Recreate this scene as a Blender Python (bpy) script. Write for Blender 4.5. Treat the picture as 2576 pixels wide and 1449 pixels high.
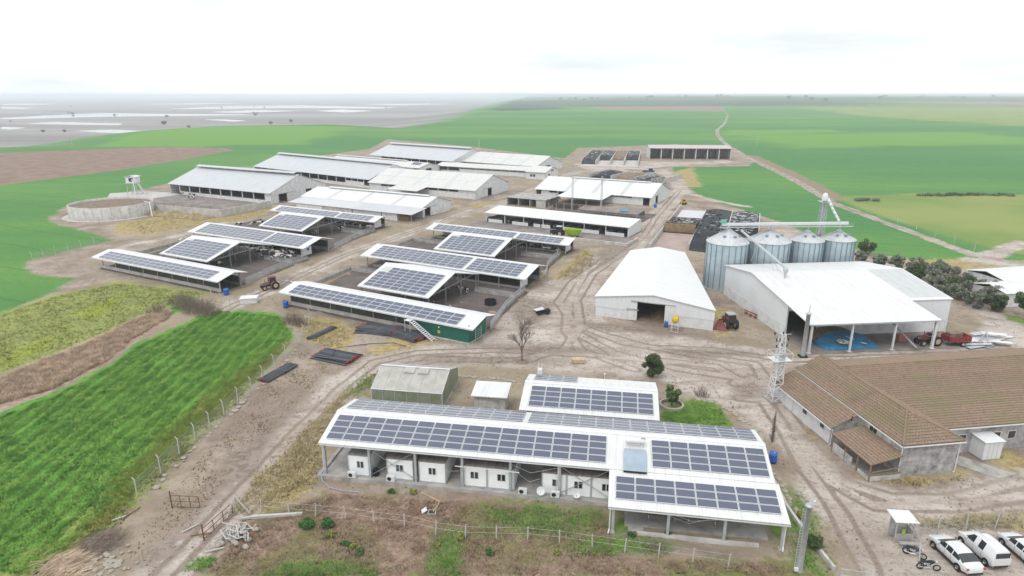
import bpy, math, random
import numpy as np
from mathutils import Vector, Matrix
for o in list(bpy.data.objects): bpy.data.objects.remove(o)
random.seed(7); np.random.seed(7)
R = math.radians
scn = bpy.context.scene
COL = scn.collection
# ---------------------------------------------------------------- camera
CAM_H, FOC, HOR = 38.0, 1600.0, 238.0          # survey camera: focal length and horizon row of a 2576 px wide frame
PIT = math.atan((724.5-HOR)/FOC)
cd = bpy.data.cameras.new('camera'); cam = bpy.data.objects.new('camera', cd); COL.objects.link(cam)
cam.location = (0, 0, CAM_H); cam.rotation_euler = (math.pi/2-PIT, 0, 0)
cd.sensor_width = 36; cd.lens = 36*FOC/2576; cd.clip_start = .5; cd.clip_end = 80000
scn.camera = cam
# ---------------------------------------------------------------- sky, sun, exposure
SUN_EL, SUN_AZ = R(58), R(215)                  # azimuth clockwise from +Y
w = bpy.data.worlds.new('World'); scn.world = w; w.use_nodes = True
nt = w.node_tree; nt.nodes.clear()
wo = nt.nodes.new('ShaderNodeOutputWorld'); bg = nt.nodes.new('ShaderNodeBackground'); bg2 = nt.nodes.new('ShaderNodeBackground'); mx = nt.nodes.new('ShaderNodeMixShader')
sky = nt.nodes.new('ShaderNodeTexSky'); sky.sky_type = 'NISHITA'; sky.sun_disc = False
sky.sun_elevation = SUN_EL; sky.sun_rotation = SUN_AZ; sky.air_density = 1.5; sky.dust_density = 3
tc = nt.nodes.new('ShaderNodeTexCoord'); mp = nt.nodes.new('ShaderNodeMapping'); mp.inputs['Scale'].default_value = (1.1, 1.1, 7.0); mp.inputs['Location'].default_value = (-.381, .225, -.237)
nz = nt.nodes.new('ShaderNodeTexNoise'); nz.inputs['Scale'].default_value = 1.7; nz.inputs['Detail'].default_value = 7; nz.inputs['Roughness'].default_value = .55
cr = nt.nodes.new('ShaderNodeValToRGB')
cr.color_ramp.elements[0].position = .34; cr.color_ramp.elements[0].color = (.63, .68, .705, 1)
cr.color_ramp.elements[1].position = .60; cr.color_ramp.elements[1].color = (1.0, 1.0, 1.0, 1)
nt.links.new(tc.outputs['Generated'], mp.inputs[0]); nt.links.new(mp.outputs[0], nz.inputs['Vector']); nt.links.new(nz.outputs['Fac'], cr.inputs[0])
nt.links.new(sky.outputs[0], bg.inputs['Color']); bg.inputs['Strength'].default_value = .1
nt.links.new(cr.outputs[0], bg2.inputs['Color']); bg2.inputs['Strength'].default_value = 1.06   # the cloud deck
mx.inputs[0].default_value = .93
nt.links.new(bg.outputs[0], mx.inputs[1]); nt.links.new(bg2.outputs[0], mx.inputs[2]); nt.links.new(mx.outputs[0], wo.inputs[0])
sd = bpy.data.lights.new('sun', 'SUN'); sd.energy = 1.1; sd.angle = R(25); sd.color = (1, .97, .93)
so = bpy.data.objects.new('sun', sd); COL.objects.link(so); so.location = (0, 0, 200)
so.rotation_euler = (math.pi/2-SUN_EL, 0, math.pi-SUN_AZ+0.0)
vs = scn.view_settings; vs.view_transform = 'Standard'; vs.look = 'None'; vs.gamma = 1; vs.exposure = .45; vs.use_curve_mapping = False
scn.cycles.max_bounces = 6; scn.cycles.diffuse_bounces = 2; scn.cycles.volume_bounces = 2; scn.cycles.transparent_max_bounces = 12

# ---------------------------------------------------------------- survey helper: plan position of a surveyed sight line at height z
def G(x, y, z=0.0):
    a = (x-1288)/FOC; b = (724.5-y)/FOC
    dy = math.cos(PIT)+b*math.sin(PIT); dz = -math.sin(PIT)+b*math.cos(PIT)
    t = (z-CAM_H)/dz
    return (a*t, dy*t)
# ---------------------------------------------------------------- materials
MATS = {}
class NT:
    def __init__(s, name):
        s.m = bpy.data.materials.new(name); s.m.use_nodes = True; s.t = s.m.node_tree
        s.b = s.t.nodes['Principled BSDF']; MATS[name] = s.m
        s.obj = None
    def n(s, typ, **kw):
        nd = s.t.nodes.new('ShaderNode'+typ)
        for k, v in kw.items(): setattr(nd, k, v)
        return nd
    def l(s, a, b): s.t.links.new(a, b)
    def co(s):
        if s.obj is None: s.obj = s.n('TexCoord')
        return s.obj.outputs['Object']
    def noise(s, scale, detail=4, rough=.55, vec=None, sc3=None):
        v = vec or s.co()
        if sc3:
            m = s.n('Mapping'); m.inputs['Scale'].default_value = sc3; s.l(v, m.inputs[0]); v = m.outputs[0]
        q = s.n('TexNoise'); q.inputs['Scale'].default_value = scale; q.inputs['Detail'].default_value = detail; q.inputs['Roughness'].default_value = rough
        s.l(v, q.inputs['Vector']); return q.outputs['Fac']
    def mr(s, val, a, b, c=0, d=1, smooth=True):
        q = s.n('MapRange'); q.interpolation_type = 'SMOOTHSTEP' if smooth else 'LINEAR'
        s.l(val, q.inputs['Value'])
        for i, x in zip(('From Min', 'From Max', 'To Min', 'To Max'), (a, b, c, d)): q.inputs[i].default_value = x
        return q.outputs['Result']
    def math(s, op, a, b):
        q = s.n('Math', operation=op)
        for i, x in enumerate((a, b)):
            if isinstance(x, (int, float)): q.inputs[i].default_value = x
            else: s.l(x, q.inputs[i])
        return q.outputs[0]
    def mix(s, f, a, b, mode='MIX'):
        q = s.n('Mix', data_type='RGBA', blend_type=mode)
        for i, x in ((0, f), (6, a), (7, b)):
            if isinstance(x, (int, float)): q.inputs[i].default_value = x
            elif isinstance(x, tuple): q.inputs[i].default_value = (*x, 1)
            else: s.l(x, q.inputs[i])
        return q.outputs[2]
    def bump(s, h, strength=.5, dist=.05):
        q = s.n('Bump'); q.inputs['Strength'].default_value = strength; q.inputs['Distance'].default_value = dist
        s.l(h, q.inputs['Height']); s.l(q.outputs[0], s.b.inputs['Normal'])
    def col(s, c):
        if isinstance(c, tuple): s.b.inputs['Base Color'].default_value = (*c, 1)
        else: s.l(c, s.b.inputs['Base Color'])
    def set(s, rough=.8, metal=0, spec=.3):
        s.b.inputs['Roughness'].default_value = rough; s.b.inputs['Metallic'].default_value = metal; s.b.inputs['Specular IOR Level'].default_value = spec
def mat(name, c, rough=.75, metal=0, var=.12, scale=1.5, dirt=None, damt=.5, dscale=.6, bump=0, bscale=8, spec=.3, rand=0):
    k = NT(name); k.set(rough, metal, spec)
    lo = tuple(max(0, x*(1-var)) for x in c); hi = tuple(min(1, x*(1+var)) for x in c)
    f = k.noise(scale, 5)
    o = k.mix(k.mr(f, .3, .7), lo, hi)
    if dirt:
        d = k.noise(dscale, 7, .65); o = k.mix(k.mr(d, .62-.3*damt, .72, 0, min(1, damt*1.2)), o, dirt)
    if rand:
        oi = k.n('ObjectInfo'); o = k.mix(k.mr(oi.outputs['Random'], 0, 1, 0, rand, False), o, tuple(x*.45 for x in c))
    k.col(o)
    if bump: k.bump(k.noise(bscale, 4), bump)
    return k.m
def sheet(name, c, dirt, damt=.3, rib=.33, axis='x', rough=.5, metal=0.0, ribamt=.12):
    """profiled metal sheet: ribs run up the slope, weather streaks follow them"""
    k = NT(name); k.set(rough, metal, .4)
    sx = k.n('SeparateXYZ'); k.l(k.co(), sx.inputs[0])
    a = sx.outputs['X' if axis == 'x' else 'Y']
    tri = k.math('PINGPONG', a, rib/2)
    h = k.mr(tri, rib*.32, rib*.42)
    st = k.noise(1.0, 6, .6, sc3=(2.2, .25, .25) if axis == 'x' else (.25, 2.2, .25))
    o = k.mix(k.mr(st, .4, .75), c, dirt)
    o = k.mix(damt, c, o)
    k.col(o); k.bump(h, .7, .03)
    return k.m
# ---------------------------------------------------------------- mesh helpers
class MB:
    def __init__(s): s.v = []; s.f = []; s.mi = []; s.cur = 0
    def add(s, vs, fs):
        b = len(s.v); s.v += [tuple(q) for q in vs]
        for f in fs: s.f.append(tuple(b+i for i in f)); s.mi.append(s.cur)
    def box(s, x0, x1, y0, y1, z0, z1):
        s.add([(x0,y0,z0),(x1,y0,z0),(x1,y1,z0),(x0,y1,z0),(x0,y0,z1),(x1,y0,z1),(x1,y1,z1),(x0,y1,z1)],
              [(3,2,1,0),(4,5,6,7),(0,1,5,4),(1,2,6,5),(2,3,7,6),(3,0,4,7)]); return s
    def cbox(s, c, d, rz=0, rx=0, ry=0):
        M = Matrix.Translation(c) @ Matrix.Rotation(rz,4,'Z') @ Matrix.Rotation(ry,4,'Y') @ Matrix.Rotation(rx,4,'X')
        a, b, e = d[0]/2, d[1]/2, d[2]/2
        s.add([M @ Vector(q) for q in ((-a,-b,-e),(a,-b,-e),(a,b,-e),(-a,b,-e),(-a,-b,e),(a,-b,e),(a,b,e),(-a,b,e))],
              [(3,2,1,0),(4,5,6,7),(0,1,5,4),(1,2,6,5),(2,3,7,6),(3,0,4,7)]); return s
    def bar(s, p, q, w, h=None, up=(0,0,1)):
        h = h or w; p = Vector(p); q = Vector(q); d = (q-p).normalized(); u = Vector(up)
        if abs(d.dot(u)) > .98: u = Vector((1,0,0))
        a = d.cross(u).normalized()*w/2; b = a.cross(d).normalized()*h/2
        s.add([p-a-b,p+a-b,p+a+b,p-a+b,q-a-b,q+a-b,q+a+b,q-a+b], [(0,1,2,3),(7,6,5,4),(1,0,4,5),(2,1,5,6),(3,2,6,7),(0,3,7,4)]); return s
    def tube(s, pts, r, n=8, cap=True):
        pts = [Vector(q) for q in pts]; rs = r if isinstance(r, (list, tuple)) else [r]*len(pts)
        b = len(s.v); prev = None
        for i, q in enumerate(pts):
            d = (pts[min(i+1, len(pts)-1)]-pts[max(i-1, 0)]).normalized()
            if prev is None:
                u = Vector((0,0,1)) if abs(d.z) < .9 else Vector((1,0,0)); a = d.cross(u).normalized()
            else: a = (prev-d*prev.dot(d)).normalized()
            prev = a; c = d.cross(a)
            for k in range(n):
                t = 2*math.pi*k/n; s.v.append(tuple(q+(a*math.cos(t)+c*math.sin(t))*rs[i]))
        for i in range(len(pts)-1):
            for k in range(n):
                k2 = (k+1) % n; s.f.append((b+i*n+k, b+i*n+k2, b+(i+1)*n+k2, b+(i+1)*n+k)); s.mi.append(s.cur)
        if cap:
            s.f.append(tuple(b+k for k in reversed(range(n)))); s.mi.append(s.cur)
            e = b+(len(pts)-1)*n; s.f.append(tuple(e+k for k in range(n))); s.mi.append(s.cur)
        return s
    def lathe(s, prof, c=(0,0,0), n=16, a0=0, a1=2*math.pi, axis='z'):
        full = abs(a1-a0-2*math.pi) < 1e-6; m = n if full else n+1; b = len(s.v)
        for r_, z_ in prof:
            for k in range(m):
                t = a0+(a1-a0)*k/n; q = (r_*math.cos(t), r_*math.sin(t), z_)
                if axis == 'x': q = (q[2], q[0], q[1])
                if axis == 'y': q = (q[1], q[2], q[0])
                s.v.append((c[0]+q[0], c[1]+q[1], c[2]+q[2]))
        for i in range(len(prof)-1):
            for k in range(n):
                k2 = (k+1) % m; s.f.append((b+i*m+k, b+i*m+k2, b+(i+1)*m+k2, b+(i+1)*m+k)); s.mi.append(s.cur)
        return s
    def slab(s, a, b, c, d, t, under=False):
        """quad a,b,c,d (counter-clockwise seen from outside) thickened downwards by t"""
        a, b, c, d = map(Vector, (a, b, c, d)); n = (b-a).cross(d-a).normalized()*t
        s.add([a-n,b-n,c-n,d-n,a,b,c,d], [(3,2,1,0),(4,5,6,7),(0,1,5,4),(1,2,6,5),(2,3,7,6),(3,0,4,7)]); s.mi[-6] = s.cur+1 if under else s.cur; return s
    def prism(s, poly, z0, z1):
        n = len(poly); s.add([(x,y,z0) for x,y in poly]+[(x,y,z1) for x,y in poly],
            [tuple(reversed(range(n))), tuple(range(n, 2*n))]+[(i,(i+1)%n,n+(i+1)%n,n+i) for i in range(n)]); return s
    def wallpoly(s, pts, o, dx, dn, t):
        """polygon pts (u,z) in the vertical plane through o along dx, thickened along dn"""
        o = Vector((*o, 0)); dx = Vector((*dx, 0)); dn = Vector((*dn, 0))*t; n = len(pts)
        A = [o+dx*u+Vector((0,0,z)) for u, z in pts]
        s.add(A+[q+dn for q in A], [tuple(range(n)), tuple(reversed(range(n, 2*n)))]+[(i,n+i,n+(i+1)%n,(i+1)%n) for i in range(n)]); return s
    def mesh(s, name, mats, smooth=False):
        me = bpy.data.meshes.new(name); me.from_pydata(s.v, [], s.f)
        for m in (mats if isinstance(mats, (list, tuple)) else [mats]): me.materials.append(MATS[m] if isinstance(m, str) else m)
        if isinstance(mats, (list, tuple)) and len(mats) > 1: me.polygons.foreach_set('material_index', s.mi)
        if smooth: me.shade_smooth()
        me.update(); return me
    def build(s, name, mats, parent=None, smooth=False): return link(name, s.mesh(name, mats, smooth), parent)
def link(name, me, parent=None, loc=None, rot=None, sca=None):
    o = bpy.data.objects.new(name, me); COL.objects.link(o); o.parent = parent
    if loc is not None: o.location = loc
    if rot is not None: o.rotation_euler = rot
    if sca is not None: o.scale = sca
    return o
def tag(o, label=None, cat=None, group=None, kind=None):
    for k, v in (('label', label), ('category', cat), ('group', group), ('kind', kind)):
        if v: o[k] = v
    return o
def thing(name, label, cat, loc, rz=0, group=None):
    o = bpy.data.objects.new(name, None); COL.objects.link(o); o.empty_display_size = .5
    o.location = loc if len(loc) == 3 else (*loc, 0); o.rotation_euler = (0, 0, rz)
    return tag(o, label, cat, group)
def kids(o): return KID.get(o.name, [])
def copy_tree(o, parent=None, kmap=None):
    c = o.copy(); COL.objects.link(c); c.parent = parent
    for ch in kmap[o]: copy_tree(ch, c, kmap)
    return c
def childmap(root):
    m = {}
    allo = list(COL.objects)
    by = {}
    for q in allo:
        if q.parent: by.setdefault(q.parent, []).append(q)
    st = [root]
    while st:
        q = st.pop(); m[q] = by.get(q, []); st += m[q]
    return m
def rng(a, b): return random.uniform(a, b)
# ---------------------------------------------------------------- terrain
def W(pts, z=0): return np.array([G(x, y, z) for x, y in pts])
def sdf(P, poly):
    """signed distance, positive inside"""
    d2 = np.full(len(P), 1e18); ins = np.zeros(len(P), bool); n = len(poly)
    for i in range(n):
        a, b = poly[i], poly[(i+1) % n]; e = b-a; q = P-a
        t = np.clip((q@e)/max(e@e, 1e-9), 0, 1); dd = q-t[:, None]*e; d2 = np.minimum(d2, (dd*dd).sum(1))
        c = ((a[1] > P[:, 1]) != (b[1] > P[:, 1]))
        with np.errstate(divide='ignore', invalid='ignore'):
            xx = (b[0]-a[0])*(P[:, 1]-a[1])/(b[1]-a[1])+a[0]
        ins ^= c & (P[:, 0] < xx)
    d = np.sqrt(d2); return np.where(ins, d, -d)
def pdist(P, line):
    d2 = np.full(len(P), 1e18)
    for a, b in zip(line[:-1], line[1:]):
        e = b-a; q = P-a; t = np.clip((q@e)/max(e@e, 1e-9), 0, 1); dd = q-t[:, None]*e; d2 = np.minimum(d2, (dd*dd).sum(1))
    return np.sqrt(d2)
def steps(lim, s0, k):
    out = [0.0]
    while out[-1] < lim: out.append(out[-1]+max(s0, k*out[-1]))
    return np.array(out)
xp = steps(26000, .5, .0125); xs = np.concatenate([-xp[:0:-1], xp])
ys = np.concatenate([[-160, -90, -40, -5, 15], 30+np.concatenate([[0], steps(26000, .42, .0085)[1:]])])
XX, YY = np.meshgrid(xs, ys); P = np.stack([XX.ravel(), YY.ravel()], 1)
keep_x = P[:, 0]; keep_y = P[:, 1]
LOWZ = -22.0
crest = W([(-900, 392), (0, 374), (240, 368), (400, 338), (560, 318), (820, 314), (1050, 327), (1180, 300), (1240, 270), (1300, 252), (1330, 245)])
lowpoly = np.vstack([crest, [[2000, 60000], [-60000, 60000], [-60000, crest[0][1]]]])
dlow = sdf(P, lowpoly)
def sst(a, b, x):
    t = np.clip((x-a)/(b-a), 0, 1); return t*t*(3-2*t)
def wob(x, y, s, ph=0): return np.sin(x/s+ph)*np.cos(y/(s*1.3)+ph*2)+.5*np.sin((x+y)/(s*.6)+ph*3)
zlow = LOWZ*sst(-30, 260, dlow)
rr = np.sqrt(keep_x**2+keep_y**2)
ridge = 21*sst(900, 4200, keep_y)*sst(0, 1500, -dlow)*(1+.10*wob(keep_x, keep_y, 700))
und = sst(520, 1100, keep_y)*(1-sst(0, 200, dlow))*(2.6*wob(keep_x, keep_y, 260, 1.1)+3.0*wob(keep_x, keep_y, 520, .3))
hill = 5.0*np.exp(-(((keep_x+330)/170)**2+((keep_y-640)/130)**2))
farm = (1-sst(150, 260, rr-150))
rough = -.05-.05*(wob(keep_x, keep_y, 1.7, .4)+wob(keep_x, keep_y, .83, 2.0)*.6)*farm
ZZ = zlow+ridge+und+hill+rough
ATT = {}
def zone(name, pts, soft=1.0, z=0, world=False):
    poly = np.array(pts, float) if world else W(pts, z)
    if name in ('dry', 'lawn', 'mud'): soft = max(soft, .010*float(np.linalg.norm(poly.mean(0))))
    lo = poly.min(0)-soft*6; hi = poly.max(0)+soft*6
    m = (P[:, 0] > lo[0]) & (P[:, 0] < hi[0]) & (P[:, 1] > lo[1]) & (P[:, 1] < hi[1])
    a = ATT.setdefault(name, np.full(len(P), -5.0))
    if m.any(): a[m] = np.maximum(a[m], np.clip(sdf(P[m], poly)/soft, -5, 5))
def track(name, pts, wid, soft=.7, z=0):
    line = W(pts, z); lo = line.min(0)-wid-soft*6; hi = line.max(0)+wid+soft*6
    m = (P[:, 0] > lo[0]) & (P[:, 0] < hi[0]) & (P[:, 1] > lo[1]) & (P[:, 1] < hi[1])
    a = ATT.setdefault(name, np.full(len(P), -5.0))
    if m.any(): a[m] = np.maximum(a[m], np.clip((wid/2-pdist(P[m], line))/soft, -5, 5))
# the whole farm area; everything outside is sown green
FARM = [(-400, 1700), (-300, 1040), (0, 790), (110, 745), (190, 700), (80, 690), (62, 657), (285, 603), (120, 555), (160, 520), (330, 480), (420, 462), (500, 418), (640, 420), (780, 395), (930, 375),
        (975, 352), (1180, 368), (1420, 398), (1455, 372), (1620, 366), (1700, 362), (1850, 372), (1900, 405), (1880, 418), (1690, 420), (1702, 445), (1760, 492), (1950, 555), (2080, 605), (2200, 640), (2330, 655), (2440, 662), (2500, 652), (2576, 660), (2900, 700), (3600, 900), (3600, 1800), (1288, 2300)]
zone('farm', FARM, 2.2)
# near crop field with its grassy verge, and the far-left one
zone('crop', [(-300, 1600), (-200, 1130), (0, 1037), (130, 988), (280, 912), (335, 865), (480, 805), (545, 772), (700, 788), (737, 838), (742, 852), (690, 905), (600, 990), (490, 1095), (400, 1190), (335, 1265), (270, 1325), (130, 1470), (0, 1600)], 1.1)
zone('verge', [(0, 1449), (160, 1300), (290, 1185), (370, 1110), (470, 1025), (585, 935), (690, 870), (740, 850), (690, 905), (600, 995), (490, 1100), (400, 1195), (335, 1268), (270, 1330), (130, 1475), (0, 1600), (-180, 1600)], 2.2)
zone('reed', [(-300, 1130), (0, 1032), (130, 985), (280, 908), (335, 860), (425, 802), (440, 768), (345, 798), (280, 830), (200, 868), (100, 905), (0, 948), (-300, 1020)], .9)
zone('olive', [(-300, 1000), (0, 945), (120, 900), (330, 812), (430, 765), (520, 735), (300, 706), (150, 738), (0, 785), (-300, 850)], 2.0)
zone('yellowg', [(200, 790), (250, 760), (330, 735), (300, 760), (230, 800)], 1.3); zone('yellowg', [(0, 905), (110, 850), (170, 830), (110, 880), (0, 930)], 1.6)
zone('crop', [(430, 760), (500, 745), (480, 775), (400, 800)], 1.0)
# field E1 is sown; grazed olive field beyond the right-hand track
zone('grazed', [(2110, 492), (2300, 486), (2700, 492), (3200, 520), (3200, 700), (2576, 640), (2500, 628), (2330, 580), (2200, 538), (2110, 502)], 4)
zone('grazed', [(1990, 268), (2240, 262), (2700, 262), (2700, 320), (2300, 300)], 60)
zone('pale', [(1820, 325), (2100, 322), (2130, 330), (1830, 340)], 14); zone('pale', [(300, 352), (560, 322), (900, 322), (760, 365), (470, 372), (250, 372)], 20)
zone('pale', [(1850, 340), (2400, 330), (2700, 352), (2500, 362), (2000, 372)], 30)
zone('plow', [(-600, 520), (0, 466), (300, 428), (590, 379), (560, 374), (400, 373), (0, 386), (-600, 400)], 3)
zone('plow', [(1480, 268), (1815, 265), (1820, 279), (1700, 276), (1520, 276)], 16); zone('plow', [(2300, 262), (2576, 258), (2700, 262), (2576, 274)], 30)
zone('strip', [(1860, 388), (1905, 392), (2000, 432), (2110, 488), (2125, 500), (2095, 505), (2000, 458), (1905, 410)], 1.5)
zone('wood', [(1232, 272), (1290, 262), (1400, 266), (1440, 275), (1330, 280), (1240, 280)], 25)
a = ATT['wood']; a[:] = np.maximum(a, np.clip((keep_y-2300+400*wob(keep_x, keep_y, 500, .9))/350, -5, 5)*(dlow < 0)-5*(dlow >= 0)); a[:] = np.clip(a, -5, 1.0)
# lowland plain with standing water
a = ATT.setdefault('low', np.full(len(P), -5.0)); a[:] = np.clip((dlow-60)/60, -5, 5)
for q in ([(0, 297), (120, 290), (260, 284), (380, 286), (600, 287), (640, 289), (480, 291), (300, 293), (140, 297), (0, 300)], [(60, 311), (140, 306), (310, 311), (300, 315), (200, 314)],
          [(420, 274), (560, 267), (760, 265), (1000, 270), (960, 273), (700, 272), (560, 274)], [(-40, 263), (60, 260), (150, 261), (80, 265)], [(512, 301), (560, 300), (622, 303), (590, 306)],
          [(185, 329), (280, 326), (395, 331), (330, 336), (250, 333)], [(795, 279), (860, 275), (940, 279), (870, 283)], [(0, 268), (90, 271), (60, 274), (0, 273)], [(520, 282), (640, 277), (760, 279), (600, 284)], [(0, 318), (70, 321), (30, 327), (0, 325)], [(330, 262), (520, 259), (620, 260), (480, 263)], [(900, 262), (1060, 260), (1140, 262), (1000, 265)]):
    zone('wet', q, 9, LOWZ)
# bare tracks and yards
zone('bare', [(1010, 884), (1110, 868), (1215, 866), (1250, 800), (1345, 722), (1420, 695), (1500, 628), (1512, 650), (1478, 705), (1442, 790), (1500, 818), (1800, 858), (1900, 872), (2000, 903), (2300, 880), (2420, 850), (2500, 800), (2420, 770), (2450, 755), (2600, 830), (2700, 880), (2600, 905), (2300, 908), (1968, 922), (1962, 1010), (2010, 1040), (2060, 1140), (2110, 1200), (2260, 1235), (2420, 1215), (2576, 1175), (2760, 1150), (2760, 1300), (2576, 1285), (2330, 1305), (2600, 1340), (2760, 1400), (2760, 1600), (2250, 1600), (2180, 1449), (2090, 1350), (2010, 1220), (1935, 1085), (1850, 1030), (1745, 995), (1690, 962), (1600, 945), (1450, 932), (1300, 925), (1150, 918), (1010, 912)], 1.3)
track('bare', [(300, 1560), (480, 1375), (600, 1245), (690, 1150), (770, 1065), (860, 975), (940, 912), (1050, 886)], 5.6, 1.2)
track('bare', [(560, 780), (640, 745), (740, 700), (860, 645), (940, 615), (1010, 592), (1080, 568), (1180, 535), (1260, 512), (1330, 483), (1390, 455), (1450, 432), (1540, 425), (1640, 440)], 5.0, 1.0)
track('bare', [(1470, 800), (1455, 745), (1500, 680), (1580, 625), (1622, 590), (1650, 545), (1690, 500), (1715, 478), (1700, 452), (1660, 428), (1600, 424)], 7.0, 1.3)
track('bare', [(1715, 482), (1800, 505), (1880, 520)], 3.5, 1.0)
track('bare', [(250, 640), (330, 615), (420, 600), (500, 577), (560, 560)], 3.0, .8)
track('bare', [(2450, 655), (2576, 672), (2800, 720)], 6, 1.2); track('bare', [(1980, 585), (2100, 640), (2300, 690), (2480, 720), (2800, 800)], 9, 1.5)
zone('bare', [(1480, 428), (1440, 412), (1470, 408), (1620, 405), (1740, 408), (1830, 402), (1850, 408), (1760, 414), (1640, 422)], 2)
FARTRK = [(1905, 246), (1860, 262), (1818, 272), (1831, 290), (1824, 305), (1804, 325), (1806, 340), (1820, 357), (1848, 378), (1900, 405), (2005, 456), (2100, 512), (2200, 549), (2330, 597), (2450, 641), (2600, 670)]
track('bare', FARTRK, 3.4, .8)
track('bare', [(2576, 610), (2540, 622), (2500, 640), (2490, 650)], 5, 1)
# mud
zone('mud', [(1040, 905), (1110, 893), (1300, 895), (1420, 902), (1400, 918), (1200, 915), (1060, 912)], 1.4); zone('mud', [(1180, 868), (1330, 862), (1480, 872), (1560, 885), (1440, 892), (1260, 886)], 1.5); zone('mud', [(1640, 880), (1800, 872), (1900, 890), (1760, 905)], 1.6)
zone('mud', [(1830, 965), (1900, 955), (1930, 990), (1870, 1000)], 1.3); zone('mud', [(520, 1230), (640, 1110), (700, 1080), (670, 1150), (580, 1240)], 1.2); zone('mud', [(640, 720), (720, 690), (760, 700), (690, 730)], 1.0); zone('mud', [(1290, 740), (1400, 760), (1360, 820), (1280, 800)], 1.6)
zone('mud', [(440, 1330), (560, 1190), (660, 1080), (780, 960), (740, 1040), (640, 1150), (540, 1270), (470, 1360)], 1.6); zone('mud', [(330, 1420), (420, 1340), (470, 1345), (400, 1440)], 1.3); zone('mud', [(1500, 640), (1560, 610), (1600, 590), (1590, 620), (1520, 670)], 1.4); zone('lawn', [(545, 1275), (620, 1195), (690, 1120), (700, 1128), (630, 1210), (560, 1285)], .7)
zone('mud', [(1560, 1355), (1900, 1385), (1890, 1400), (1560, 1372)], .7)
zone('mud', [(1430, 800), (1500, 812), (1800, 842), (1790, 850), (1480, 828)], 1.0)
# dry straw grass, red-brown meadow, lawn
for q in ([(560, 1295), (650, 1190), (760, 1080), (860, 985), (950, 932), (940, 960), (880, 1000), (810, 1100), (800, 1215), (720, 1265), (620, 1300)], [(740, 800), (830, 800), (900, 830), (860, 880), (780, 860)], [(920, 880), (1000, 850), (1090, 862), (1040, 885), (940, 895)],
          [(1390, 700), (1470, 625), (1500, 640), (1500, 668), (1440, 712)], [(300, 560), (400, 545), (560, 530), (700, 520), (640, 550), (500, 570), (360, 590), (290, 585)], [(1790, 770), (1850, 780), (1850, 830), (1800, 850)],
          [(2210, 660), (2440, 650), (2576, 655), (2700, 690), (2576, 672), (2400, 672)], [(2160, 1195), (2300, 1225), (2420, 1195), (2440, 1170), (2380, 1200), (2240, 1200)], [(1960, 1010), (2060, 1100), (2040, 1110), (1975, 1050)], [(2370, 1100), (2560, 1140), (2700, 1160), (2560, 1190), (2420, 1130)],
          [(2290, 1305), (2576, 1290), (2760, 1310), (2760, 1340), (2500, 1335), (2320, 1330)], [(2040, 870), (2250, 872), (2300, 885), (2080, 892)], [(1600, 560), (1620, 545), (1590, 600), (1570, 615)], [(1680, 440), (1740, 420), (1760, 470), (1710, 470)], [(1180, 515), (1240, 505), (1200, 530)]):
    zone('dry', q, 1.2)
zone('red', [(430, 1600), (520, 1449), (640, 1300), (830, 1235), (1200, 1255), (1530, 1290), (1560, 1390), (1940, 1405), (2060, 1449), (2100, 1600), (1200, 1800)], 1.5)
for q in ([(1200, 1270), (1520, 1280), (1530, 1330), (1400, 1360), (1220, 1330)], [(640, 1449), (720, 1415), (900, 1410), (960, 1449), (900, 1500), (700, 1500)], [(1060, 1449), (1100, 1340), (1180, 1330), (1160, 1449), (1190, 1500)], [(470, 1410), (520, 1400), (530, 1435), (480, 1440)], [(1400, 1370), (1560, 1345), (1700, 1370), (1640, 1395), (1500, 1400)], [(2000, 1230), (2040, 1260), (2080, 1449), (2000, 1420), (1985, 1300)], [(850, 1000), (940, 935), (950, 950), (900, 995)], [(1560, 1440), (1700, 1420), (1900, 1449), (1800, 1500), (1560, 1490)]):
    zone('lawn', q, 1.5)
for q in ([(1662, 1062), (1672, 1030), (1740, 1004), (1800, 1005), (1850, 1078), (1760, 1070)], [(1545, 1300), (1600, 1300), (1600, 1330), (1545, 1345)], [(1925, 1310), (1990, 1330), (1960, 1370)], [(2440, 770), (2576, 800), (2800, 860), (2800, 900), (2560, 820)]):
    zone('lawn', q, .6); zone('lawnb', q, .6)
# wheel ruts: distance to the nearest driven line
rut = np.full(len(P), 5.0)
for ln in ([(300,1560),(480,1375),(600,1245),(690,1150),(770,1065),(860,975),(940,912),(1050,886),(1250,880),(1450,890),(1640,905),(1800,920),(1900,980),(1960,1060),(2030,1180),(2110,1290),(2180,1420),(2230,1560)],
           [(360,1560),(530,1375),(650,1250),(730,1160),(815,1070),(900,985),(980,925),(1100,905),(1300,905),(1420,880),(1460,820),(1450,755),(1490,690),(1580,628),(1622,590),(1650,545),(1690,500),(1710,478)],
           [(2576,1210),(2400,1255),(2250,1255),(2120,1210),(2050,1130),(1980,1040),(1930,960),(1900,915),(1700,885),(1560,860),(1440,810),(1405,760),(1440,710),(1520,650)],
           [(2576,1245),(2380,1275),(2200,1270),(2090,1210),(2000,1090)], [(1500,835),(1620,870),(1800,880),(1980,905),(2300,895),(2600,880)], [(1440,830),(1540,885),(1700,925),(1850,950),(1900,985)],
           [(560,780),(640,745),(740,700),(860,645),(1010,592),(1180,535),(1330,483),(1450,432)], [(1850,965),(1895,950),(1925,975),(1900,1005),(1860,1000)], [(1390,880),(1330,905),(1200,905),(1080,900)], [(1480,640),(1470,690),(1430,760),(1425,830),(1460,880),(1600,930)], FARTRK):
    L_ = W(ln); m_ = (P[:, 0] > L_[:, 0].min()-4) & (P[:, 0] < L_[:, 0].max()+4) & (P[:, 1] > L_[:, 1].min()-4) & (P[:, 1] < L_[:, 1].max()+4); rut[m_] = np.minimum(rut[m_], pdist(P[m_], L_))
ATT['rut'] = rut
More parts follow.
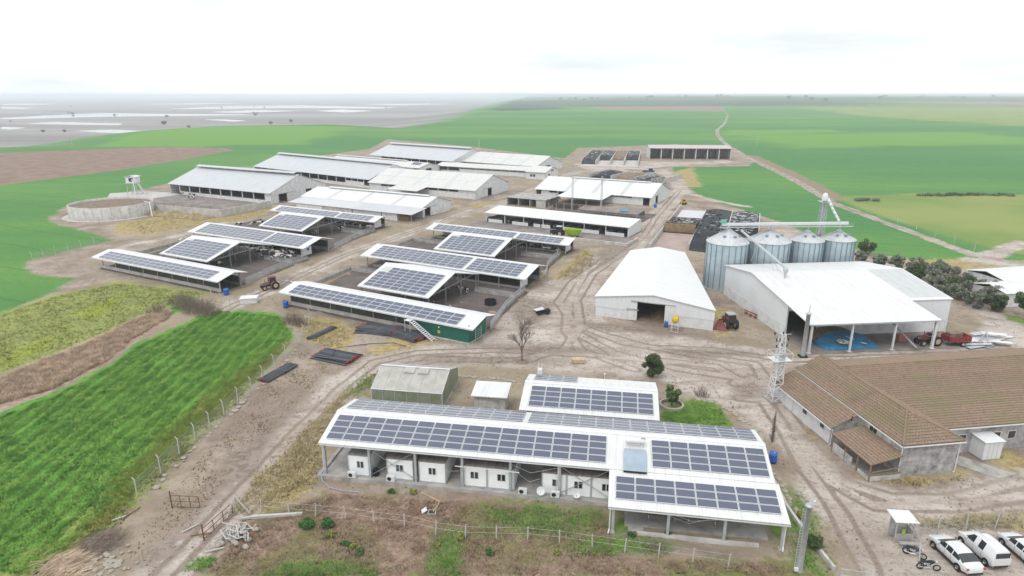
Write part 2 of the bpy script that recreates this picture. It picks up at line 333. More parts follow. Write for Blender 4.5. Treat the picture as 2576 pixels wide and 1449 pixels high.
# concrete aprons and pen floors are separate sheets further down
g = NT('ground'); g.set(.92, 0, .15)
def at_(n): q = g.n('Attribute'); q.attribute_name = n; return q.outputs['Fac']
n0 = g.noise(.9, 8, .62); n1 = g.noise(.14, 8, .6); n2 = g.noise(.022, 6, .55); n3 = g.noise(3.2, 6, .7); n4 = g.noise(9.0, 4, .7)
nb = g.noise(.010, 6, .6, sc3=(.28, 1, 1)); nw = g.noise(.0035, 7, .62, sc3=(.22, 1, 1))
wc = g.noise(.55, 6, .62, sc3=(1.3, .10, 1)); wv = g.noise(.35, 5, .6, sc3=(.25, 1.2, 1))
edge = g.math('ADD', g.math('MULTIPLY', g.math('SUBTRACT', n0, .5), 4.2), g.math('MULTIPLY', g.math('SUBTRACT', n1, .5), 4.0))
edgeb = g.math('MULTIPLY', g.math('SUBTRACT', n2, .5), 2.6)
def F(n, lo=-.35, hi=.35, k=1.0, big=False):
    return g.mr(g.math('ADD', at_(n), g.math('MULTIPLY', edgeb if big else edge, k)), lo, hi)
# sown green fields
c = g.mix(g.mr(nb, .40, .60), (.072, .195, .050), (.120, .255, .058))
c = g.mix(g.mr(nw, .44, .56, 0, .8), c, (.058, .180, .062))
c = g.mix(g.mr(n1, .45, .75, 0, .35), c, (.130, .255, .062)); c = g.mix(g.mr(n0, .52, .68, 0, .45), c, (.040, .120, .032))
sxy = g.n('SeparateXYZ'); g.l(g.co(), sxy.inputs[0]); tl = g.math('PINGPONG', g.math('ADD', g.math('ADD', g.math('MULTIPLY', sxy.outputs['X'], .42), g.math('MULTIPLY', sxy.outputs['Y'], .91)), g.math('MULTIPLY', n2, 9.0)), 7.0); c = g.mix(g.mr(tl, .25, .6, .42, 0), c, (.055, .12, .04))
c = g.mix(F('pale', -.6, .6, 1, True), c, (.125, .262, .052))
c = g.mix(F('grazed', -.6, .6, .6, True), c, g.mix(g.mr(n2, .35, .65), (.150, .225, .060), (.225, .265, .085)))
c = g.mix(F('plow', -.25, .25, .35, True), c, g.mix(g.mr(n1, .35, .65), (.195, .135, .105), (.255, .185, .15)))
c = g.mix(F('strip', -.4, .4, .6), c, (.23, .185, .13))
# distant woods along the ridge
c = g.mix(F('wood', -1, 1, 1.2, True), c, g.mix(g.mr(nb, .4, .6), (.028, .050, .030), (.06, .09, .045)))
# lowland
lo = g.mix(g.mr(nw, .38, .62), (.20, .182, .178), (.30, .28, .275)); lo = g.mix(g.mr(nb, .55, .68, 0, .6), lo, (.13, .15, .115))
c = g.mix(F('low', -.7, .5, 1, True), c, lo)
# farm earth
so_ = g.mix(g.mr(n1, .38, .62), (.222, .174, .144), (.348, .290, .248)); so_ = g.mix(g.mr(n0, .50, .64, 0, .7), so_, (.165, .145, .080)); so_ = g.mix(g.mr(n2, .42, .58, 0, .5), so_, (.30, .25, .165)); so_ = g.mix(g.mr(n3, .56, .68, 0, .5), so_, (.13, .10, .08)); so_ = g.mix(g.mr(n4, .60, .66, 0, .6), so_, (.44, .40, .35))
c = g.mix(F('farm', -.4, .4, .6), c, so_)
c = g.mix(F('dry', -.7, .5, .9), c, g.mix(g.mr(n0, .33, .66), (.245, .185, .085), (.40, .33, .165)))
rd = g.mix(g.mr(n0, .38, .62), (.205, .138, .105), (.345, .25, .195)); rd = g.mix(g.mr(n1, .47, .58, 0, .8), rd, (.165, .165, .065)); rd = g.mix(g.mr(n3, .56, .66, 0, .5), rd, (.14, .10, .07))
c = g.mix(F('red', -.6, .6, .9), c, rd)
c = g.mix(F('lawn', -1.3, 1.4, 1.7), c, g.mix(g.mr(n0, .35, .65), (.085, .125, .04), (.19, .205, .07)))
c = g.mix(F('lawnb', -.5, .5, .6), c, g.mix(g.mr(n0, .35, .65), (.095, .165, .035), (.165, .24, .06)))
c = g.mix(F('olive', -.7, .7, .8), c, g.mix(g.mr(n1, .36, .64), (.205, .23, .085), (.275, .305, .10)))
c = g.mix(F('yellowg', -.8, .8, .8), c, (.25, .30, .045))
c = g.mix(F('reed', -.4, .4, .8), c, g.mix(g.mr(n0, .33, .66), (.22, .15, .11), (.40, .31, .24)))
cg = g.mix(g.mr(wc, .38, .62), (.075, .215, .038), (.125, .285, .048)); cg = g.mix(g.mr(n0, .52, .66, 0, .45), cg, (.034, .120, .024))
c = g.mix(F('crop', -.4, .4, .5), c, cg)
c = g.mix(F('verge', -.8, .8, .9), c, g.mix(g.mr(n0, .36, .64), (.155, .205, .04), (.27, .30, .095)))
ba = g.mix(g.mr(n1, .36, .64), (.345, .295, .258), (.475, .425, .385)); ba = g.mix(g.mr(wv, .50, .66, 0, .6), ba, (.255, .203, .172)); ba = g.mix(g.mr(n0, .53, .64, 0, .6), ba, (.215, .172, .145)); ba = g.mix(g.mr(n3, .54, .62, 0, .55), ba, (.185, .148, .124)); ba = g.mix(g.mr(n4, .60, .66, 0, .6), ba, (.52, .48, .44))
rd_ = g.math('ABSOLUTE', g.math('SUBTRACT', g.math('ADD', at_('rut'), g.math('MULTIPLY', g.math('SUBTRACT', n1, .5), .9)), .85), 0.0)
ba = g.mix(g.math('MULTIPLY', g.mr(rd_, .12, .42, 1, 0), g.mr(n2, .35, .5, .35, .85)), ba, g.mix(g.mr(n3, .4, .6), (.165, .128, .105), (.24, .19, .16)))
c = g.mix(F('bare', -.6, .6, .9), c, ba)
c = g.mix(g.math('MULTIPLY', F('mud', -1.2, 1.2, 1.5), .8), c, g.mix(g.mr(n0, .42, .58), (.125, .096, .078), (.25, .205, .172)))
wetf = F('wet', -.35, .35, .9, True)
c = g.mix(wetf, c, (.16, .17, .17))
g.col(c)
ro = g.mr(wetf, 0, 1, .92, .06, False); g.l(ro, g.b.inputs['Roughness'])
hgt = g.math('ADD', g.math('MULTIPLY', n0, .12), g.math('MULTIPLY', n3, .035)); hgt = g.math('MULTIPLY', hgt, g.mr(wetf, 0, 1, 1, 0, False))
g.bump(hgt, .95, 1.0)
ny, nx = XX.shape
idx = np.arange(nx*ny).reshape(ny, nx)
Q = np.stack([idx[:-1, :-1], idx[:-1, 1:], idx[1:, 1:], idx[1:, :-1]], -1).reshape(-1, 4)
cen = P[Q[:, 0]]*.25+P[Q[:, 1]]*.25+P[Q[:, 2]]*.25+P[Q[:, 3]]*.25
vis = np.abs(cen[:, 0]) < 40+.95*np.maximum(cen[:, 1], 60)          # what the place's surveyor could see, with room to step aside
Q = Q[vis]
def fa(n): return ATT[n][Q].mean(1) if n in ATT else np.full(len(Q), -5.0)
cls = np.zeros(len(Q), int)                          # 0 field
cls[fa('low') > 0] = 1; cls[fa('wet') > 0] = 2; cls[fa('plow') > 0] = 3; cls[fa('farm') > 0] = 4; cls[fa('crop') > 0] = 5; cls[fa('bare') > 0] = 6
def ground_part(name, label, k):
    q = Q[cls == k]
    if not len(q): return
    u, inv = np.unique(q, return_inverse=True); q = inv.reshape(-1, 4)
    me = bpy.data.meshes.new(name); me.vertices.add(len(u)); me.loops.add(q.size); me.polygons.add(len(q))
    me.vertices.foreach_set('co', np.stack([P[u, 0], P[u, 1], ZZ[u]], 1).astype(np.float32).ravel())
    me.loops.foreach_set('vertex_index', q.ravel().astype(np.int32)); me.polygons.foreach_set('loop_start', (np.arange(len(q))*4).astype(np.int32))
    me.update(calc_edges=True); me.shade_smooth(); me.materials.append(MATS['ground'])
    for n, v in ATT.items():
        a = me.attributes.new(n, 'FLOAT', 'POINT'); a.data.foreach_set('value', v[u].astype(np.float32))
    return tag(link(name, me), label, None, None, 'structure')
ground_part('green_fields', 'rolling green sown fields around the farm up to the horizon', 0)
ground_part('flood_plain', 'hazy grey brown lowland plain left of the farm', 1)
ground_part('flood_water', 'pale sheets of standing water on the lowland plain', 2)
ground_part('plowed_field', 'bare reddish brown plowed field among green crops', 3)
ground_part('ground', 'trampled brown earth and dry grass of the farm grounds', 4)
ground_part('crop_field', 'bright green crop field in the left foreground', 5)
ground_part('dirt_road', 'pale dirt tracks and yard winding between the farm buildings', 6)
# ---------------------------------------------------------------- shared materials
sheet('white_roof', (.645, .655, .655), (.50, .505, .49), .6, .33, 'x')
sheet('white_roof_y', (.645, .655, .655), (.52, .525, .51), .55, .33, 'y')
sheet('grey_roof', (.49, .51, .54), (.36, .37, .38), .6, .33, 'x')
sheet('worn_roof', (.585, .585, .575), (.41, .41, .38), .65, .5, 'x')
sheet('lean_roof', (.50, .52, .55), (.62, .60, .56), .6, .33, 'x')
sheet('pink_roof', (.46, .385, .395), (.50, .45, .45), .5, .5, 'x')
sheet('skylight', (.50, .52, .53), (.40, .40, .38), .5, .33, 'x')
sheet('green_clad', (.012, .115, .085), (.02, .15, .115), .5, .4, 'x')
sheet('white_clad', (.66, .68, .70), (.52, .53, .53), .4, .5, 'x')
mat('silo_roof', (.56, .58, .60), .42, .4, .08, 1.2, (.42, .43, .43), .3, .9)
mat('underside', (.17, .175, .18), .7, .1, .15, 1)  # bare galvanised underside, coloured dark to deepen the shade below roofs
mat('white_wall', (.62, .63, .64), .7, 0, .08, .8, (.38, .36, .33), .45, .9)
mat('cabin_white', (.80, .81, .82), .6, 0, .04, .8, (.60, .58, .55), .25, 1.2)
mat('white_paint', (.62, .63, .64), .5, 0, .05, 1.0, (.50, .49, .47), .3, 1.2)
mat('plaster', (.50, .49, .47), .85, 0, .15, .9, (.23, .21, .20), .75, 1.1, .2, 6)
mat('stained_plaster', (.46, .45, .45), .85, 0, .2, .7, (.17, .155, .16), 1.0, .8, .2, 6)
mat('concrete', (.36, .345, .325), .9, 0, .16, .7, (.19, .175, .16), .6, .5, .25, 9)
mat('pale_concrete', (.47, .455, .435), .9, 0, .14, .5, (.27, .25, .225), .5, .8, .25, 9)
mat('pen_floor', (.118, .098, .092), .88, 0, .22, .35, (.095, .078, .072), .7, .25, .35, 4)
mat('yard_floor', (.23, .205, .195), .88, 0, .2, .35, (.135, .115, .105), .7, .2, .35, 4)
mat('steel', (.42, .44, .46), .45, .55, .12, 3, (.30, .29, .28), .3, 2)
mat('galv', (.46, .49, .51), .5, .35, .10, 1.5, (.34, .36, .37), .4, 1.0)
mat('silo_wall', (.40, .485, .53), .42, .2, .09, .8, (.38, .44, .47), .4, .35)
mat('silo_rib', (.20, .27, .31), .5, .35, .1, 1)
mat('net', (.055, .060, .052), .9, 0, .25, 1.5, (.12, .12, .11), .5, .6)
mat('dark', (.02, .02, .022), .9, 0, .2, 2)
mat('rust', (.16, .085, .055), .85, .1, .3, 4, (.08, .045, .035), .6, 3)
mat('black_plastic', (.014, .017, .022), .55, 0, .4, 1.2, None, .5, .6, .6, 2.2, .18)
mat('tyre', (.022, .022, .023), .85, 0, .3, 3)
mat('blue_plastic', (.02, .10, .42), .4, 0, .15, 2, None, 0, 1, 0, 8, .5)
mat('red_paint', (.26, .030, .035), .5, 0, .2, 2, (.16, .07, .06), .5, 1.5)
mat('dull_red', (.20, .05, .055), .6, .1, .25, 2, (.14, .09, .08), .6, 1.2)
mat('lime_paint', (.30, .46, .02), .45, 0, .12, 1, (.25, .30, .05), .4, 1)
mat('yellow_paint', (.55, .36, .03), .5, 0, .15, 2, (.35, .25, .06), .4, 2)
mat('wood', (.24, .17, .11), .85, 0, .25, 3, (.13, .10, .075), .5, 2)
mat('pale_wood', (.46, .37, .25), .85, 0, .2, 3, (.28, .22, .15), .4, 2)
mat('bark', (.16, .13, .11), .9, 0, .3, 4, None, 0, 1, .4, 12)
mat('twig', (.19, .150, .125), .9, 0, .25, 2)
mat('dry_reed', (.46, .35, .26), .9, 0, .3, .7)
mat('soil', (.20, .15, .115), .95, 0, .25, .8, (.12, .09, .07), .5, 1.2, .5, 3)
mat('silage', (.165, .118, .060), .95, 0, .25, 1.2, (.12, .085, .05), .5, 1.5, .5, 5)
mat('tarp_blue', (.045, .20, .36), .5, 0, .2, .9, (.16, .27, .33), .4, .8, .3, 3, .4)
mat('stone', (.36, .325, .28), .9, 0, .2, 2, (.20, .17, .14), .5, 2, .3, 6)
mat('pipe', (.052, .058, .074), .42, 0, .2, 2, (.09, .085, .08), .3, 3, 0, 8, .5, rand=0)
mat('pipe_end', (.25, .035, .032), .5, 0, .2, 3)
mat('car_paint', (.60, .61, .62), .22, 0, .02, 1, (.52, .51, .49), .15, 1.5, 0, 8, .6)
mat('car_glass', (.022, .028, .034), .06, 0, .1, 1, None, 0, 1, 0, 8, .8)
mat('window_glass', (.035, .045, .05), .08, 0, .3, 2, None, 0, 1, 0, 8, .8)
mat('rim', (.48, .49, .50), .3, .7, .1, 5)
mat('black_trim', (.018, .018, .02), .5, 0, .2, 3)
mat('lamp_red', (.40, .015, .015), .2, 0, .1, 3, None, 0, 1, 0, 8, .6)
mat('lamp_clear', (.62, .64, .66), .12, 0, .05, 3, None, 0, 1, 0, 8, .7)
mat('hose', (.35, .38, .50), .5, 0, .1, 3)
mat('yellow_hose', (.50, .43, .20), .5, 0, .1, 3)
mat('cable', (.05, .05, .055), .6, 0, .1, 3)
mat('collector', (.30, .37, .44), .10, .1, .1, 1, None, 0, 1, 0, 8, .8)
# photovoltaic glass: near-black blue cells under clear glass, a little different from module to module
k = NT('pv_cell'); k.set(.16, 0, .85)
oi = k.n('ObjectInfo'); br = k.n('TexBrick'); br.inputs['Scale'].default_value = 1; br.offset = 0
br.inputs['Brick Width'].default_value = .163; br.inputs['Row Height'].default_value = .16; br.inputs['Mortar Size'].default_value = .006
br.inputs['Color1'].default_value = (.058, .068, .118, 1); br.inputs['Color2'].default_value = (.068, .078, .130, 1); br.inputs['Mortar'].default_value = (.10, .105, .15, 1)
k.l(k.co(), br.inputs['Vector'])
k.col(k.mix(k.mr(oi.outputs['Random'], 0, 1, 0, .30, False), br.outputs[0], (.070, .092, .135)))
dn = k.noise(3, 4); k.l(k.mr(dn, .3, .7, .12, .24), k.b.inputs['Roughness'])
mat('pv_frame', (.66, .68, .70), .4, 0, .03, 3)
# polycarbonate greenhouse sheet
k = NT('poly_sheet'); k.set(.45, 0, .3)
k.col(k.mix(k.mr(k.noise(.9, 6), .35, .7), (.52, .51, .475), (.42, .41, .375)))
tr = k.n('BsdfTransparent'); ms = k.n('MixShader'); ms.inputs[0].default_value = .26
out = k.t.nodes['Material Output']; k.l(k.b.outputs[0], ms.inputs[1]); k.l(tr.outputs[0], ms.inputs[2]); k.l(ms.outputs[0], out.inputs[0])
k = NT('poly_wall'); k.set(.4, 0, .3)
k.col(k.mix(k.mr(k.noise(.8, 6), .35, .7), (.30, .33, .25), (.20, .24, .15)))
tr = k.n('BsdfTransparent'); ms = k.n('MixShader'); ms.inputs[0].default_value = .35
out = k.t.nodes['Material Output']; k.l(k.b.outputs[0], ms.inputs[1]); k.l(tr.outputs[0], ms.inputs[2]); k.l(ms.outputs[0], out.inputs[0])
# chain link: fine wire diamonds, mostly air
k = NT('chain_link'); k.set(.5, .4, .3); k.col((.42, .47, .45))
sx = k.n('SeparateXYZ'); k.l(k.co(), sx.inputs[0])
u1 = k.math('PINGPONG', k.math('ADD', sx.outputs['X'], sx.outputs['Z']), .06); u2 = k.math('PINGPONG', k.math('SUBTRACT', sx.outputs['X'], sx.outputs['Z']), .06)
al = k.math('LESS_THAN', k.math('MINIMUM', u1, u2), .0045)
tr = k.n('BsdfTransparent'); ms = k.n('MixShader'); out = k.t.nodes['Material Output']
k.l(al, ms.inputs[0]); k.l(tr.outputs[0], ms.inputs[1]); k.l(k.b.outputs[0], ms.inputs[2]); k.l(ms.outputs[0], out.inputs[0])
# leaves and blades
def leafmat(name, a, b, sc=1.2):
    k = NT(name); k.set(.75, 0, .2)
    if name.startswith('blade'):                  # shading normal forced upward to brighten blades whichever way they lean
        nn = k.n('CombineXYZ'); nn.inputs[2].default_value = 1; k.l(nn.outputs[0], k.b.inputs['Normal'])
    else:
        gn = k.n('NewGeometry'); vm = k.n('VectorMath', operation='MULTIPLY_ADD'); vm.inputs[1].default_value = (.45,)*3; vm.inputs[2].default_value = (0, 0, .7); k.l(gn.outputs['Normal'], vm.inputs[0]); k.l(vm.outputs[0], k.b.inputs['Normal'])  # normal pulled upward to brighten the leaf shading
    k.col(k.mix(k.mr(k.noise(sc, 3), .3, .7), a, b)); return k.m
leafmat('blade_green', (.105, .265, .044), (.225, .42, .078), .5)
leafmat('blade_yellow', (.22, .27, .05), (.38, .39, .11), .7)
leafmat('blade_dry', (.37, .29, .145), (.56, .46, .26), .7)
leafmat('blade_red', (.235, .16, .11), (.38, .28, .20), .7)
leafmat('leaf_dark', (.035, .062, .024), (.085, .120, .042), 2)
leafmat('leaf_pine', (.065, .115, .038), (.14, .195, .07), 2)
leafmat('leaf_olive', (.115, .135, .10), (.23, .25, .185), 1.5)
leafmat('leaf_weed', (.035, .105, .032), (.085, .18, .05), 2)
leafmat('leaf_far', (.07, .09, .06), (.12, .14, .09), .2)
# Holstein hide
k = NT('hide'); k.set(.7, 0, .2)
oi = k.n('ObjectInfo'); ad = k.n('VectorMath', operation='ADD'); cmb = k.n('CombineXYZ')
k.l(k.math('MULTIPLY', oi.outputs['Random'], 37.0), cmb.inputs[0]); k.l(k.co(), ad.inputs[0]); k.l(cmb.outputs[0], ad.inputs[1])
f = k.noise(1.3, 2, .5, vec=ad.outputs[0]); k.col(k.mix(k.mr(f, .47, .53), (.62, .60, .57), (.02, .018, .018)))
# ---------------------------------------------------------------- solar modules
mb = MB(); mb.cur = 0; mb.box(-1.0, 1.0, -.5, .5, -.04, 0)
mb.cur = 1; mb.add([(-.96,-.46,.003),(.96,-.46,.003),(.96,.46,.003),(-.96,.46,.003)], [(0,1,2,3)])
PV = mb.mesh('solar_panel', ['pv_frame', 'pv_cell'])
def plane_frame(p0, px, pu):
    """p0 eave corner, px unit vector along the eave, pu unit vector up the slope -> rotation matrix"""
    n = Vector(px).cross(Vector(pu)).normalized(); M = Matrix((Vector(px), Vector(pu), n)).transposed(); return M
def pv_grid(parent, p0, px, pu, x0, u0, cols, rows, pitch=2.06, rp=1.04, skip=(), h=.12, sc=1.0):
    M = plane_frame(p0, px, pu); rot = M.to_euler(); n = M.col[2]
    for i in range(cols):
        for j in range(rows):
            if (i, j) in skip: continue
            q = Vector(p0)+Vector(px)*(x0+(i+.5)*pitch)+Vector(pu)*(u0+(j+.5)*rp)+n*h
            link('solar_panel', PV, parent, q, (rot.x+rng(-.004, .004), rot.y+rng(-.004, .004), rot.z), (sc, sc, 1))
    r = MB(); L = cols*pitch
    for j in range(rows):
        for e in (.22, .78):
            a = Vector(p0)+Vector(px)*x0+Vector(pu)*(u0+(j+e)*rp)+n*(h-.07); r.bar(a, a+Vector(px)*L, .05, .06, up=n)
    r.build('mounting_rails', 'steel', parent)
_post = {}
def post(parent, x, y, z0, z1, w=.16, m='steel', name='post'):
    key = (round(z1-z0, 2), w, m)
    if key not in _post:
        b = MB(); h = z1-z0; t = .018
        b.box(-w/2, w/2, -w/2, -w/2+t, 0, h); b.box(-w/2, w/2, w/2-t, w/2, 0, h); b.box(-t/2, t/2, -w/2+t, w/2-t, 0, h); b.box(-w*.9, w*.9, -w*.9, w*.9, -.15, .025)
        _post[key] = b.mesh('post', m)
    return link(name, _post[key], parent, (x, y, z0))
def gable(parent, L, y0, z0, yr, zr, y1, z1, m='white_roof', x0=0, t=.09, name='roof'):
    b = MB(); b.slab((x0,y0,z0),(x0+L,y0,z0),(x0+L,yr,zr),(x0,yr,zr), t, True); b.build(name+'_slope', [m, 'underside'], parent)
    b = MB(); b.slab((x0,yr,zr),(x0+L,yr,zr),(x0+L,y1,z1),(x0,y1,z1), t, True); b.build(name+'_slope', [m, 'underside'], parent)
    b = MB()
    s0 = (zr-z0)/(yr-y0); s1 = (z1-zr)/(y1-yr)
    b.slab((x0-.02,yr-.28,zr-.28*s0+.02),(x0+L+.02,yr-.28,zr-.28*s0+.02),(x0+L+.02,yr,zr+.03),(x0-.02,yr,zr+.03),.015)
    b.slab((x0-.02,yr,zr+.03),(x0+L+.02,yr,zr+.03),(x0+L+.02,yr+.28,zr+.28*s1+.02),(x0-.02,yr+.28,zr+.28*s1+.02),.015)
    b.build('ridge_cap', 'white_paint', parent)
def gutter(parent, L, y, z, x0=0):
    b = MB(); b.box(x0, x0+L, y-.13, y-.01, z-.16, z-.145); b.box(x0, x0+L, y-.14, y-.125, z-.16, z-.03); b.build('gutter', 'white_paint', parent)
FA = R(-28)
AX = (math.cos(FA), math.sin(FA)); AY = (-math.sin(FA), math.cos(FA))
def FL(o, x, y): return (o[0]+AX[0]*x+AY[0]*y, o[1]+AX[1]*x+AY[1]*y)
def floor_sheet(name, label, o, poly, z, m, rz=FA):
    b = MB(); b.prism(poly, -.25, z); q = b.build(name, m); q.location = (o[0], o[1], 0); q.rotation_euler.z = rz
    return tag(q, label, None, None, 'structure')
def solar_shed(o, kind, label, net=False, L=42.6):
    wide = kind == 'wide'
    yr, zr, y1, z1, pf, pb = (6.2, 4.2, 10.4, 3.1, .7, 9.6) if wide else (4.1, 3.72, 7.2, 3.0, 1.5, 6.3)
    t = thing('solar_shed', label, 'cattle shed', o, FA, 'solar roofed cattle sheds')
    gable(t, L, 0, 2.7, yr, zr, y1, z1); gutter(t, L, 0, 2.7)
    sl = math.atan2(zr-2.7, yr); pu = (0, math.cos(sl), math.sin(sl))
    if wide:
        pv_grid(t, (0,0,2.7), (1,0,0), pu, 2.5, .5, 12, 5); pv_grid(t, (0,0,2.7), (1,0,0), pu, 28.1, .5, 6, 5)
    elif net: pv_grid(t, (0,0,2.7), (1,0,0), pu, 2.2, .3, 18, 3)
    else: pv_grid(t, (0,0,2.7), (1,0,0), pu, 2.0, .3, 12, 3); pv_grid(t, (0,0,2.7), (1,0,0), pu, 27.6, .3, 6, 3)
    n = 8; sp = (L-3)/n
    for i in range(n+1):
        x = 1.5+i*sp
        post(t, x, pf, 0, 2.7+pf*(zr-2.7)/yr-.09); post(t, x, pb, 0, zr+(pb-yr)*(z1-zr)/(y1-yr)-.09)
        b = MB(); b.bar((x, pf, 2.55+pf*(zr-2.7)/yr), (x, yr, zr-.2), .1, .14); b.bar((x, yr, zr-.2), (x, pb, zr+(pb-yr)*(z1-zr)/(y1-yr)-.2), .1, .14); b.build('rafter', 'steel', t)
    b = MB()
    for e in np.linspace(.4, yr-.4, 4): b.bar((.3, e, 2.7+e*(zr-2.7)/yr-.16), (L-.3, e, 2.7+e*(zr-2.7)/yr-.16), .06, .12)
    b.build('purlins', 'steel', t)
    bw = MB(); bw.box(1.4, L-1.4, pb-.1, pb+.1, -.1, .9 if wide else .8); bw.build('back_wall', 'concrete', t)
    if net:
        lw = MB(); lw.box(1.4, L-1.4 if net == 'left' else 31.4, pf-.12, pf+.1, -.1, .72); lw.build('low_wall', 'pale_concrete', t)
        m_ = n if net == 'left' else 6
        for i in range(m_):
            if net == 'left' and i in (0, 6): 
                if i == 0: continue
            x = 1.5+i*sp; c = MB(); e = min(x+sp-.1, 31.3) if net != 'left' else x+sp-.1
            c.box(x+.1, e, pf-.03, pf+.03, .72, 2.72); c.build('net_curtain', 'net', t)
        nb_ = MB(); nb_.box(1.5, L-1.5, pb-.25, pb-.2, .8, 2.2); nb_.build('rear_dark_screen', 'net', t)
    else:
        nb_ = MB(); nb_.box(1.5, L-1.5, pb-.05, pb+.05, .9, 2.6); nb_.build('rear_dark_screen', 'net', t)  # added rear screen, holds back light so the interior stays dark
        b = MB(); b.box(L-1.56, L-1.48, pf+.2, pf+3.2, .5, 2.55); eb = b.build('end_board', 'white_wall', t)
        if label.startswith('wide solar shed full'): b = MB(); b.box(L-1.478, L-1.46, pf+1.7, pf+2.5, 1.5, 2.1); b.build('blue_mark', 'blue_plastic', eb)
        lf = MB(); lf.box(2, L-2, pf+.9, pf+1.05, 0, .45); lf.build('feed_kerb', 'concrete', t)
    dp = MB(); dp.tube([(L-.3, -.06, 2.55), (L-1.3, pf-.3, 2.3), (L-1.3, pf-.3, .1)], .055, 8); dp.build('downpipe', 'white_paint', t)
    return t
def solar_hall(o, label, left_rows=6):
    """o = ground point under the front-left eave corner"""
    L, D, ze, yr, zr = 16.6, 17.8, 3.0, 8.9, 5.55
    t = thing('solar_hall', label, 'cattle hall', o, FA, 'solar roofed feeding halls')
    gable(t, L, 0, ze, yr, zr, D, ze+.1)
    sl = math.atan2(zr-ze, yr)
    pv_grid(t, (0,0,ze), (1,0,0), (0, math.cos(sl), math.sin(sl)), 1.0, .5, 7, 7, skip=[(0, j) for j in range(left_rows, 7)])
    for x in (.5, 5.7, 10.9, 16.1):
        for y in (.6, 6.2, 11.6, 17.2):
            z = ze+(min(y, D-y))*(zr-ze)/yr-.09; post(t, x, y, 0, z, .2)
        b = MB()
        b.bar((x,.3,ze-.05),(x,yr,zr-.22),.12,.2); b.bar((x,yr,zr-.22),(x,D-.3,ze+.05),.12,.2); b.bar((x,.6,ze-.1),(x,D-.6,ze+.35),.1,.12)
        for y in (4.5, 7, 10.5, 13): b.bar((x,y,ze+.05),(x,y,ze+min(y,D-y)*(zr-ze)/yr-.2),.06)
        b.build('truss', 'steel', t)
    b = MB()
    for y in np.linspace(.5, yr-.4, 6): b.bar((.1,y,ze+y*(zr-ze)/yr-.16),(L-.1,y,ze+y*(zr-ze)/yr-.16),.06,.12)
    b.build('purlins', 'steel', t); gutter(t, L, 0, ze)
    b = MB(); b.box(.6, L-.6, .45, .6, -.05, .8); b.build('low_wall', 'concrete', t)
    return t
def rails(name, label, pts, h=1.25, n=3, base=None, sp=2.4, m='steel', group='pen railings', rr_=.035, z=0):
    o = pts[0]; t = thing(name, label, 'railing', (o[0], o[1], z), 0, group)
    P_ = [Vector((q[0]-o[0], q[1]-o[1], 0)) for q in pts]
    if base:
        b = MB()
        for a, c in zip(P_[:-1], P_[1:]):
            d = (c-a).normalized(); b.bar(a+Vector((0,0,base/2-.05))-d*.06, c+Vector((0,0,base/2-.05))+d*.06, .2, base+.1)
        b.build('base_wall', 'concrete', t)
    for j in range(n):
        zz = (base or .0)+(h-(base or 0))*(j+1)/n; b = MB(); b.tube([q+Vector((0,0,zz)) for q in P_], rr_, 6); b.build('rail', m, t)
    for a, c in zip(P_[:-1], P_[1:]):
        k_ = max(1, int((c-a).length/sp))
        for i in range(k_+1 if c is P_[-1] else k_):
            q = a+(c-a)*i/k_; b = MB(); b.tube([(0,0,-.1),(0,0,h+.03)], rr_*1.2, 6); link('rail_post', b.mesh('rail_post', m), t, q)
    return t
S1, S4 = (-95.54, 140.14), (-43.69, 113.52)
S2, S5 = FL(S1, -6.2, 28.75), FL(S4, -5.6, 29.2)
S3, S6 = FL(S2, -6.6, 34.0), FL(S5, -4.2, 31.8)
solar_shed(S1, 'narrow', 'long low solar shed with dark net front beside the brown scrub, leftmost of all', 'left')
solar_shed(S2, 'wide', 'wide solar shed full of cows in the left row, behind the leftmost low shed')
solar_shed(S3, 'narrow', 'farthest narrow solar shed of the left row, in front of the white grey lean-to barn')
s4 = solar_shed(S4, 'narrow', 'long low solar shed with green clad end room and white stair', 'right')
solar_shed(S5, 'wide', 'wide solar shed of the right row with a white end board over the railed pen')
solar_shed(S6, 'narrow', 'farthest narrow solar shed of the right row, before the green feed wagon')
solar_hall(FL(S1, 11.4, 8.9), 'steep solar hall between the leftmost low shed and the wide cow shed')
solar_hall(FL(S2, 11.5, 13.8), 'steep solar hall second from the front in the left row')
solar_hall(FL(S4, 10.9, 9.4), 'largest solar hall behind the shed with the green end room', 5)
solar_hall(FL(S5, 11.9, 12.3), 'steep solar hall in the back of the right row, nearest the green feed wagon')
# green end room, stair and sign of the front shed
b = MB(); b.box(31.5, 41.3, .55, .67, .06, 2.82); b.box(41.3, 41.42, .55, 5.9, .06, 2.95); b.box(31.5, 31.62, .67, 5.9, .06, 2.9); b.build('green_cladding', 'green_clad', s4)
b = MB(); b.box(31.4, 41.55, .4, 6.0, -.1, .06); b.build('plinth', 'pale_concrete', s4)
d = MB(); d.box(35.2, 36.35, .50, .545, .1, 2.2); d = d.build('room_door', 'green_clad', s4)
b = MB(); b.box(36.15, 36.2, .46, .497, 1.0, 1.15); b.build('door_handle', 'steel', d)
b = MB(); b.box(35.5, 35.95, .470, .497, .75, 1.28); b.build('yellow_sign', 'yellow_paint', d)
b = MB(); b.lathe([(0, -.012), (.16, -.012), (.16, .012), (0, .012)], (35.72, .482, 1.78), 14, axis='y'); b.build('round_white_sign', 'white_paint', d)
b = MB(); b.box(35.58, 35.88, .472, .497, 1.32, 1.56); b.build('dark_sign', 'dark', d)
b = MB()
p0, p1 = Vector((35.9, -1.15, 0)), Vector((31.0, -.55, 2.45)); dd = (p1-p0)
for s_ in (-.45, .45): b.bar(p0+Vector((0,s_,0)), p1+Vector((0,s_,0)), .05, .2)
st = b.build('stair', 'white_paint', s4)
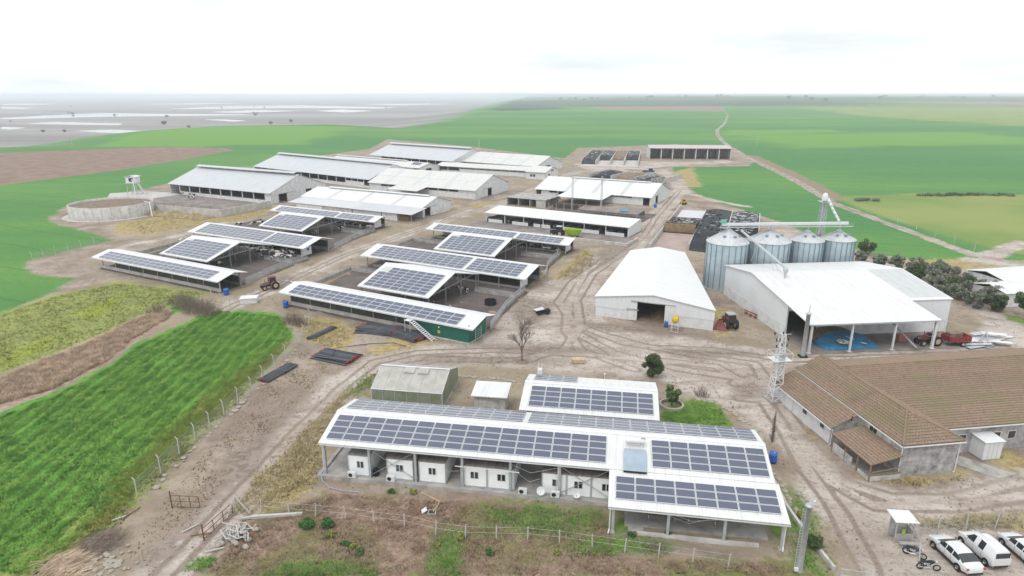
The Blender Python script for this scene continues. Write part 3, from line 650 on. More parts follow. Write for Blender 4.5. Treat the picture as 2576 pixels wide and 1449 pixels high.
for i in range(1, 14):
    b = MB(); q = p0+dd*i/14; b.box(q.x-.13, q.x+.13, q.y-.42, q.y+.42, q.z-.02, q.z+.02); b.build('tread', 'white_paint', st)
b = MB(); b.box(29.9, 31.1, -1.05, -.02, 2.43, 2.5); b.tube([(29.95,-1.0,2.5),(29.95,-1.0,3.4),(29.95,-.1,3.4)], .03, 6); b.tube([(29.95,-1.0,3.4),(31.0,-1.0,3.4),(31.0,-1.0,2.5)], .03, 6)
b.bar((30,-1.0,2.43),(30,-1.0,0),.06); b.bar((31,-.95,2.43),(31,-.95,0),.06); b.build('landing', 'white_paint', st)
# end gate of that shed
b = MB()
for z in (.35, .75, 1.15, 1.55, 1.95): b.tube([(42.0, 1.6, z), (42.0, 3.4, z)], .03, 6)
b.bar((42.0,1.6,0),(42.0,1.6,2.3),.08); b.bar((42.0,3.4,0),(42.0,3.4,2.3),.08); b.build('end_gate', 'galv', s4)
# floors of pens and sheds
for o, d_, nm in ((S1, 29.5, 'left front'), (S2, 34.5, 'left rear'), (S4, 30, 'right front'), (S5, 32.4, 'right rear')):
    floor_sheet('pen_floor', 'dark dunged floor of the '+nm+' cattle pens', o, [(1.2, .6), (41.6, .6), (41.6-.21*d_+2.2, d_-.2), (-.21*d_+.5, d_-.2)], .02, 'pen_floor')
for o, d_, nm in ((S3, 7.2, 'left'), (S6, 7.2, 'right')):
    floor_sheet('pen_floor', 'dark floor under the farthest '+nm+' narrow shed', o, [(1.2, .3), (41.5, .3), (41.5, 7), (1.2, 7)], .025, 'pen_floor')
# railings of the pens
for o, nm, d_, y0 in ((S4, 'front right pen, curving by the bare tree yard', 30, 7), (S5, 'rear right pen beside the straw patch', 32, 11), (S1, 'front left pen above the red tractor', 29.5, 7), (S2, 'rear left pen by the concrete block', 34.2, 11)):
    e = 42.2-.2*d_
    rails('pen_railing', 'curved steel rails along the '+nm, [FL(o, 41.4, y0+.4), FL(o, 41.0-.02*d_, y0+4), FL(o, 39.8-.05*d_, d_*.62), FL(o, e+.9, d_*.85), FL(o, e+.3, d_)], 1.45, 4, .65, 2.5)
    rails('pen_railing', 'inner feed rail with boards crossing the '+nm.split(',')[0], [FL(o, 27.8, d_-5.2), FL(o, e+.4, d_-5.0)], 1.1, 3, .55, 3.1)
    rails('pen_railing', 'left boundary rail of the pens opposite the '+nm.split(',')[0], [FL(o, -.16*d_+1.2, y0+3), FL(o, -.2*d_+.6, d_-4.4), FL(o, 9.5-.05*d_, d_-4.6)], 1.2, 2, .75, 3)
# ---------------------------------------------------------------- big white and grey barns
def gable_wall(t, x, D, ze, yr, zr, m, door=None, nrm=-1, name='gable_wall', dmat='dark', th=.12, panel=None):
    def top(y): return ze+(zr-ze)*y/yr if y <= yr else zr-(zr-ze)*(y-yr)/(D-yr)
    def piece(pts, nm=name):
        b = MB(); b.wallpoly(pts, (x, 0), (0, 1), (nrm, 0), th); b.build(nm, m, t)
    zt = -.12
    if not door: piece([(0, -.1), (D, -.1), (D, ze+zt), (yr, zr+zt), (0, ze+zt)]); return
    a, c, h = door
    def seg(y0, y1, z0):
        p = [(y0, z0), (y1, z0), (y1, top(y1)+zt)]
        if y0 < yr < y1: p.append((yr, zr+zt))
        return p+[(y0, top(y0)+zt)]
    piece(seg(0, a, -.1)); piece(seg(c, D, -.1)); piece(seg(a, c, h))
    f = MB(); s = -nrm*.06
    f.box(x+s-.05, x+s+.05, a-.12, a, 0, h+.12); f.box(x+s-.05, x+s+.05, c, c+.12, 0, h+.12); f.box(x+s-.05, x+s+.05, a, c, h, h+.12); f.build('door_frame', 'white_paint', t)
    if panel:
        b = MB(); b.box(x-nrm*.10-.04, x-nrm*.10+.04, panel[0], panel[1], .08, h+.05); dd = b.build('sliding_door', 'white_wall', t)
        b = MB(); b.box(x-nrm*.16-.05, x-nrm*.16+.05, min(a, panel[0])-.2, max(c, panel[1])+.2, h+.08, h+.2); b.build('door_track', 'steel', dd)
def front_wall(t, segs, y, ze, m, post_m='steel', th=.14):
    for s in segs:
        x0, x1, kind = s[:3]
        b = MB()
        if kind == 'solid': b.box(x0, x1, y, y+th, -.1, ze-.1)
        elif kind == 'open': b.box(x0, x1, y, y+th, -.1, s[3] if len(s) > 3 else 1.0)
        elif kind == 'strip':
            z0, z1 = (s[3], s[4]) if len(s) > 4 else (ze-1.25, ze-.45)
            b.box(x0, x1, y, y+th, -.1, z0); b.box(x0, x1, y, y+th, z1, ze-.1)
            k_ = max(1, round((x1-x0)/4.6))
            for i in range(k_+1): xx = x0+(x1-x0-.3)*i/k_; b.box(xx, xx+.3, y, y+th, z0, z1)
        elif kind == 'gap': continue
        b.build('wall_panel', m, t)
        if kind == 'open':
            k_ = max(1, round((x1-x0)/6.2))
            for i in range(k_+1): post(t, x0+(x1-x0)*i/k_, y+th/2, 0, ze-.12, .3, 'white_paint')
            r_ = MB(); r_.tube([(x0, y+.3, 1.25), (x1, y+.3, 1.25)], .04, 6); r_.build('feed_rail', 'galv', t)
def barn(label, oR, ang, L, D, ze, yr, zr, roof='grey_roof', wall='white_wall', segs=None, door=None, panel=None, vent=None, sky=(), ov=.6, back=True, ldoor=None, name='barn', group='large cattle barns'):
    a = R(ang); o = (oR[0]-L*math.cos(a), oR[1]-L*math.sin(a))
    t = thing(name, label, 'barn', o, a, group)
    s0 = (zr-ze)/yr; s1 = (zr-ze)/(D-yr)
    gable(t, L+.6, -ov, ze-ov*s0, yr, zr, D+ov, ze-ov*s1, roof, -.3); gutter(t, L+.6, -ov, ze-ov*s0, -.3)
    for x in sky:
        b = MB(); w_ = 1.5
        b.slab((x,-ov+.05,ze-(ov-.05)*s0+.02),(x+w_,-ov+.05,ze-(ov-.05)*s0+.02),(x+w_,yr-.3,zr-.3*s0+.02),(x,yr-.3,zr-.3*s0+.02),.03); b.build('skylight_strip', 'skylight', t)
    if vent:
        x0, x1, hv, wv_ = vent
        b = MB(); b.slab((x0,yr-wv_,zr+hv-wv_*.28),(x1,yr-wv_,zr+hv-wv_*.28),(x1,yr,zr+hv),(x0,yr,zr+hv),.06); b.slab((x0,yr,zr+hv),(x1,yr,zr+hv),(x1,yr+wv_,zr+hv-wv_*.28),(x0,yr+wv_,zr+hv-wv_*.28),.06)
        v = b.build('ridge_vent', roof, t)
        b = MB()
        for x in np.arange(x0+.5, x1, 5.0):
            for s_ in (-1, 1): b.bar((x, yr+s_*wv_*.7, zr-wv_*.7*s0), (x, yr+s_*wv_*.7, zr+hv-wv_*.25), .08)
        b.build('vent_legs', 'steel', v)
    if roof == 'worn_roof' and L > 50 and D > 20:
        for f_ in (.48,):
            y_ = yr*f_; slab_ = MB(); slab_.slab((0,y_-.12,ze+(y_-.12)*s0+.03),(L,y_-.12,ze+(y_-.12)*s0+.03),(L,y_+.2,ze+(y_+.2)*s0+.03),(0,y_+.2,ze+(y_+.2)*s0+.03),.03); slab_.build('sheet_lap', 'skylight', t)
    front_wall(t, segs or [(0, L, 'solid')], 0, ze, wall)
    gable_wall(t, L, D, ze, yr, zr, wall, door, -1, panel=panel); gable_wall(t, 0, D, ze, yr, zr, wall, ldoor, 1)
    if back: b = MB(); b.box(.12, L-.12, D-.14, D, -.1, ze-.1); b.build('back_wall', wall, t)
    b = MB(); b.box(.2, L-.2, .2, D-.2, -.1, .03); b.build('barn_floor', 'yard_floor', t)
    for x in np.linspace(0.5, L-.5, max(2, int(L/9))):
        b = MB(); b.bar((x,.2,ze-.25),(x,yr,zr-.3),.15,.25); b.bar((x,yr,zr-.3),(x,D-.2,ze-.25),.15,.25)
        for q in (D*.3, D*.7): b.bar((x,q,0),(x,q,ze+(min(q,D-q)/max(yr,.1))*(zr-ze)-.3),.2)
        b.build('frame', 'steel', t)
    return t
def porch(t, x0, x1, y0, z0, z1, m, n=3):
    b = MB(); b.slab((x0,y0,z0),(x1,y0,z0),(x1,.05,z1),(x0,.05,z1),.08); p_ = b.build('porch_roof', m, t)
    for i in range(n): post(t, x0+.4+(x1-x0-.8)*i/(n-1), y0+.4, 0, z0-.02, .2)
    b = MB(); b.bar((x0+.2,y0+.4,z0-.08),(x1-.2,y0+.4,z0-.08),.1,.16); b.bar((x1-.3,y0+.4,z0-.1),(x1-.3,0,z1-.15),.1,.16); b.build('porch_beams', 'steel', t)
b1 = barn('large grey roofed barn with open yard and ridge vent, nearest the round tank', (-87.33, 230.06), -28, 57, 28, 4.1, 14, 9.2, 'grey_roof', 'white_wall',
     [(0, 6, 'gap'), (6, 54, 'open', 1.1), (54, 57, 'solid')], (3.5, 7.5, 3.0), (7.6, 11.5), (.5, 56.5, .95, 1.7))
b = MB(); b.box(0, .14, .14, 9, -.1, 3.0); b.build('left_wall', 'white_wall', b1)
for y_ in (17, 21.5): b = MB(); b.box(57.0, 57.06, y_, y_+3, 2.2, 3.3); b.build('gable_dark_panel', 'dark', b1)  # near-black panels on the wall, painted shade for openings
barn('long grey roofed barn behind the yard barn, with open dark front', (-59.91, 269.83), -37, 86, 29, 4.0, 14.5, 8.8, 'grey_roof', 'white_wall',
     [(0, 70, 'open', 1.2), (70, 82, 'strip', 2.3, 3.3), (82, 86, 'open', 1.0)], None, None, (.5, 85.5, .95, 1.7))
b3 = barn('low pale roofed barn squeezed between the two large grey barns', (-46, 318), -36, 70, 15, 3.4, 7.5, 5.2, 'worn_roof', 'white_wall', [(0, 66, 'solid'), (66, 70, 'open')], (5, 9, 2.6), None, (0, 55, .5, .9))
b = MB(); b.cbox((64, 4.5, 4.65), (5.5, 2.6, .08), 0, .4); b.build('solar_panel_patch', 'pv_cell', b3)
barn('farthest grey roofed barn with ridge vent, against the green field', (-31.77, 344.85), -37, 66, 34, 4.0, 17, 9.2, 'grey_roof', 'white_wall', [(0, 10, 'solid'), (10, 66, 'open', 1.4)], (9, 14, 3.4), None, (.5, 65.5, 1.0, 1.9))
A5 = R(-34)
o5 = (7.33+math.cos(A5)*-4.4-math.sin(A5)*15.6, 308.69+math.sin(A5)*-4.4+math.cos(A5)*15.6)
b5 = barn('white roofed milking barn with striped skylights, farthest on the right of the barn group', o5, -34, 57, 26, 3.6, 13, 7.6, 'worn_roof', 'white_wall', [(0, 57, 'strip', 2.2, 2.9)], (9, 13, 3.0), (13.1, 16.5), None, (9, 21, 34, 46))
b5w = barn('low white wing with small windows in front of the milking barn', (7.33, 308.69), -27, 52, 12, 3.2, 6, 4.3, 'worn_roof', 'white_wall', [(0, 14, 'open', 1.0), (14, 52, 'strip', 2.0, 2.5)], None, None, None, (), name='barn_wing', group='low barn wings')
hut = barn('small white milk room with pitched roof and windows beside the low wing', (15.5, 297.5), -27, 10, 15, 3.6, 7.5, 5.4, 'worn_roof', 'white_paint', [(0, 10, 'solid')], (3.2, 5.0, 2.4), None, name='milk_room', group='low barn wings')
for x_ in (2.2, 3.7): b = MB(); b.box(x_, x_+1.1, -.05, -.003, 1.2, 2.3); b.build('window', 'window_glass', hut)
for i in range(3): b = MB(); b.box(10.0, 10.05, 6.4+i*1.1, 7.2+i*1.1, 3.4, 4.1); b.build('window', 'window_glass', hut)
b6 = barn('striped white roofed barn with porch and open gable door beside the long lane', (-13.76, 240.65), -28, 51.5, 26.4, 3.5, 13.2, 7.9, 'worn_roof', 'white_wall',
     [(0, 6, 'solid'), (6, 14, 'strip', 2.2, 3.0), (14, 20, 'solid'), (20, 44, 'strip', 2.2, 3.0), (44, 51.5, 'solid')], (9, 12.2, 3.0), (5.6, 8.9), None, (8, 22, 36.5))
porch(b6, 15.5, 30, -8, 2.6, 3.5, 'worn_roof')
b7 = barn('bright white roofed barn with grey lean-to, closest to the solar sheds', (-28.8, 202.93), -28, 52.6, 16.4, 3.4, 8.2, 5.7, 'white_roof', 'white_wall', [(0, 40, 'strip', 2.6, 3.0), (40, 52.6, 'solid')], (1.2, 4.4, 2.9), (4.5, 8.2), (6, 50, .4, .9), (12, 26, 40))
b = MB(); b.slab((1, -8.0, 2.35), (30, -8.0, 2.35), (30, -.15, 3.2), (1, -.15, 3.2), .07); lt = b.build('lean_to_roof', 'lean_roof', b7)
b = MB(); b.slab((30.05, -8.4, 2.4), (54.5, -8.4, 2.4), (54.5, -.15, 3.3), (30.05, -.15, 3.3), .07); b.build('lean_to_roof', 'grey_roof', b7)
for x0, x1 in ((5, 17), (17.3, 30), (30.3, 42), (42.3, 48.4)): b = MB(); b.box(x0, x1, -7.7, -7.56, -.1, 2.25); b.build('lean_to_wall', 'white_wall' if x0 != 17.3 else 'plaster', b7)
b = MB(); b.box(48.6, 52.4, -7.3, -5.5, 0, 1.3); b.cbox((50.4, -6.6, 1.5), (3.2, 1.6, .6), .1); b.build('straw_stack', 'silage', b7)
for x in (49, 54): post(b7, x, -7.8, 0, 2.33, .16)
b8 = barn('white roofed barn with open front porch beside the farm lane, above the calf shed', (49.51, 225.41), -29, 46, 23.6, 3.2, 11.8, 6.7, 'white_roof', 'white_wall',
     [(0, 2.4, 'gap'), (2.4, 5.5, 'solid'), (5.5, 9.5, 'strip', 2.0, 2.8), (9.5, 29, 'open', .8), (29, 39, 'strip', 2.3, 2.9), (39, 43, 'solid'), (43, 45.4, 'gap'), (45.4, 46, 'solid')], (5, 8, 2.8), (8.2, 11), (10, 42, .35, .8), (12, 23, 34))
porch(b8, 13.5, 31.5, -10.6, 2.5, 3.2, 'white_roof', 4)
# open-fronted calf shed
def calf_shed():
    L = 46.8; a = R(-30); o = (32.37-L*math.cos(a), 173.17-L*math.sin(a))
    t = thing('calf_shed', 'long open calf shed with pale roof and white pen boards', 'calf shed', o, a)
    b = MB(); b.slab((-.3,-.5,2.95),(L+.3,-.5,2.95),(L+.3,8.6,3.85),(-.3,8.6,3.85),.09); b.build('roof', 'white_roof', t); gutter(t, L+.6, -.5, 2.95, -.3)
    b = MB(); b.slab((-.3,8.6,3.85),(L+.3,8.6,3.85),(L+.3,11,3.4),(-.3,11,3.4),.09); b.build('roof', 'white_roof', t)
    for i in range(8): post(t, .2+i*(L-.4)/7, .1, 0, 2.95, .22, 'white_paint'); post(t, .2+i*(L-.4)/7, 10.4, 0, 3.45, .22)
    for x0, x1 in ((1, 6), (9.5, 15), (17, 19.2), (19.6, 22.5), (24.5, 30), (31.5, 38), (40, 45.5)): b = MB(); b.box(x0, x1, -.1, .02, 0, 1.0); b.build('pen_board', 'white_paint', t)
    b = MB(); b.box(0, L, 10.3, 10.45, 0, 3.2); b.build('back_wall', 'plaster', t)
    b = MB(); b.wallpoly([(0, 0), (10.3, 0), (10.3, 3.4), (8.6, 3.7), (0, 2.85)], (L, 0), (0, 1), (-1, 0), .1); b.build('end_wall', 'white_clad', t)
    b = MB(); b.box(0, .1, 0, 10.3, 0, 1.1); b.build('end_low_wall', 'concrete', t)
    for i in range(1, 14): b = MB(); b.box(i*L/14-.05, i*L/14+.05, .2, 5, 0, 1.1); b.build('pen_divider', 'galv', t)
    b = MB(); b.box(-.2, L+.2, -.15, 10.6, -.1, .03); b.build('shed_floor', 'pen_floor', t)
    b = MB(); b.box(20, L+3.5, -10.6, -10.2, -.2, .75); b.box(L+3.1, L+3.5, -10.2, -2, -.2, .75); b.build('kerb_wall', 'pale_concrete', t)
    b = MB(); b.box(-2, L+3.1, -10.2, -.16, -.1, .035); b.build('feeding_apron', 'yard_floor', t)
    return t
calf_shed()
# concrete bays and low pens between calf shed and the porch barn
t = thing('concrete_bays', 'three roofless looking grey concrete storage bays beside the farm lane', 'concrete bays', FL((-1.9, 228.6), 0, 0), R(-29))
for x in (0, 4.6, 9.2, 11.8): b = MB(); b.box(x, x+.3, 0, 11, -.1, 2.6); b.build('bay_wall', 'concrete', t)
b = MB(); b.box(0, 15.5, 11, 11.3, -.1, 2.6); b.build('rear_wall', 'concrete', t)
b = MB(); b.box(-.2, 15.6, -.2, 11.4, 2.6, 2.8); b.build('bay_roof', 'concrete', t)
b = MB(); b.box(12.1, 15.5, .05, .3, -.1, 2.6); b.build('closed_bay_front', 'pale_concrete', t)
t = thing('railed_pens', 'dark low cattle pens with red rails under the porch barn', 'cattle pens', FL((12.6, 219.0), 0, 0), R(-29))
for i in range(12):
    b = MB(); b.box(i*2.9, i*2.9+.12, .0, .12, 0, 2.2); b.build('pen_post', 'galv', t)
b = MB(); b.tube([(0, .06, 1.9), (33, .06, 1.9)], .06, 6); b.build('red_rail', 'red_paint', t)
b = MB(); b.box(0, 33, 3.9, 4.05, -.1, 1.6); b.build('pen_back', 'net', t)
b = MB(); b.box(-.2, 36, -9, 8, -.1, .04); b.build('pen_apron', 'pen_floor', t)
b = MB(); b.slab((14, -7.5, 2.3), (34.5, -7.5, 2.3), (34.5, -1.2, 2.7), (14, -1.2, 2.7), .08); b.build('pen_roof', 'yard_floor', t)
for x in (14.5, 24, 34): post(t, x, -7.2, 0, 2.25, .14); post(t, x, -1.5, 0, 2.6, .14)
b = MB(); b.cbox((29, -4.5, 2.72), (2.4, 3.2, .06), .5, .05); b.build('blue_sheet', 'tarp_blue', t)
# far machine shed
t = thing('machine_shed', 'long seven bay machine shed with pinkish roof and open front by the far track', 'machine shed', (84.93, 399.71), R(-4))
b = MB(); b.slab((-.5,-.6,6.5),(49.6,-.6,6.5),(49.6,8.5,7.9),(-.5,8.5,7.9),.15); b.build('roof', 'pink_roof', t)
b = MB(); b.slab((-.5,8.5,7.9),(49.6,8.5,7.9),(49.6,14,6.6),(-.5,14,6.6),.15); b.build('roof', 'pink_roof', t)
for i in range(8): b = MB(); b.box(i*7-.25+.15, i*7+.35, 0, .6, -.2, 6.4); b.build('column', 'white_paint', t)
b = MB(); b.box(0, 49.2, 13.2, 13.4, -.2, 6.5); b.build('back_wall', 'plaster', t)
for x in (-.1, 49.2): b = MB(); b.wallpoly([(0, -.2), (13.2, -.2), (13.2, 6.6), (8.5, 7.7), (0, 6.4)], (x, 0), (0, 1), (1, 0), .15); b.build('end_wall', 'white_wall', t)
for i in range(1, 7): b = MB(); b.box(i*7, i*7+.2, 4, 13.2, -.1, 4.5); b.build('bay_divider', 'concrete', t)
b = MB(); b.box(0, 49, .7, 13.1, -.1, .04); b.build('shed_floor', 'soil', t)
# ---------------------------------------------------------------- cattle yard, slurry tank, separator
a1 = R(-28); yo = (-87.33, 230.06)
def BL(x, y): return FL(yo, x, y)
floor_sheet('cattle_yard', 'grey brown dunged yard in front of the large grey barn', (0, 0), [BL(-50, -1.2), BL(-50, -26.5), BL(-26, -30.2), BL(5.6, -25.4), BL(5.0, -5.3), BL(0, -1.2)], .03, 'yard_floor', 0)
t = thing('yard_wall', 'pale streaked concrete retaining wall around the cattle yard', 'wall', BL(-26.3, -30.5), 0)
b = MB(); PW = [BL(-30, -30.0), BL(-26.3, -30.5), BL(5.8, -25.8), BL(5.2, -5.0)]; o_ = BL(-26.3, -30.5)
for p_, q_ in zip(PW[:-1], PW[1:]): b.bar((p_[0]-o_[0], p_[1]-o_[1], 1.05), (q_[0]-o_[0], q_[1]-o_[1], 1.05), .3, 2.5)
b.build('wall_run', 'pale_concrete', t)
for s_ in range(9):
    q = BL(-26+s_*3.9, -30.1+s_*.57); b = MB(); b.box(-.04, .04, -.04, .04, 2.2, 3.1); link('wall_post', b.mesh('wall_post', 'rust'), t, (q[0]-o_[0], q[1]-o_[1], 0))
b = MB(); q0, q1 = BL(-26, -30.1), BL(5.3, -25.5)
for z in (2.6, 3.0): b.tube([(q0[0]-o_[0], q0[1]-o_[1], z), (q1[0]-o_[0], q1[1]-o_[1], z)], .04, 6)
b.build('top_rails', 'rust', t)
TC = (-132.6, 209.5)
t = thing('slurry_tank', 'round concrete slurry tank full of brown crusted slurry', 'slurry tank', TC)
b = MB(); b.lathe([(12.3, -.2), (12.3, 4.0), (11.95, 4.0), (11.95, 2.9)], n=56); b.build('tank_wall', 'pale_concrete', t, True)
for p_ in t.children: pass
b = MB(); b.lathe([(0.01, 3.3), (4, 3.34), (9, 3.3), (11.96, 3.28)], n=48); b.build('slurry_crust', 'soil', t)
b = MB(); b.lathe([(12.35, 0.0), (14.2, 0.02), (14.2, -.2)], n=40); b.build('footing', 'pale_concrete', t)
b = MB()
for i in range(30): an = i*2*math.pi/30; b.box(12.31*math.cos(an)-.02, 12.31*math.cos(an)+.02, 12.31*math.sin(an)-.02, 12.31*math.sin(an)+.02, 0, 3.98)
b.build('panel_joints', 'concrete', t)
b = MB(); b.tube([(10.5, 1, 4.05), (13.5, -1.5, 4.1), (16, -5.5, .1)], .13, 8); b.build('slurry_pipe', 'white_paint', t)
t = thing('separator_tower', 'slurry separator cabin on tall steel legs beside the round tank', 'separator', (-150.2, 253.5))
for x in (-1.6, 1.6):
    for y in (-1.5, 1.5): b = MB(); b.bar((x*1.25, y*1.25, 0), (x, y, 4.5), .18); b.build('leg', 'galv', t)
b = MB(); b.box(-2.2, 2.2, -2, 2, 4.5, 4.62); b.build('platform', 'galv', t)
b = MB(); b.box(-1.9, 1.9, -1.7, 1.7, 4.62, 7.0); cb = b.build('cabin', 'white_clad', t)
b = MB(); b.slab((-2.3,-2,7.05),(-.1,-2,7.4),(-.1,2,7.4),(-2.3,2,7.05),.06); b.build('cabin_roof', 'white_paint', cb); b = MB(); b.slab((.2,-2,7.4),(2.4,-2,7.05),(2.4,2,7.05),(.2,2,7.4),.06); b.build('cabin_roof', 'white_paint', cb)
b = MB(); b.box(-.6, 1.0, -1.76, -1.705, 5.2, 6.6); b.build('cabin_dark_panel', 'dark', cb)  # flat dark panel, the shaded cabin inside put into its colour
b = MB(); b.tube([(.5, -1.8, 5.9), (1.2, -2.5, 5.9), (1.5, -2.6, 5.3), (1.7, -2.7, .1)], .2, 8); b.build('discharge_pipe', 'white_paint', t)
b = MB(); b.bar((2.2, -1, 4.5), (6, -3, 0), .5, .08); b.bar((2.2, 0, 4.5), (6, -2, 0), .06, .06); b.build('ladder', 'galv', t)
floor_sheet('concrete_apron', 'pale concrete apron beneath the slurry separator', (0, 0), [BL(-57, 1), BL(-70, -2), BL(-78, -12), BL(-58, -26), BL(-50.2, -26.6), BL(-50.2, -1)], .02, 'pale_concrete', 0)
# ---------------------------------------------------------------- front solar canopy with cabins
CA = R(-9.2); CO = (-19.91, 57.84)
def CL(x, y): return (CO[0]+math.cos(CA)*x-math.sin(CA)*y, CO[1]+math.sin(CA)*x+math.cos(CA)*y)
t = thing('solar_canopy', 'large white solar roof on steel posts sheltering white cabins, in the foreground', 'canopy', CO, CA)
L = 44.7; zr = 4.95; yr = 5.0
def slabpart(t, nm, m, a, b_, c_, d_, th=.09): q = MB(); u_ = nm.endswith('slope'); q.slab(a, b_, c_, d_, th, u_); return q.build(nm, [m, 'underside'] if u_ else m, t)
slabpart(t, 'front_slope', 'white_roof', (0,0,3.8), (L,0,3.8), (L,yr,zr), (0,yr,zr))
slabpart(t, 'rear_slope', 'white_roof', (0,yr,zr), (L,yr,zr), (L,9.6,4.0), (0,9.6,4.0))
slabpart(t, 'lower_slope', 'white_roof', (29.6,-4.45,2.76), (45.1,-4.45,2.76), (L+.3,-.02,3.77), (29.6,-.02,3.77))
b = MB(); b.slab((0,yr-.35,zr-.05),(L,yr-.35,zr-.05),(L,yr,zr+.04),(0,yr,zr+.04),.02); b.slab((0,yr,zr+.04),(L,yr,zr+.04),(L,yr+.35,zr-.03),(0,yr+.35,zr-.03),.02); b.build('ridge_cap', 'white_paint', t)
gutter(t, 29.6, 0, 3.8); gutter(t, 15.5, -4.45, 2.76, 29.6)
s1 = math.atan2(zr-3.8, yr); u1 = (0, math.cos(s1), math.sin(s1)); s2 = math.atan2(zr-4.0, 4.6)
kw = dict(pitch=1.795, rp=.935, sc=.865)
pv_grid(t, (0,0,3.8), (1,0,0), u1, .55, .62, 16, 4, **kw); pv_grid(t, (0,0,3.8), (1,0,0), u1, 33.6, .62, 6, 4, **kw)
s3 = math.atan2(3.77-2.76, 4.43); pv_grid(t, (29.6,-4.45,2.76), (1,0,0), (0, math.cos(s3), math.sin(s3)), .6, .9, 8, 3, **kw)
pv_grid(t, (L,9.6,4.0), (-1,0,0), (0, -math.cos(s2), math.sin(s2)), .5, .1, 13, 4, **kw); pv_grid(t, (L,9.6,4.0), (-1,0,0), (0, -math.cos(s2), math.sin(s2)), 24.35, .1, 11, 4, **kw)
for i in range(7):
    x = .45+i*4.88
    post(t, x, .25, .1, 3.72, .24, 'galv'); post(t, x, 9.2, .1, 4.0, .24, 'galv')
    b = MB(); b.bar((x,.2,3.68),(x,yr,zr-.25),.12,.26); b.bar((x,yr,zr-.25),(x,9.4,3.92),.12,.26); b.build('rafter', 'galv', t)
for i in range(4):
    x = 30.1+i*4.85; post(t, x, -4.15, 0, 2.72, .24, 'galv'); post(t, x, 9.2, .1, 4.0, .24, 'galv')
    b = MB(); b.bar((x,-4.2,2.68),(x,yr,zr-.28),.12,.26); b.bar((x,yr,zr-.28),(x,9.4,3.92),.12,.26); b.build('rafter', 'galv', t)
b = MB()
for y_ in (.5, 1.6, 2.7, 3.8): b.bar((0,y_,3.8+y_*.23-.17),(L,y_,3.8+y_*.23-.17),.06,.14)
b.build('purlins', 'galv', t)
for x in (5.33, 24.85):
    for (xa, xb) in ((x, x+4.88),):
        b = MB(); b.bar((xa,.2,3.5),(xb,.2,.4),.05); b.build('brace', 'steel', t); b = MB(); b.bar((xa,.27,.4),(xb,.27,3.5),.05); b.build('brace', 'steel', t)
for x, y_, z_ in ((.3, .05, 3.7), (29.8, -4.4, 2.62), (44.8, -4.4, 2.62), (24.7, .0, 3.65)):
    b = MB(); b.tube([(x, y_, z_), (x, y_+.15, z_-.25), (x, y_+.15, .3), (x-.1, y_-.25, .08)], .06, 8); b.build('downpipe', 'white_paint', t)
b = MB(); b.tube([(14.4, .0, 2.55), (20.9, -.05, 2.5)], .05, 6); b.build('hanging_pipe', 'white_paint', t)
for pts in ([(20,.2,3.2),(22,.25,2.4),(24.8,.2,3.3)], [(34.9,-4.15,2.5),(37,-3.9,1.7),(39.8,-4.15,2.4)], [(20.2,.3,2.6),(21.8,.5,1.2),(22.9,.6,1.6)], [(35,-4.1,2.2),(36.8,-3.6,1.2),(39,-3.4,1.9)], [(13.5,.9,1.3),(14.6,.8,1.5)]):
    b = MB(); b.tube(pts, .02, 5); b.build('cable', 'steel', t)
# slabs below
b = MB(); b.box(-.2, 29.8, -.55, 10.2, -.1, .12); b.box(-.2, 29.8, -.55, -.2, .12, .34); b.box(-.2, .15, -.2, 10.2, .12, .34); b.build('base_slab', 'concrete', t)
b = MB(); b.box(31.2, 43.8, -3.2, 9, -.1, .16); b.box(31.5, 32.9, -4.0, -3.2, -.1, .09); b.build('terrace_slab', 'concrete', t)
b = MB(); b.box(32.3, 42.8, -4.35, -4.0, -.1, .22); b.build('kerb', 'pale_concrete', t)
# solar water heater sits on the roof
h = thing('water_heater', 'solar water heater with glass collector and white tank on the canopy roof', 'water heater', CL(32, 0), CA)
slabpart(h, 'collector', 'collector', (-1.05,-.3,3.95), (1.05,-.3,3.95), (1.05,2.4,4.75), (-1.05,2.4,4.75), .09)
b = MB(); b.box(-1.08, 1.08, -.36, -.3, 3.80, 3.97); b.build('collector_edge', 'black_trim', h)
b = MB(); b.lathe([(0,-.95),(.27,-.93),(.3,-.8),(.3,.8),(.27,.93),(0,.95)], (0, 3.2, 5.2), 16, axis='x'); b.build('tank', 'white_paint', h, True)
for x in (-.55, .55): b = MB(); b.bar((x,2.6,4.3),(x,3.3,5.0),.05); b.bar((x,3.4,4.5),(x,3.3,5.0),.05); b.build('stand', 'steel', h)
b = MB(); b.cbox((.78, 3.2, 5.53), (.4, .2, .08)); b.build('tank_cap', 'concrete', h)
# cabins
def cabin(x0, x1, label, wins, roofm='rust_roof', y0=.42, D=6.2):
    c = thing('cabin', label, 'cabin', CL(x0, y0), CA, 'white prefab cabins under the canopy'); w_ = x1-x0
    for q_, mm in (((0, w_, 0, .06), 'cabin_white'), ((0, w_, D-.06, D), 'cabin_white'), ((0, .06, .06, D-.06), 'cabin_white'), ((w_-.06, w_, .06, D-.06), 'cabin_white')): b = MB(); b.box(*q_, .2, 2.42); b.build('wall', mm, c)
    b = MB(); b.box(-.04, w_+.04, -.04, D+.04, 2.42, 2.5); b.build('roof', roofm, c)
    b = MB()
    for x in (.02, w_-.02): b.bar((x,-.02,.12),(x,-.02,2.42),.09)
    b.bar((0,-.02,.16),(w_,-.02,.16),.08,.1); b.build('corner_posts', 'galv', c)
    for wx, ww, dark in wins:
        f = MB(); f.box(wx, wx+ww, -.04, -.003, 1.05, 1.85); fr = f.build('window_frame', 'white_paint', c)
        for i in range(2):
            g_ = MB(); hw = ww/2; g_.box(wx+i*hw+.05, wx+(i+1)*hw-.05, -.055, -.042, 1.1, 1.8); g_.build('pane', 'car_glass' if dark else 'window_glass', fr)
    return c
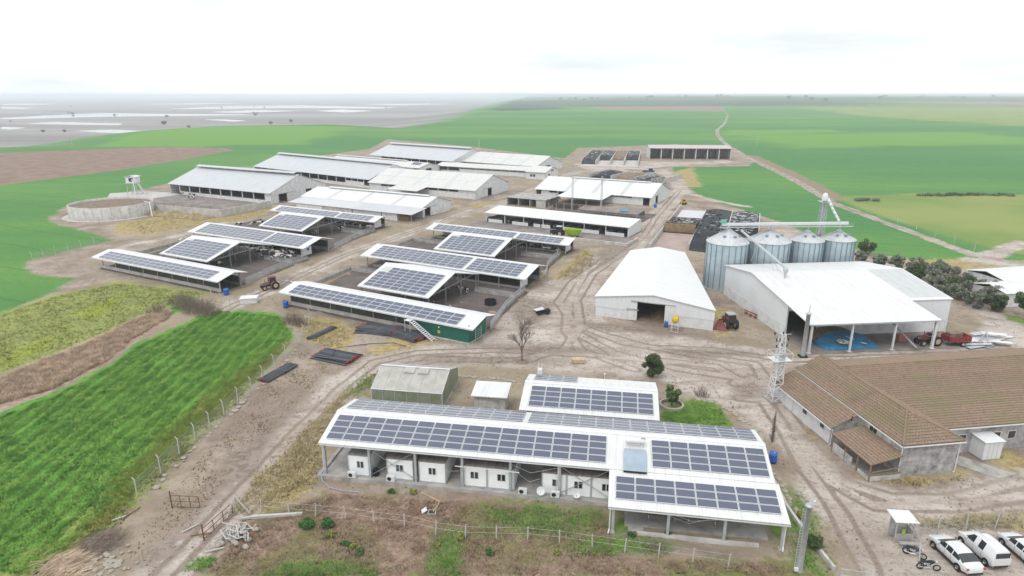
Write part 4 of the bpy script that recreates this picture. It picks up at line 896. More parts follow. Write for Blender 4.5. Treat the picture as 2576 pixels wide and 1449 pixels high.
sheet('rust_roof', (.26, .235, .225), (.16, .13, .12), .7, .3, 'x', .8)
sheet('grey_ribbed', (.27, .285, .29), (.20, .20, .20), .5, .3, 'x', .7)
cabin(2.9, 5.25, 'white cabin with grey ribbed roof, leftmost under the canopy', [(.95, .75, False)], 'grey_ribbed')
cabin(7.1, 9.9, 'second white cabin from the left, with an air conditioner at its foot', [(.95, .8, False)])
cabin(10.5, 13.3, 'third white cabin from the left, plain with small central window', [(1.0, .8, False)])
cabin(14.85, 17.55, 'fourth white cabin, left half of the joined middle pair', [(1.0, .85, False)])
cabin(17.6, 20.35, 'fifth white cabin, right half of the joined middle pair with dark window', [(1.0, .85, True)])
cabin(23.1, 25.5, 'sixth white cabin behind the satellite dish and air conditioner', [(1.0, .85, True)])
cabin(25.55, 27.9, 'seventh white cabin behind the crossed braces', [(.7, .85, True)])
cabin(27.95, 30.4, 'last white cabin, half hidden by the lower solar roof', [(1.0, .85, True)])
def aircon(x, y, label):
    c = thing('air_conditioner', label, 'air conditioner', (*CL(x, y), .34 if y > -.5 else .0), CA, 'outdoor air conditioner units')
    b = MB(); b.box(-.42, .42, -.16, .16, .06, .66); b.build('case', 'white_paint', c)
    b = MB(); b.lathe([(0.02,-.17),(.22,-.17),(.22,-.163)], (-.12, 0, .36), 16, axis='y'); b.build('fan_grille', 'black_trim', c)
    b = MB(); b.box(-.35,-.28,-.12,.12,0,.06); b.box(.28,.35,-.12,.12,0,.06); b.build('feet', 'galv', c)
aircon(3.6, -.38, 'white air conditioner on the kerb before the leftmost cabin'); aircon(7.75, -.38, 'white air conditioner on the kerb between first and second cabins')
aircon(21.3, -.38, 'white air conditioner on the kerb in the gap between cabin groups'); aircon(24.5, -.38, 'white air conditioner on the kerb between two satellite dishes')
def dish(x, y, z, label, r_=.42, tilt=.7, rz=0):
    c = thing('satellite_dish', label, 'satellite dish', (*CL(x, y), z), CA+rz, 'satellite dishes')
    b = MB(); pr = [(r_*i/6, .16*(i/6)**2) for i in range(7)]; b.lathe(pr+[(r_*i/6, .16*(i/6)**2-.012) for i in range(6, -1, -1)], n=22); q = b.build('reflector', 'white_paint', c, True); q.location = (0, 0, .55); q.rotation_euler = (math.pi/2-tilt+.15, 0, 0)
    b = MB(); b.tube([(0,.1,0),(0,.1,.5),(0,0,.58)], .03, 6); b.tube([(0,-.05,.3),(0,-.5,.75)], .012, 5); b.box(-.04,.04,-.55,-.47,.72,.82); b.build('mount', 'galv', c)
dish(23.1, -.38, .34, 'white satellite dish on the kerb left of the paired air conditioner'); dish(26.6, -.38, .34, 'white satellite dish on the kerb below the crossed braces', .36)
# picnic benches under the low roof
for i, x in enumerate((34.6, 38.2)):
    c = thing('picnic_bench', ('left' if i == 0 else 'right')+' grey picnic table under the low solar roof', 'picnic table', (*CL(x, -1.2), .16), CA, 'picnic tables')
    b = MB(); b.box(-1.5, 1.5, -.35, .35, .7, .76); b.build('table_top', 'wood', c)
    for s_ in (-1, 1):
        b = MB(); b.box(-1.5, 1.5, s_*.75-.13, s_*.75+.13, .42, .47); b.build('seat', 'wood', c)
        b = MB(); b.bar((s_*1.2,-.8,0),(s_*1.2,-.25,.7),.07); b.bar((s_*1.2,.8,0),(s_*1.2,.25,.7),.07); b.bar((s_*1.2,-.8,.4),(s_*1.2,.8,.4),.06); b.build('leg_frame', 'steel', c)
bk = thing('black_sack', 'black sack leaning beside the leftmost cabin', 'sack', (*CL(5.75, .7), .12), CA)
b = MB(); b.lathe([(0.01,0),(.28,.02),(.36,.3),(.3,.62),(.16,.85),(.05,.95)], n=10); b.build('bag', 'black_plastic', bk, True)
# ---------------------------------------------------------------- rear solar house behind the canopy
t = thing('solar_house', 'white solar roofed house directly behind the big canopy', 'house', CL(19.1, 11.5), CA)
L2 = 15.9
slabpart(t, 'front_slope', 'white_roof', (0,0,3.2), (L2,0,3.2), (L2,5.2,4.4), (0,5.2,4.4)); slabpart(t, 'rear_slope', 'white_roof', (0,5.2,4.4), (L2,5.2,4.4), (L2,9.1,3.6), (0,9.1,3.6))
b = MB(); b.slab((0,4.9,4.37),(L2,4.9,4.37),(L2,5.2,4.45),(0,5.2,4.45),.02); b.slab((0,5.2,4.45),(L2,5.2,4.45),(L2,5.5,4.38),(0,5.5,4.38),.02); b.build('ridge_cap', 'white_paint', t)
s4_ = math.atan2(1.2, 5.2); pv_grid(t, (0,0,3.2), (1,0,0), (0, math.cos(s4_), math.sin(s4_)), .95, .75, 8, 4, **kw)
s5_ = math.atan2(.8, 3.9); pv_grid(t, (L2,9.1,3.6), (-1,0,0), (0, -math.cos(s5_), math.sin(s5_)), 9.6, .15, 3, 3, **kw)
for a_ in ((.4,.6,.5,8.5), (L2-.6,L2-.4,.5,8.5), (.6,L2-.6,.5,.65), (.6,L2-.6,8.35,8.5)): b = MB(); b.box(*a_, -.1, 3.2); b.build('wall', 'plaster', t)
b = MB(); b.tube([(9.6,6.3,4.2),(9.6,6.3,5.5)], .03, 6); b.lathe([(0,.0),(.12,.03),(.12,.12),(0,.15)], (9.6,6.3,5.5), 10); b.build('roof_antenna', 'white_paint', t)
b = MB(); b.box(1.1,1.7,8.6,9.2,3.5,4.5); b.bar((1.15,8.9,4.5),(1.15,8.9,5.4),.06); b.bar((1.65,8.9,4.5),(1.65,8.9,5.4),.06); b.build('chimney', 'white_wall', t)
# ---------------------------------------------------------------- greenhouse
GO = (-17.94, 73.75)
t = thing('greenhouse', 'weathered translucent greenhouse with pitched sheet roof behind the canopy', 'greenhouse', GO, R(-9.2))
gw, gd, gr, ge, gz = 9.3, 8.2, 4.0, 2.2, 3.7
nP = 6
for i in range(nP):
    x0, x1 = gw*i/nP+.02, gw*(i+1)/nP-.02
    slabpart(t, 'roof_sheet', 'poly_sheet', (x0,0,ge), (x1,0,ge), (x1,gr,gz), (x0,gr,gz), .02); slabpart(t, 'roof_sheet', 'poly_sheet', (x0,gr,gz), (x1,gr,gz), (x1,gd,ge), (x0,gd,ge), .02)
    b = MB(); b.box(x0, x1, .0, .02, .3, ge-.04); b.build('wall_sheet', 'poly_wall', t); b = MB(); b.box(x0, x1, gd-.02, gd, .3, ge-.04); b.build('wall_sheet', 'poly_wall', t)
for x in (0, gw): b = MB(); b.wallpoly([(0,.3),(gd,.3),(gd,ge-.03),(gr,gz-.03),(0,ge-.03)], (x-.01, 0), (0, 1), (1, 0), .02); b.build('end_sheet', 'poly_wall', t)
for i in range(nP+1):
    x = gw*i/nP; b = MB(); b.bar((x,-.03,0),(x,-.03,ge),.06); b.bar((x,-.03,ge),(x,gr,gz+.03),.06,.05); b.bar((x,gr,gz+.03),(x,gd+.03,ge),.06,.05); b.bar((x,gd+.03,0),(x,gd+.03,ge),.06); b.build('frame_rib', 'galv' if 0 < i < nP else 'white_paint', t)
b = MB(); b.bar((0,gr,gz+.06),(gw,gr,gz+.06),.3,.05); b.bar((0,-.04,ge),(gw,-.04,ge),.08); b.build('ridge_bar', 'white_paint', t)
for x in (3.4, 5.3): slabpart(t, 'roof_vent', 'poly_sheet', (x,gr-1.15,gz-.28), (x+1.4,gr-1.15,gz-.28), (x+1.4,gr-.2,gz+.07), (x,gr-.2,gz+.07), .03)
b = MB(); b.box(-.1, gw+.1, -.1, .1, -.1, .3); b.box(-.1, gw+.1, gd-.1, gd+.1, -.1, .3); b.box(-.1, .1, .1, gd-.1, -.1, .3); b.box(gw-.1, gw+.1, .1, gd-.1, -.1, .3); b.build('base_kerb', 'concrete', t)
for y_ in (1.5, 3.4, 5.0, 6.8): b = MB(); b.box(.6, gw-.6, y_-.5, y_+.5, 0, .75+.2*math.sin(y_*3)); b.build('plant_bed', 'leaf_weed', t)
# ---------------------------------------------------------------- pump hut
t = thing('pump_hut', 'small grey block hut with flat white roof beside the greenhouse', 'hut', (-4.7, 71.7), R(-8))
b = MB(); b.box(0, 3.9, 0, 3.2, -.1, 2.4); b.build('wall', 'plaster', t)
b = MB(); b.slab((-.35,-.4,2.4),(4.2,-.4,2.4),(4.2,3.5,2.62),(-.35,3.5,2.62),.12); b.build('roof', 'white_roof', t)
b = MB(); b.box(1.6, 2.05, -.1, -.01, 1.95, 2.25); b.build('lamp_box', 'white_paint', t); b = MB(); b.box(1.68, 1.97, -.12, -.101, 2.02, 2.2); b.build('lamp_glass', 'dark', t)
# ---------------------------------------------------------------- white feed store (free-standing)
t = thing('feed_store', 'plain white store hall with dark open door in the middle of the yard', 'warehouse', (33.79-20.3*math.cos(R(-22.5)), 100.39-20.3*math.sin(R(-22.5))), R(-22.5))
D = 34.5; wd = 20.3; XL, XR, D2 = -1.2, 10.0, 36.5; XM = (XL+XR)/2
slabpart(t, 'roof_slope', 'white_roof_y', (-.25,-.3,3.65), (wd/2,-.3,5.1), (XM,D2,5.1), (XL-.25,D,4.24), .1); slabpart(t, 'roof_slope', 'white_roof_y', (wd/2,-.3,5.1), (wd+.25,-.3,3.65), (XR+.25,D2+.6,4.27), (XM,D2,5.1), .1)
for q_ in ((0, 6.3), (12.2, wd)): b = MB(); b.box(*q_, 0, .2, -.1, 1.75); b.build('lower_wall', 'white_wall', t)
def up(x0, x1, z0):
    q = [(x0, z0), (x1, z0), (x1, 3.6+1.42*(1-abs(x1-wd/2)/(wd/2)))]
    if x0 < wd/2 < x1: q.append((wd/2, 5.0))
    return q+[(x0, 3.6+1.42*(1-abs(x0-wd/2)/(wd/2)))]
for x0, x1, z0 in ((-.1, 7.4, 1.75), (12.2, wd+.1, 1.75), (7.4, 12.2, 3.5)): b = MB(); b.wallpoly(up(x0, x1, z0), (0, -.06), (1, 0), (0, 1), .22); b.build('upper_cladding', 'white_clad', t)
for xa, xb, ya in ((.1, XL+.1, D), (wd-.1, XR-.1, D2)): b = MB(); b.bar((xa,.2,.82),(xb,ya,.82),.2,1.84); b.build('lower_wall', 'white_wall', t); b = MB(); b.add([(xa-.13,.2,1.75),(xa+.13,.2,1.75),(xb+.13,ya,1.75),(xb-.13,ya,1.75),(xa-.13,.2,3.57),(xa+.13,.2,3.57),(xb+.13,ya,4.15),(xb-.13,ya,4.15)], [(3,2,1,0),(4,5,6,7),(0,1,5,4),(1,2,6,5),(2,3,7,6),(3,0,4,7)]); b.build('upper_cladding', 'white_clad', t)
b = MB(); b.wallpoly([(XL,-.1),(XR,-.1),(XR,4.1),(XM,4.9),(XL,4.1)], (0, D-.2), (1, 0), (0, 1), .15); b.build('back_wall', 'white_clad', t)
b = MB(); b.box(5.9, 7.45, -.22, -.12, .05, 1.9); dr = b.build('sliding_door', 'white_paint', t); b = MB(); b.box(5.6, 7.7, -.3, -.2, 1.9, 2.15); b.build('door_track', 'concrete', dr); b = MB(); b.lathe([(0,-.03),(.1,-.03),(.1,.02)], (7.1,-.25,1.0), 10, axis='y'); b.build('door_knob', 'steel', dr)
b = MB(); b.box(12.2, 13.9, -.16, -.07, .05, 3.55); b.build('sliding_door', 'white_paint', t)
b = MB(); b.box(6.3, 13.9, -.24, -.07, 3.5, 3.62); b.build('door_header', 'concrete', t)
b = MB(); b.prism([(.2,.2),(wd-.2,.2),(XR-.3,D-.3),(XL+.3,D-.3)], -.1, .04); b.build('floor', 'soil', t)
for i in range(0): slabpart(t, 'roof_seam', 'white_paint', (0.0,i*2.45+.5,3.70), (wd/2,i*2.45+.5,5.11), (wd/2,i*2.45+.56,5.11), (0.0,i*2.45+.56,3.70), .02)
m_ = thing('straw_heap', 'pile of loose silage inside the open door of the white store', 'heap', (27.2, 107.5)); b = MB(); b.lathe([(2.6,0),(2.0,.5),(1.1,1.0),(.2,1.35),(0.01,1.4)], n=14); q = b.build('heap', 'silage', m_, True)
# ---------------------------------------------------------------- big grain hall with open canopy
WA = R(5.6); t = thing('grain_hall', 'largest white grain hall with open front canopy and skylight corner', 'warehouse', (45.1, 90.1), WA)
def zs(y): return 4.8+y*.135 if y <= 20 else 7.5-(y-20)*.14
slabpart(t, 'main_slope', 'white_roof', (-.2,0,zs(0)), (21.2,0,zs(0)), (21.2,20,7.5), (-.2,20,7.5), .12)
slabpart(t, 'corner_slope', 'white_roof', (21.2,7,zs(7)), (28.6,7,zs(7)), (28.6,20,7.5), (21.2,20,7.5), .12)
slabpart(t, 'rear_slope', 'white_roof', (-.2,20,7.5), (28.6,20,7.5), (28.6,31.3,zs(31.3)), (-.2,31.3,zs(31.3)), .12)
for j in range(7):
    for i in range(4):
        y0, y1 = 8.0+j*1.7, 9.55+j*1.7; x0 = 21.6+i*1.7
        slabpart(t, 'skylight_panel', 'skylight', (x0,y0,zs(y0)+.03), (x0+1.6,y0,zs(y0)+.03), (x0+1.6,y1,zs(y1)+.03), (x0,y1,zs(y1)+.03), .03)
b = MB(); b.box(-.15, 21.2, -.12, -.02, 4.6, 4.82); b.build('eave_beam', 'galv', t)
for x, w_ in ((.4, .3), (7.0, .24), (14.0, .24), (20.6, .34)): post(t, x, .3, .1, 4.72, w_, 'white_paint')
for x in (.4, 7, 14, 20.6): b = MB(); b.bar((x,.2,4.55),(x,7.0,zs(7)-.3),.14,.3); b.build('canopy_rafter', 'galv', t); b = MB(); b.box(x-.4, x+.4, -.1, .7, -.1, .12); b.build('footing', 'concrete', t)
for y_ in (1.5, 3.2, 5): b = MB(); b.bar((0,y_,zs(y_)-.22),(21,y_,zs(y_)-.22),.07,.16); b.build('purlin', 'galv', t)
# walls
def side(x, nrm):
    n_ = 5
    for i in range(n_): b = MB(); y0, y1 = 7.2+i*4.8, 7.2+(i+1)*4.8-.05; b.box(x-.15, x+.15, y0, y1, -.1, 1.9); b.build('concrete_panel', 'white_wall', t)
    b = MB(); b.wallpoly([(7.2,1.9),(31.2,1.9),(31.2,zs(31.2)-.14),(20,7.36),(7.2,zs(7.2)-.14)], (x-.12, 0), (0, 1), (1, 0), .24); b.build('side_cladding', 'white_clad', t)
side(.25, -1); side(28.3, 1)
b = MB(); b.box(5.6, 28.2, 7.2, 7.45, -.1, 1.9); b.build('front_low_wall', 'white_wall', t); b = MB(); b.box(5.6, 28.2, 7.15, 7.4, 1.9, zs(7.2)-.15); b.build('front_cladding', 'white_clad', t)
b = MB(); b.box(.4, 5.6, 7.2, 7.4, 4.5, zs(7.2)-.15); b.build('door_lintel', 'white_clad', t)
b = MB(); b.box(.4, 28.2, 30.9, 31.1, -.1, zs(31)-.2); b.build('back_wall', 'white_clad', t)
b = MB(); b.box(.4, 28.2, .0, 30.8, -.1, .03); b.build('hall_floor', 'yard_floor', t)
b = MB(); b.tube([(15.2, 6.8, 4.9), (18.0, .2, .25)], .14, 8); b.build('grain_pipe', 'steel', t)
# cyclone on the roof with its auger from the silo
t = thing('grain_auger', 'slanting steel auger pipe from the first silo down to the hall roof', 'auger', (47.6, 106.8))
b = MB(); b.tube([(.4, 1.0, 8.9), (-1.6, 18.4, 11.9)], .24, 10); b.build('tube', 'galv', t)
b = MB(); b.lathe([(.12,.0),(.2,.8),(.42,1.3),(.42,1.8),(.1,2.1)], (.4,.8,7.05), 12); b.build('cyclone', 'galv', t, True)
b = MB(); b.bar((-.2,4.0,7.2),(-.1,7.0,9.8),.06); b.bar((.9,4.2,7.2),(-.1,7.0,9.8),.06); b.bar((-.3,12.5,7.2),(-.7,12.0,10.7),.06); b.bar((-1.3,12.5,7.2),(-.7,12.0,10.7),.06); b.build('support', 'galv', t)
# ---------------------------------------------------------------- silos
def silo(c, r_, label, he=9.5, za=12.0):
    t = thing('grain_silo', label, 'silo', c, 0, 'grain silos')
    b = MB(); prof = []
    n_ = 34
    for i in range(n_*2+1): prof.append((r_+(.018 if i % 2 else -.018), he*i/(n_*2)))
    b.lathe(prof, n=48); b.build('wall', 'silo_wall', t, True)
    b = MB(); b.lathe([(r_+.16, he-.08), (r_+.18, he+.02), (.5, za-.15), (.5, za+.1), (0.01, za+.12)], n=28); b.build('cone_roof', 'silo_roof', t)
    for k_ in range(20):
        an = 2*math.pi*k_/20+.1; q = MB(); q.box(-.05, .05, -.06, .06, 0, he-.1); o = link('stiffener', q.mesh('stiffener', 'silo_rib'), t, ((r_+.06)*math.cos(an), (r_+.06)*math.sin(an), 0), (0, 0, an))
    b = MB()
    for k_ in range(28): an = 2*math.pi*k_/28; b.bar(((r_+.15)*math.cos(an), (r_+.15)*math.sin(an), he+.06), (.55*math.cos(an), .55*math.sin(an), za-.12), .05, .05)
    b.build('roof_ribs', 'silo_roof', t)
    for an in (-1.3, -2.2, -.5): b = MB(); f_ = .55; b.cbox((r_*f_*math.cos(an), r_*f_*math.sin(an), he+(za-he)*(1-f_)+.2), (.5, .45, .4), an); b.build('roof_hatch', 'silo_rib', t)
    b = MB(); b.lathe([(r_+.5, -.1), (r_+.5, .15), (r_+.02, .16)], n=32); b.build('plinth', 'concrete', t)
    return t
SIL = [((43.8, 126.3), 4.05, 12.0, 'corrugated steel grain silo, leftmost and tallest looking of four'), ((52.7, 127.4), 4.1, 11.8, 'second grain silo from the left, behind the slanting auger'), ((60.6, 128.0), 3.3, 11.3, 'third grain silo from the left, slimmer than the first two'), ((67.5, 128.8), 3.25, 11.2, 'rightmost grain silo, below the elevator spout')]
for c_, r_, za, lb in SIL: silo(c_, r_, lb, 9.5, za)
t = thing('silo_conveyor', 'long white enclosed conveyor running along the silo tops', 'conveyor', (43.0, 126.4))
b = MB(); b.bar((-.6,0,12.95),(26.0,2.4,12.75),.5,.55); b.build('casing', 'white_paint', t)
b = MB(); b.bar((-1.2,-.5,12.45),(26.8,1.9,12.2),.7,.06)
for z in (12.9,): b.tube([(-1.2,-.85,12.95),(26.8,1.55,12.75)], .03, 5)
b.build('catwalk', 'galv', t)
for i in range(10): b = MB(); x = -1.2+i*3.1; b.bar((x,-.85+x*.086,12.4),(x,-.85+x*.086,13.0),.04); b.build('rail_post', 'galv', t)
b = MB(); b.box(-.9,.1,-.35,.35,13.25,13.9); b.build('drive_motor', 'motor_green', t) if 'motor_green' in MATS else b.build('drive_motor', mat('motor_green', (.12, .42, .32), .5), t)
for i, (c_, r_, za, lb) in enumerate(SIL): b = MB(); x, y = c_[0]-43.0, c_[1]-126.4; b.tube([(x,y,za+.05),(x,y,12.7)], .16, 8); b.build('drop_spout', 'galv', t)
t = thing('bucket_elevator', 'tall lattice bucket elevator with white domed head above the silos', 'elevator', (65.4, 132.6))
for x in (-.55, .55):
    for y in (-.55, .55): b = MB(); b.bar((x,y,0),(x,y,16.4),.09); b.build('leg', 'galv', t)
b = MB()
for i in range(10):
    z0, z1 = i*1.64, (i+1)*1.64
    for p_, q_ in (((-.55,-.55),(.55,-.55)),((.55,-.55),(.55,.55)),((.55,.55),(-.55,.55)),((-.55,.55),(-.55,-.55))):
        b.bar((*p_,z0),(*q_,z1),.05); b.bar((*p_,z1),(*q_,z1),.05)
b.build('lattice', 'galv', t)
b = MB(); b.box(-.38,-.05,-.2,.2,0,17); b.box(.05,.38,-.2,.2,0,17); b.build('trunking', 'galv', t)
b = MB(); b.lathe([(.55,16.8),(.62,17.3),(.55,17.9),(.35,18.3),(0.01,18.45)], n=16); b.build('head', 'white_paint', t, True)
b = MB(); b.box(-1,1,-1,1,16.55,16.63); b.build('platform', 'galv', t)
b = MB(); b.tube([(.5,-.4,17.2),(1.2,-1.6,15.2),(1.9,-3.4,13.1)], .27, 10); b.build('discharge_spout', 'white_paint', t)
for k_ in range(5):
    f_ = .15+k_*.18; q = Vector((.5,-.4,17.2)).lerp(Vector((1.9,-3.4,13.1)), f_); d_ = Vector((1.4,-3.0,-4.1)).normalized(); b = MB(); b.tube([q-d_*.05, q+d_*.05], .33, 10); b.build('flange', 'galv', t)
# ---------------------------------------------------------------- old tiled house (L-shaped)
k = NT('tile'); k.set(.9, 0, .15)
oi = k.n('ObjectInfo'); f0 = k.noise(.5, 7, .65); f1 = k.noise(3.5, 5, .6)
gm = k.n('NewGeometry'); f2 = k.noise(.28, 6, .6, vec=gm.outputs['Position'])
c = k.mix(k.mr(f1, .3, .7), (.215, .150, .112), (.308, .225, .170)); c = k.mix(k.mr(f2, .45, .62, 0, .62), c, (.215, .190, .110)); c = k.mix(k.mr(f0, .55, .72, 0, .5), c, (.15, .115, .09))
c = k.mix(k.mr(oi.outputs['Random'], 0, 1, 0, .18, False), c, (.10, .08, .07)); k.col(c); k.bump(f1, .3, .05)
def tile_plane(t, a, b_, c_, d_, n, wave=.36, nm='tile_course'):
    """a,b eave (left,right), c,d ridge (right,left): one overlapping corrugated course after another"""
    a, b_, c_, d_ = map(Vector, (a, b_, c_, d_)); nr = (b_-a).cross(d_-a).normalized()
    for i in range(n):
        f0, f1 = i/n, min(1, (i+1.12)/n)
        l0, l1, r0, r1 = a.lerp(d_, f0), a.lerp(d_, f1), b_.lerp(c_, f0), b_.lerp(c_, f1)
        w_ = (r0-l0).length
        if w_ < .3: continue
        k_ = max(2, int(w_/wave)); m = MB(); vs = []; fs = []
        for j in range(2*k_+1):
            u = j/(2*k_); h = .035*(1 if j % 2 else -1)
            p0, p1 = l0.lerp(r0, u), l1.lerp(r1, u)
            vs += [p0+nr*(.105+h), p1+nr*(.035+h), p0+nr*(.02+h)]
        for j in range(2*k_):
            q = j*3; fs += [(q, q+3, q+4, q+1), (q+2, q+5, q+3, q)]
        m.add(vs, fs); m.build(nm, 'tile', t)
    b = MB(); b.slab(a, b_, c_, d_, .06); b.build('roof_deck', 'wood', t)
HA = R(8.2); HO = (40.07, 57.6)
t = thing('tiled_house', 'old L-shaped farmhouse with mossy brown tile roof and stained grey walls', 'house', HO, HA)
ze, zr_ = 3.9, 5.35
tile_plane(t, (-.35,19.3,ze-.1), (-.35,-.35,ze-.1), (3.2,4.0,zr_), (3.2,19.3,zr_), 11)
tile_plane(t, (-.35,-.35,ze-.1), (6.75,-.35,ze-.1), (3.22,4.0,zr_), (3.18,4.0,zr_), 12)
tile_plane(t, (6.75,-.35,ze-.1), (6.75,19.3,ze-.1), (3.2,19.3,zr_), (3.2,4.0,zr_), 11)
tile_plane(t, (3.0,2.85,3.35), (34,2.85,3.35), (34,15.2,5.45), (3.0,15.2,5.45), 30)
b = MB(); b.slab((3,15.2,5.45),(34,15.2,5.45),(34,19.5,4.5),(3,19.5,4.5),.08); b.build('rear_slope', 'tile', t)
# lean-to: lower slope to the left
tile_plane(t, (-3.35,19.2,2.15), (-3.35,6.6,2.15), (-.3,6.6,3.62), (-.3,19.2,3.62), 9)
b = MB(); b.bar((-.42,-.4,ze-.22),(-.42,6.5,ze-.22),.12,.1); b.bar((-.3,-.45,ze-.22),(6.8,-.45,ze-.22),.12,.1); b.bar((-3.45,6.5,2.08),(-3.45,19.2,2.08),.12,.1); b.bar((7.0,2.75,3.25),(34,2.75,3.25),.12,.1); b.bar((-.33,6.6,3.7),(-.33,19.2,3.7),.1,.1); b.build('white_gutters', 'white_paint', t)
b = MB(); b.tube([(3.2,3.9,zr_+.08),(3.2,19.3,zr_+.08)], .1, 6); b.tube([(3.2,3.9,zr_+.08),(-.35,-.35,ze+.02)], .09, 6); b.tube([(3.2,3.9,zr_+.08),(6.75,-.35,ze+.02)], .09, 6); b.tube([(3.2,15.2,5.53),(34,15.2,5.53)], .1, 6); b.build('ridge_tiles', 'tile', t)
def wallb(x0, x1, y0, y1, z1, m): b = MB(); b.box(x0, x1, y0, y1, -.1, z1); b.build('wall', m, t)
wallb(0, 6.4, 0, .25, ze-.15, 'stained_plaster'); wallb(0, .25, .25, 19, ze-.15, 'plaster'); wallb(6.15, 6.4, .25, 3.2, ze-.15, 'plaster')
wallb(6.4, 34, 3.2, 3.45, 3.2, 'stained_plaster'); wallb(0, 34, 18.8, 19, 4.5, 'plaster')
wallb(-3.0, -2.8, 6.9, 19, 2.2, 'white_wall'); wallb(-3.0, 0, 18.8, 19, 2.3, 'plaster')
b = MB(); b.wallpoly([(0,-.1),(3,-.1),(3,3.5),(0,2.1)], (-3,6.9), (1,0), (0,1), .2); b.build('wall', 'plaster', t)
for x, y, w_, z0, z1 in ((-3.06, 14.6, 1.6, .1, 2.0),): b = MB(); b.box(x, x+.05, y, y+w_, z0, z1); b.build('garage_door', 'white_paint', t)
for y, w_ in ((11.6, .9), (8.2, .8)):
    f = MB(); f.box(-3.05,-3.003,y,y+w_,1.1,1.75); f = f.build('window_frame', 'white_paint', t); g_ = MB(); g_.box(-3.07,-3.052,y+.06,y+w_-.06,1.16,1.69); g_.build('pane', 'car_glass', f)
f = MB(); f.box(-.06,-.003,3.7,4.9,2.75,3.35); f = f.build('window_frame', 'white_paint', t)
for i in range(2): g_ = MB(); g_.box(-.08,-.062,3.76+i*.57,4.28+i*.57,2.8,3.3); g_.build('pane', 'car_glass', f)
for i, x in enumerate((8.2, 12.5, 14.4, 18.6, 22.5)):
    if i in (1, 3): b = MB(); b.box(x, x+.95, 3.14, 3.197, .05, 2.1); b.build('door', 'white_paint', t)
    f = MB(); f.box(x+1.3, x+2.3, 3.15, 3.197, 1.3, 2.3); f = f.build('window_frame', 'white_paint', t); g_ = MB(); g_.box(x+1.37, x+2.23, 3.13, 3.148, 1.37, 2.23); g_.build('pane', 'car_glass', f)
for x, y, z in ((-.12,-.12,3.7), (6.5,-.12,3.7), (-3.1,6.7,2.05)): b = MB(); b.tube([(x,y,z),(x,y,.15),(x-.25,y-.1,.05)], .055, 8); b.build('downpipe', 'white_paint', t)
b = MB(); b.tube([(-1.0,6.75,3.0),(-1.0,6.6,3.0),(-1.0,6.6,3.5)], .06, 8); b.build('stove_pipe', 'dark', t)
# porch
tile_plane(t, (-3.75,5.9,1.95), (-3.75,-.5,1.95), (-.05,-.5,2.75), (-.05,5.9,2.75), 10)
for y in (-.35, 1.6, 3.6, 5.7): b = MB(); b.bar((-3.55,y,0),(-3.55,y,1.9),.12); b.build('porch_post', 'wood', t)
for a_ in ((-3.6,-3.45,2.5,5.6,0,1.0), (-3.5,-.1,-.45,-.35,.0,.55), (-3.6,-3.45,-.3,1.4,0,.4)): b = MB(); b.box(*a_); b.build('porch_board', 'plaster', t)
b = MB(); b.bar((-3.55,-.4,.75),(0,-.4,.75),.1); b.bar((-3.55,-.4,1.0),(-.2,-.4,1.35),.08); b.bar((-3.6,-.4,1.9),(-3.6,5.8,1.9),.1); b.build('porch_beams', 'wood', t)
b = MB(); b.box(-3.5, -.05, -.3, 5.6, -.1, .06); b.build('porch_floor', 'concrete', t)
# white equipment cabinet beside the house
t = thing('equipment_cabinet', 'white metal cabinet standing in front of the tiled house wing', 'cabinet', (51.9, 61.6), HA)
b = MB(); b.box(-1.1, 1.1, -.9, .9, .12, 2.25); b.build('case', 'white_paint', t); b = MB(); b.slab((-1.25,-1.05,2.26),(1.25,-1.05,2.26),(1.25,1.05,2.42),(-1.25,1.05,2.42),.06); b.build('roof', 'white_paint', t); b = MB(); b.box(-1.1,1.1,-.9,.9,0,.12); b.build('plinth', 'concrete', t)
for x in (-.55, 0, .55): b = MB(); b.box(x-.01, x+.01, -.92, -.903, .2, 2.2); b.build('door_seam', 'steel', t)
# path slabs between wall and lawn
floor_sheet('garden_path', 'grey concrete path beside the tiled house front', (47.2, 60.4), [(0,0),(2.6,-3.6),(5.2,-3.2),(2.2,.8)], .02, 'concrete', HA)
# white sheds at the right edge
for q, L_, D_, lb in (((97.5, 120.5), 16, 9, 'white metal roof shed behind the olive trees, farther one'), ((91.5, 112.2), 15, 7.5, 'white metal roof shed at the right edge, nearer one')):
    t = thing('metal_shed', lb, 'shed', q, R(12), 'white sheds at the right edge')
    gable(t, L_, 0, 2.7, D_/2, 3.6, D_, 2.7, 'white_roof'); 
    for a_ in ((.3,L_-.3,.3,.42), (.3,L_-.3,D_-.42,D_-.3), (.3,.42,.42,D_-.42), (L_-.42,L_-.3,.42,D_-.42)): b = MB(); b.box(*a_, -.1, 2.65); b.build('wall', 'white_wall', t)
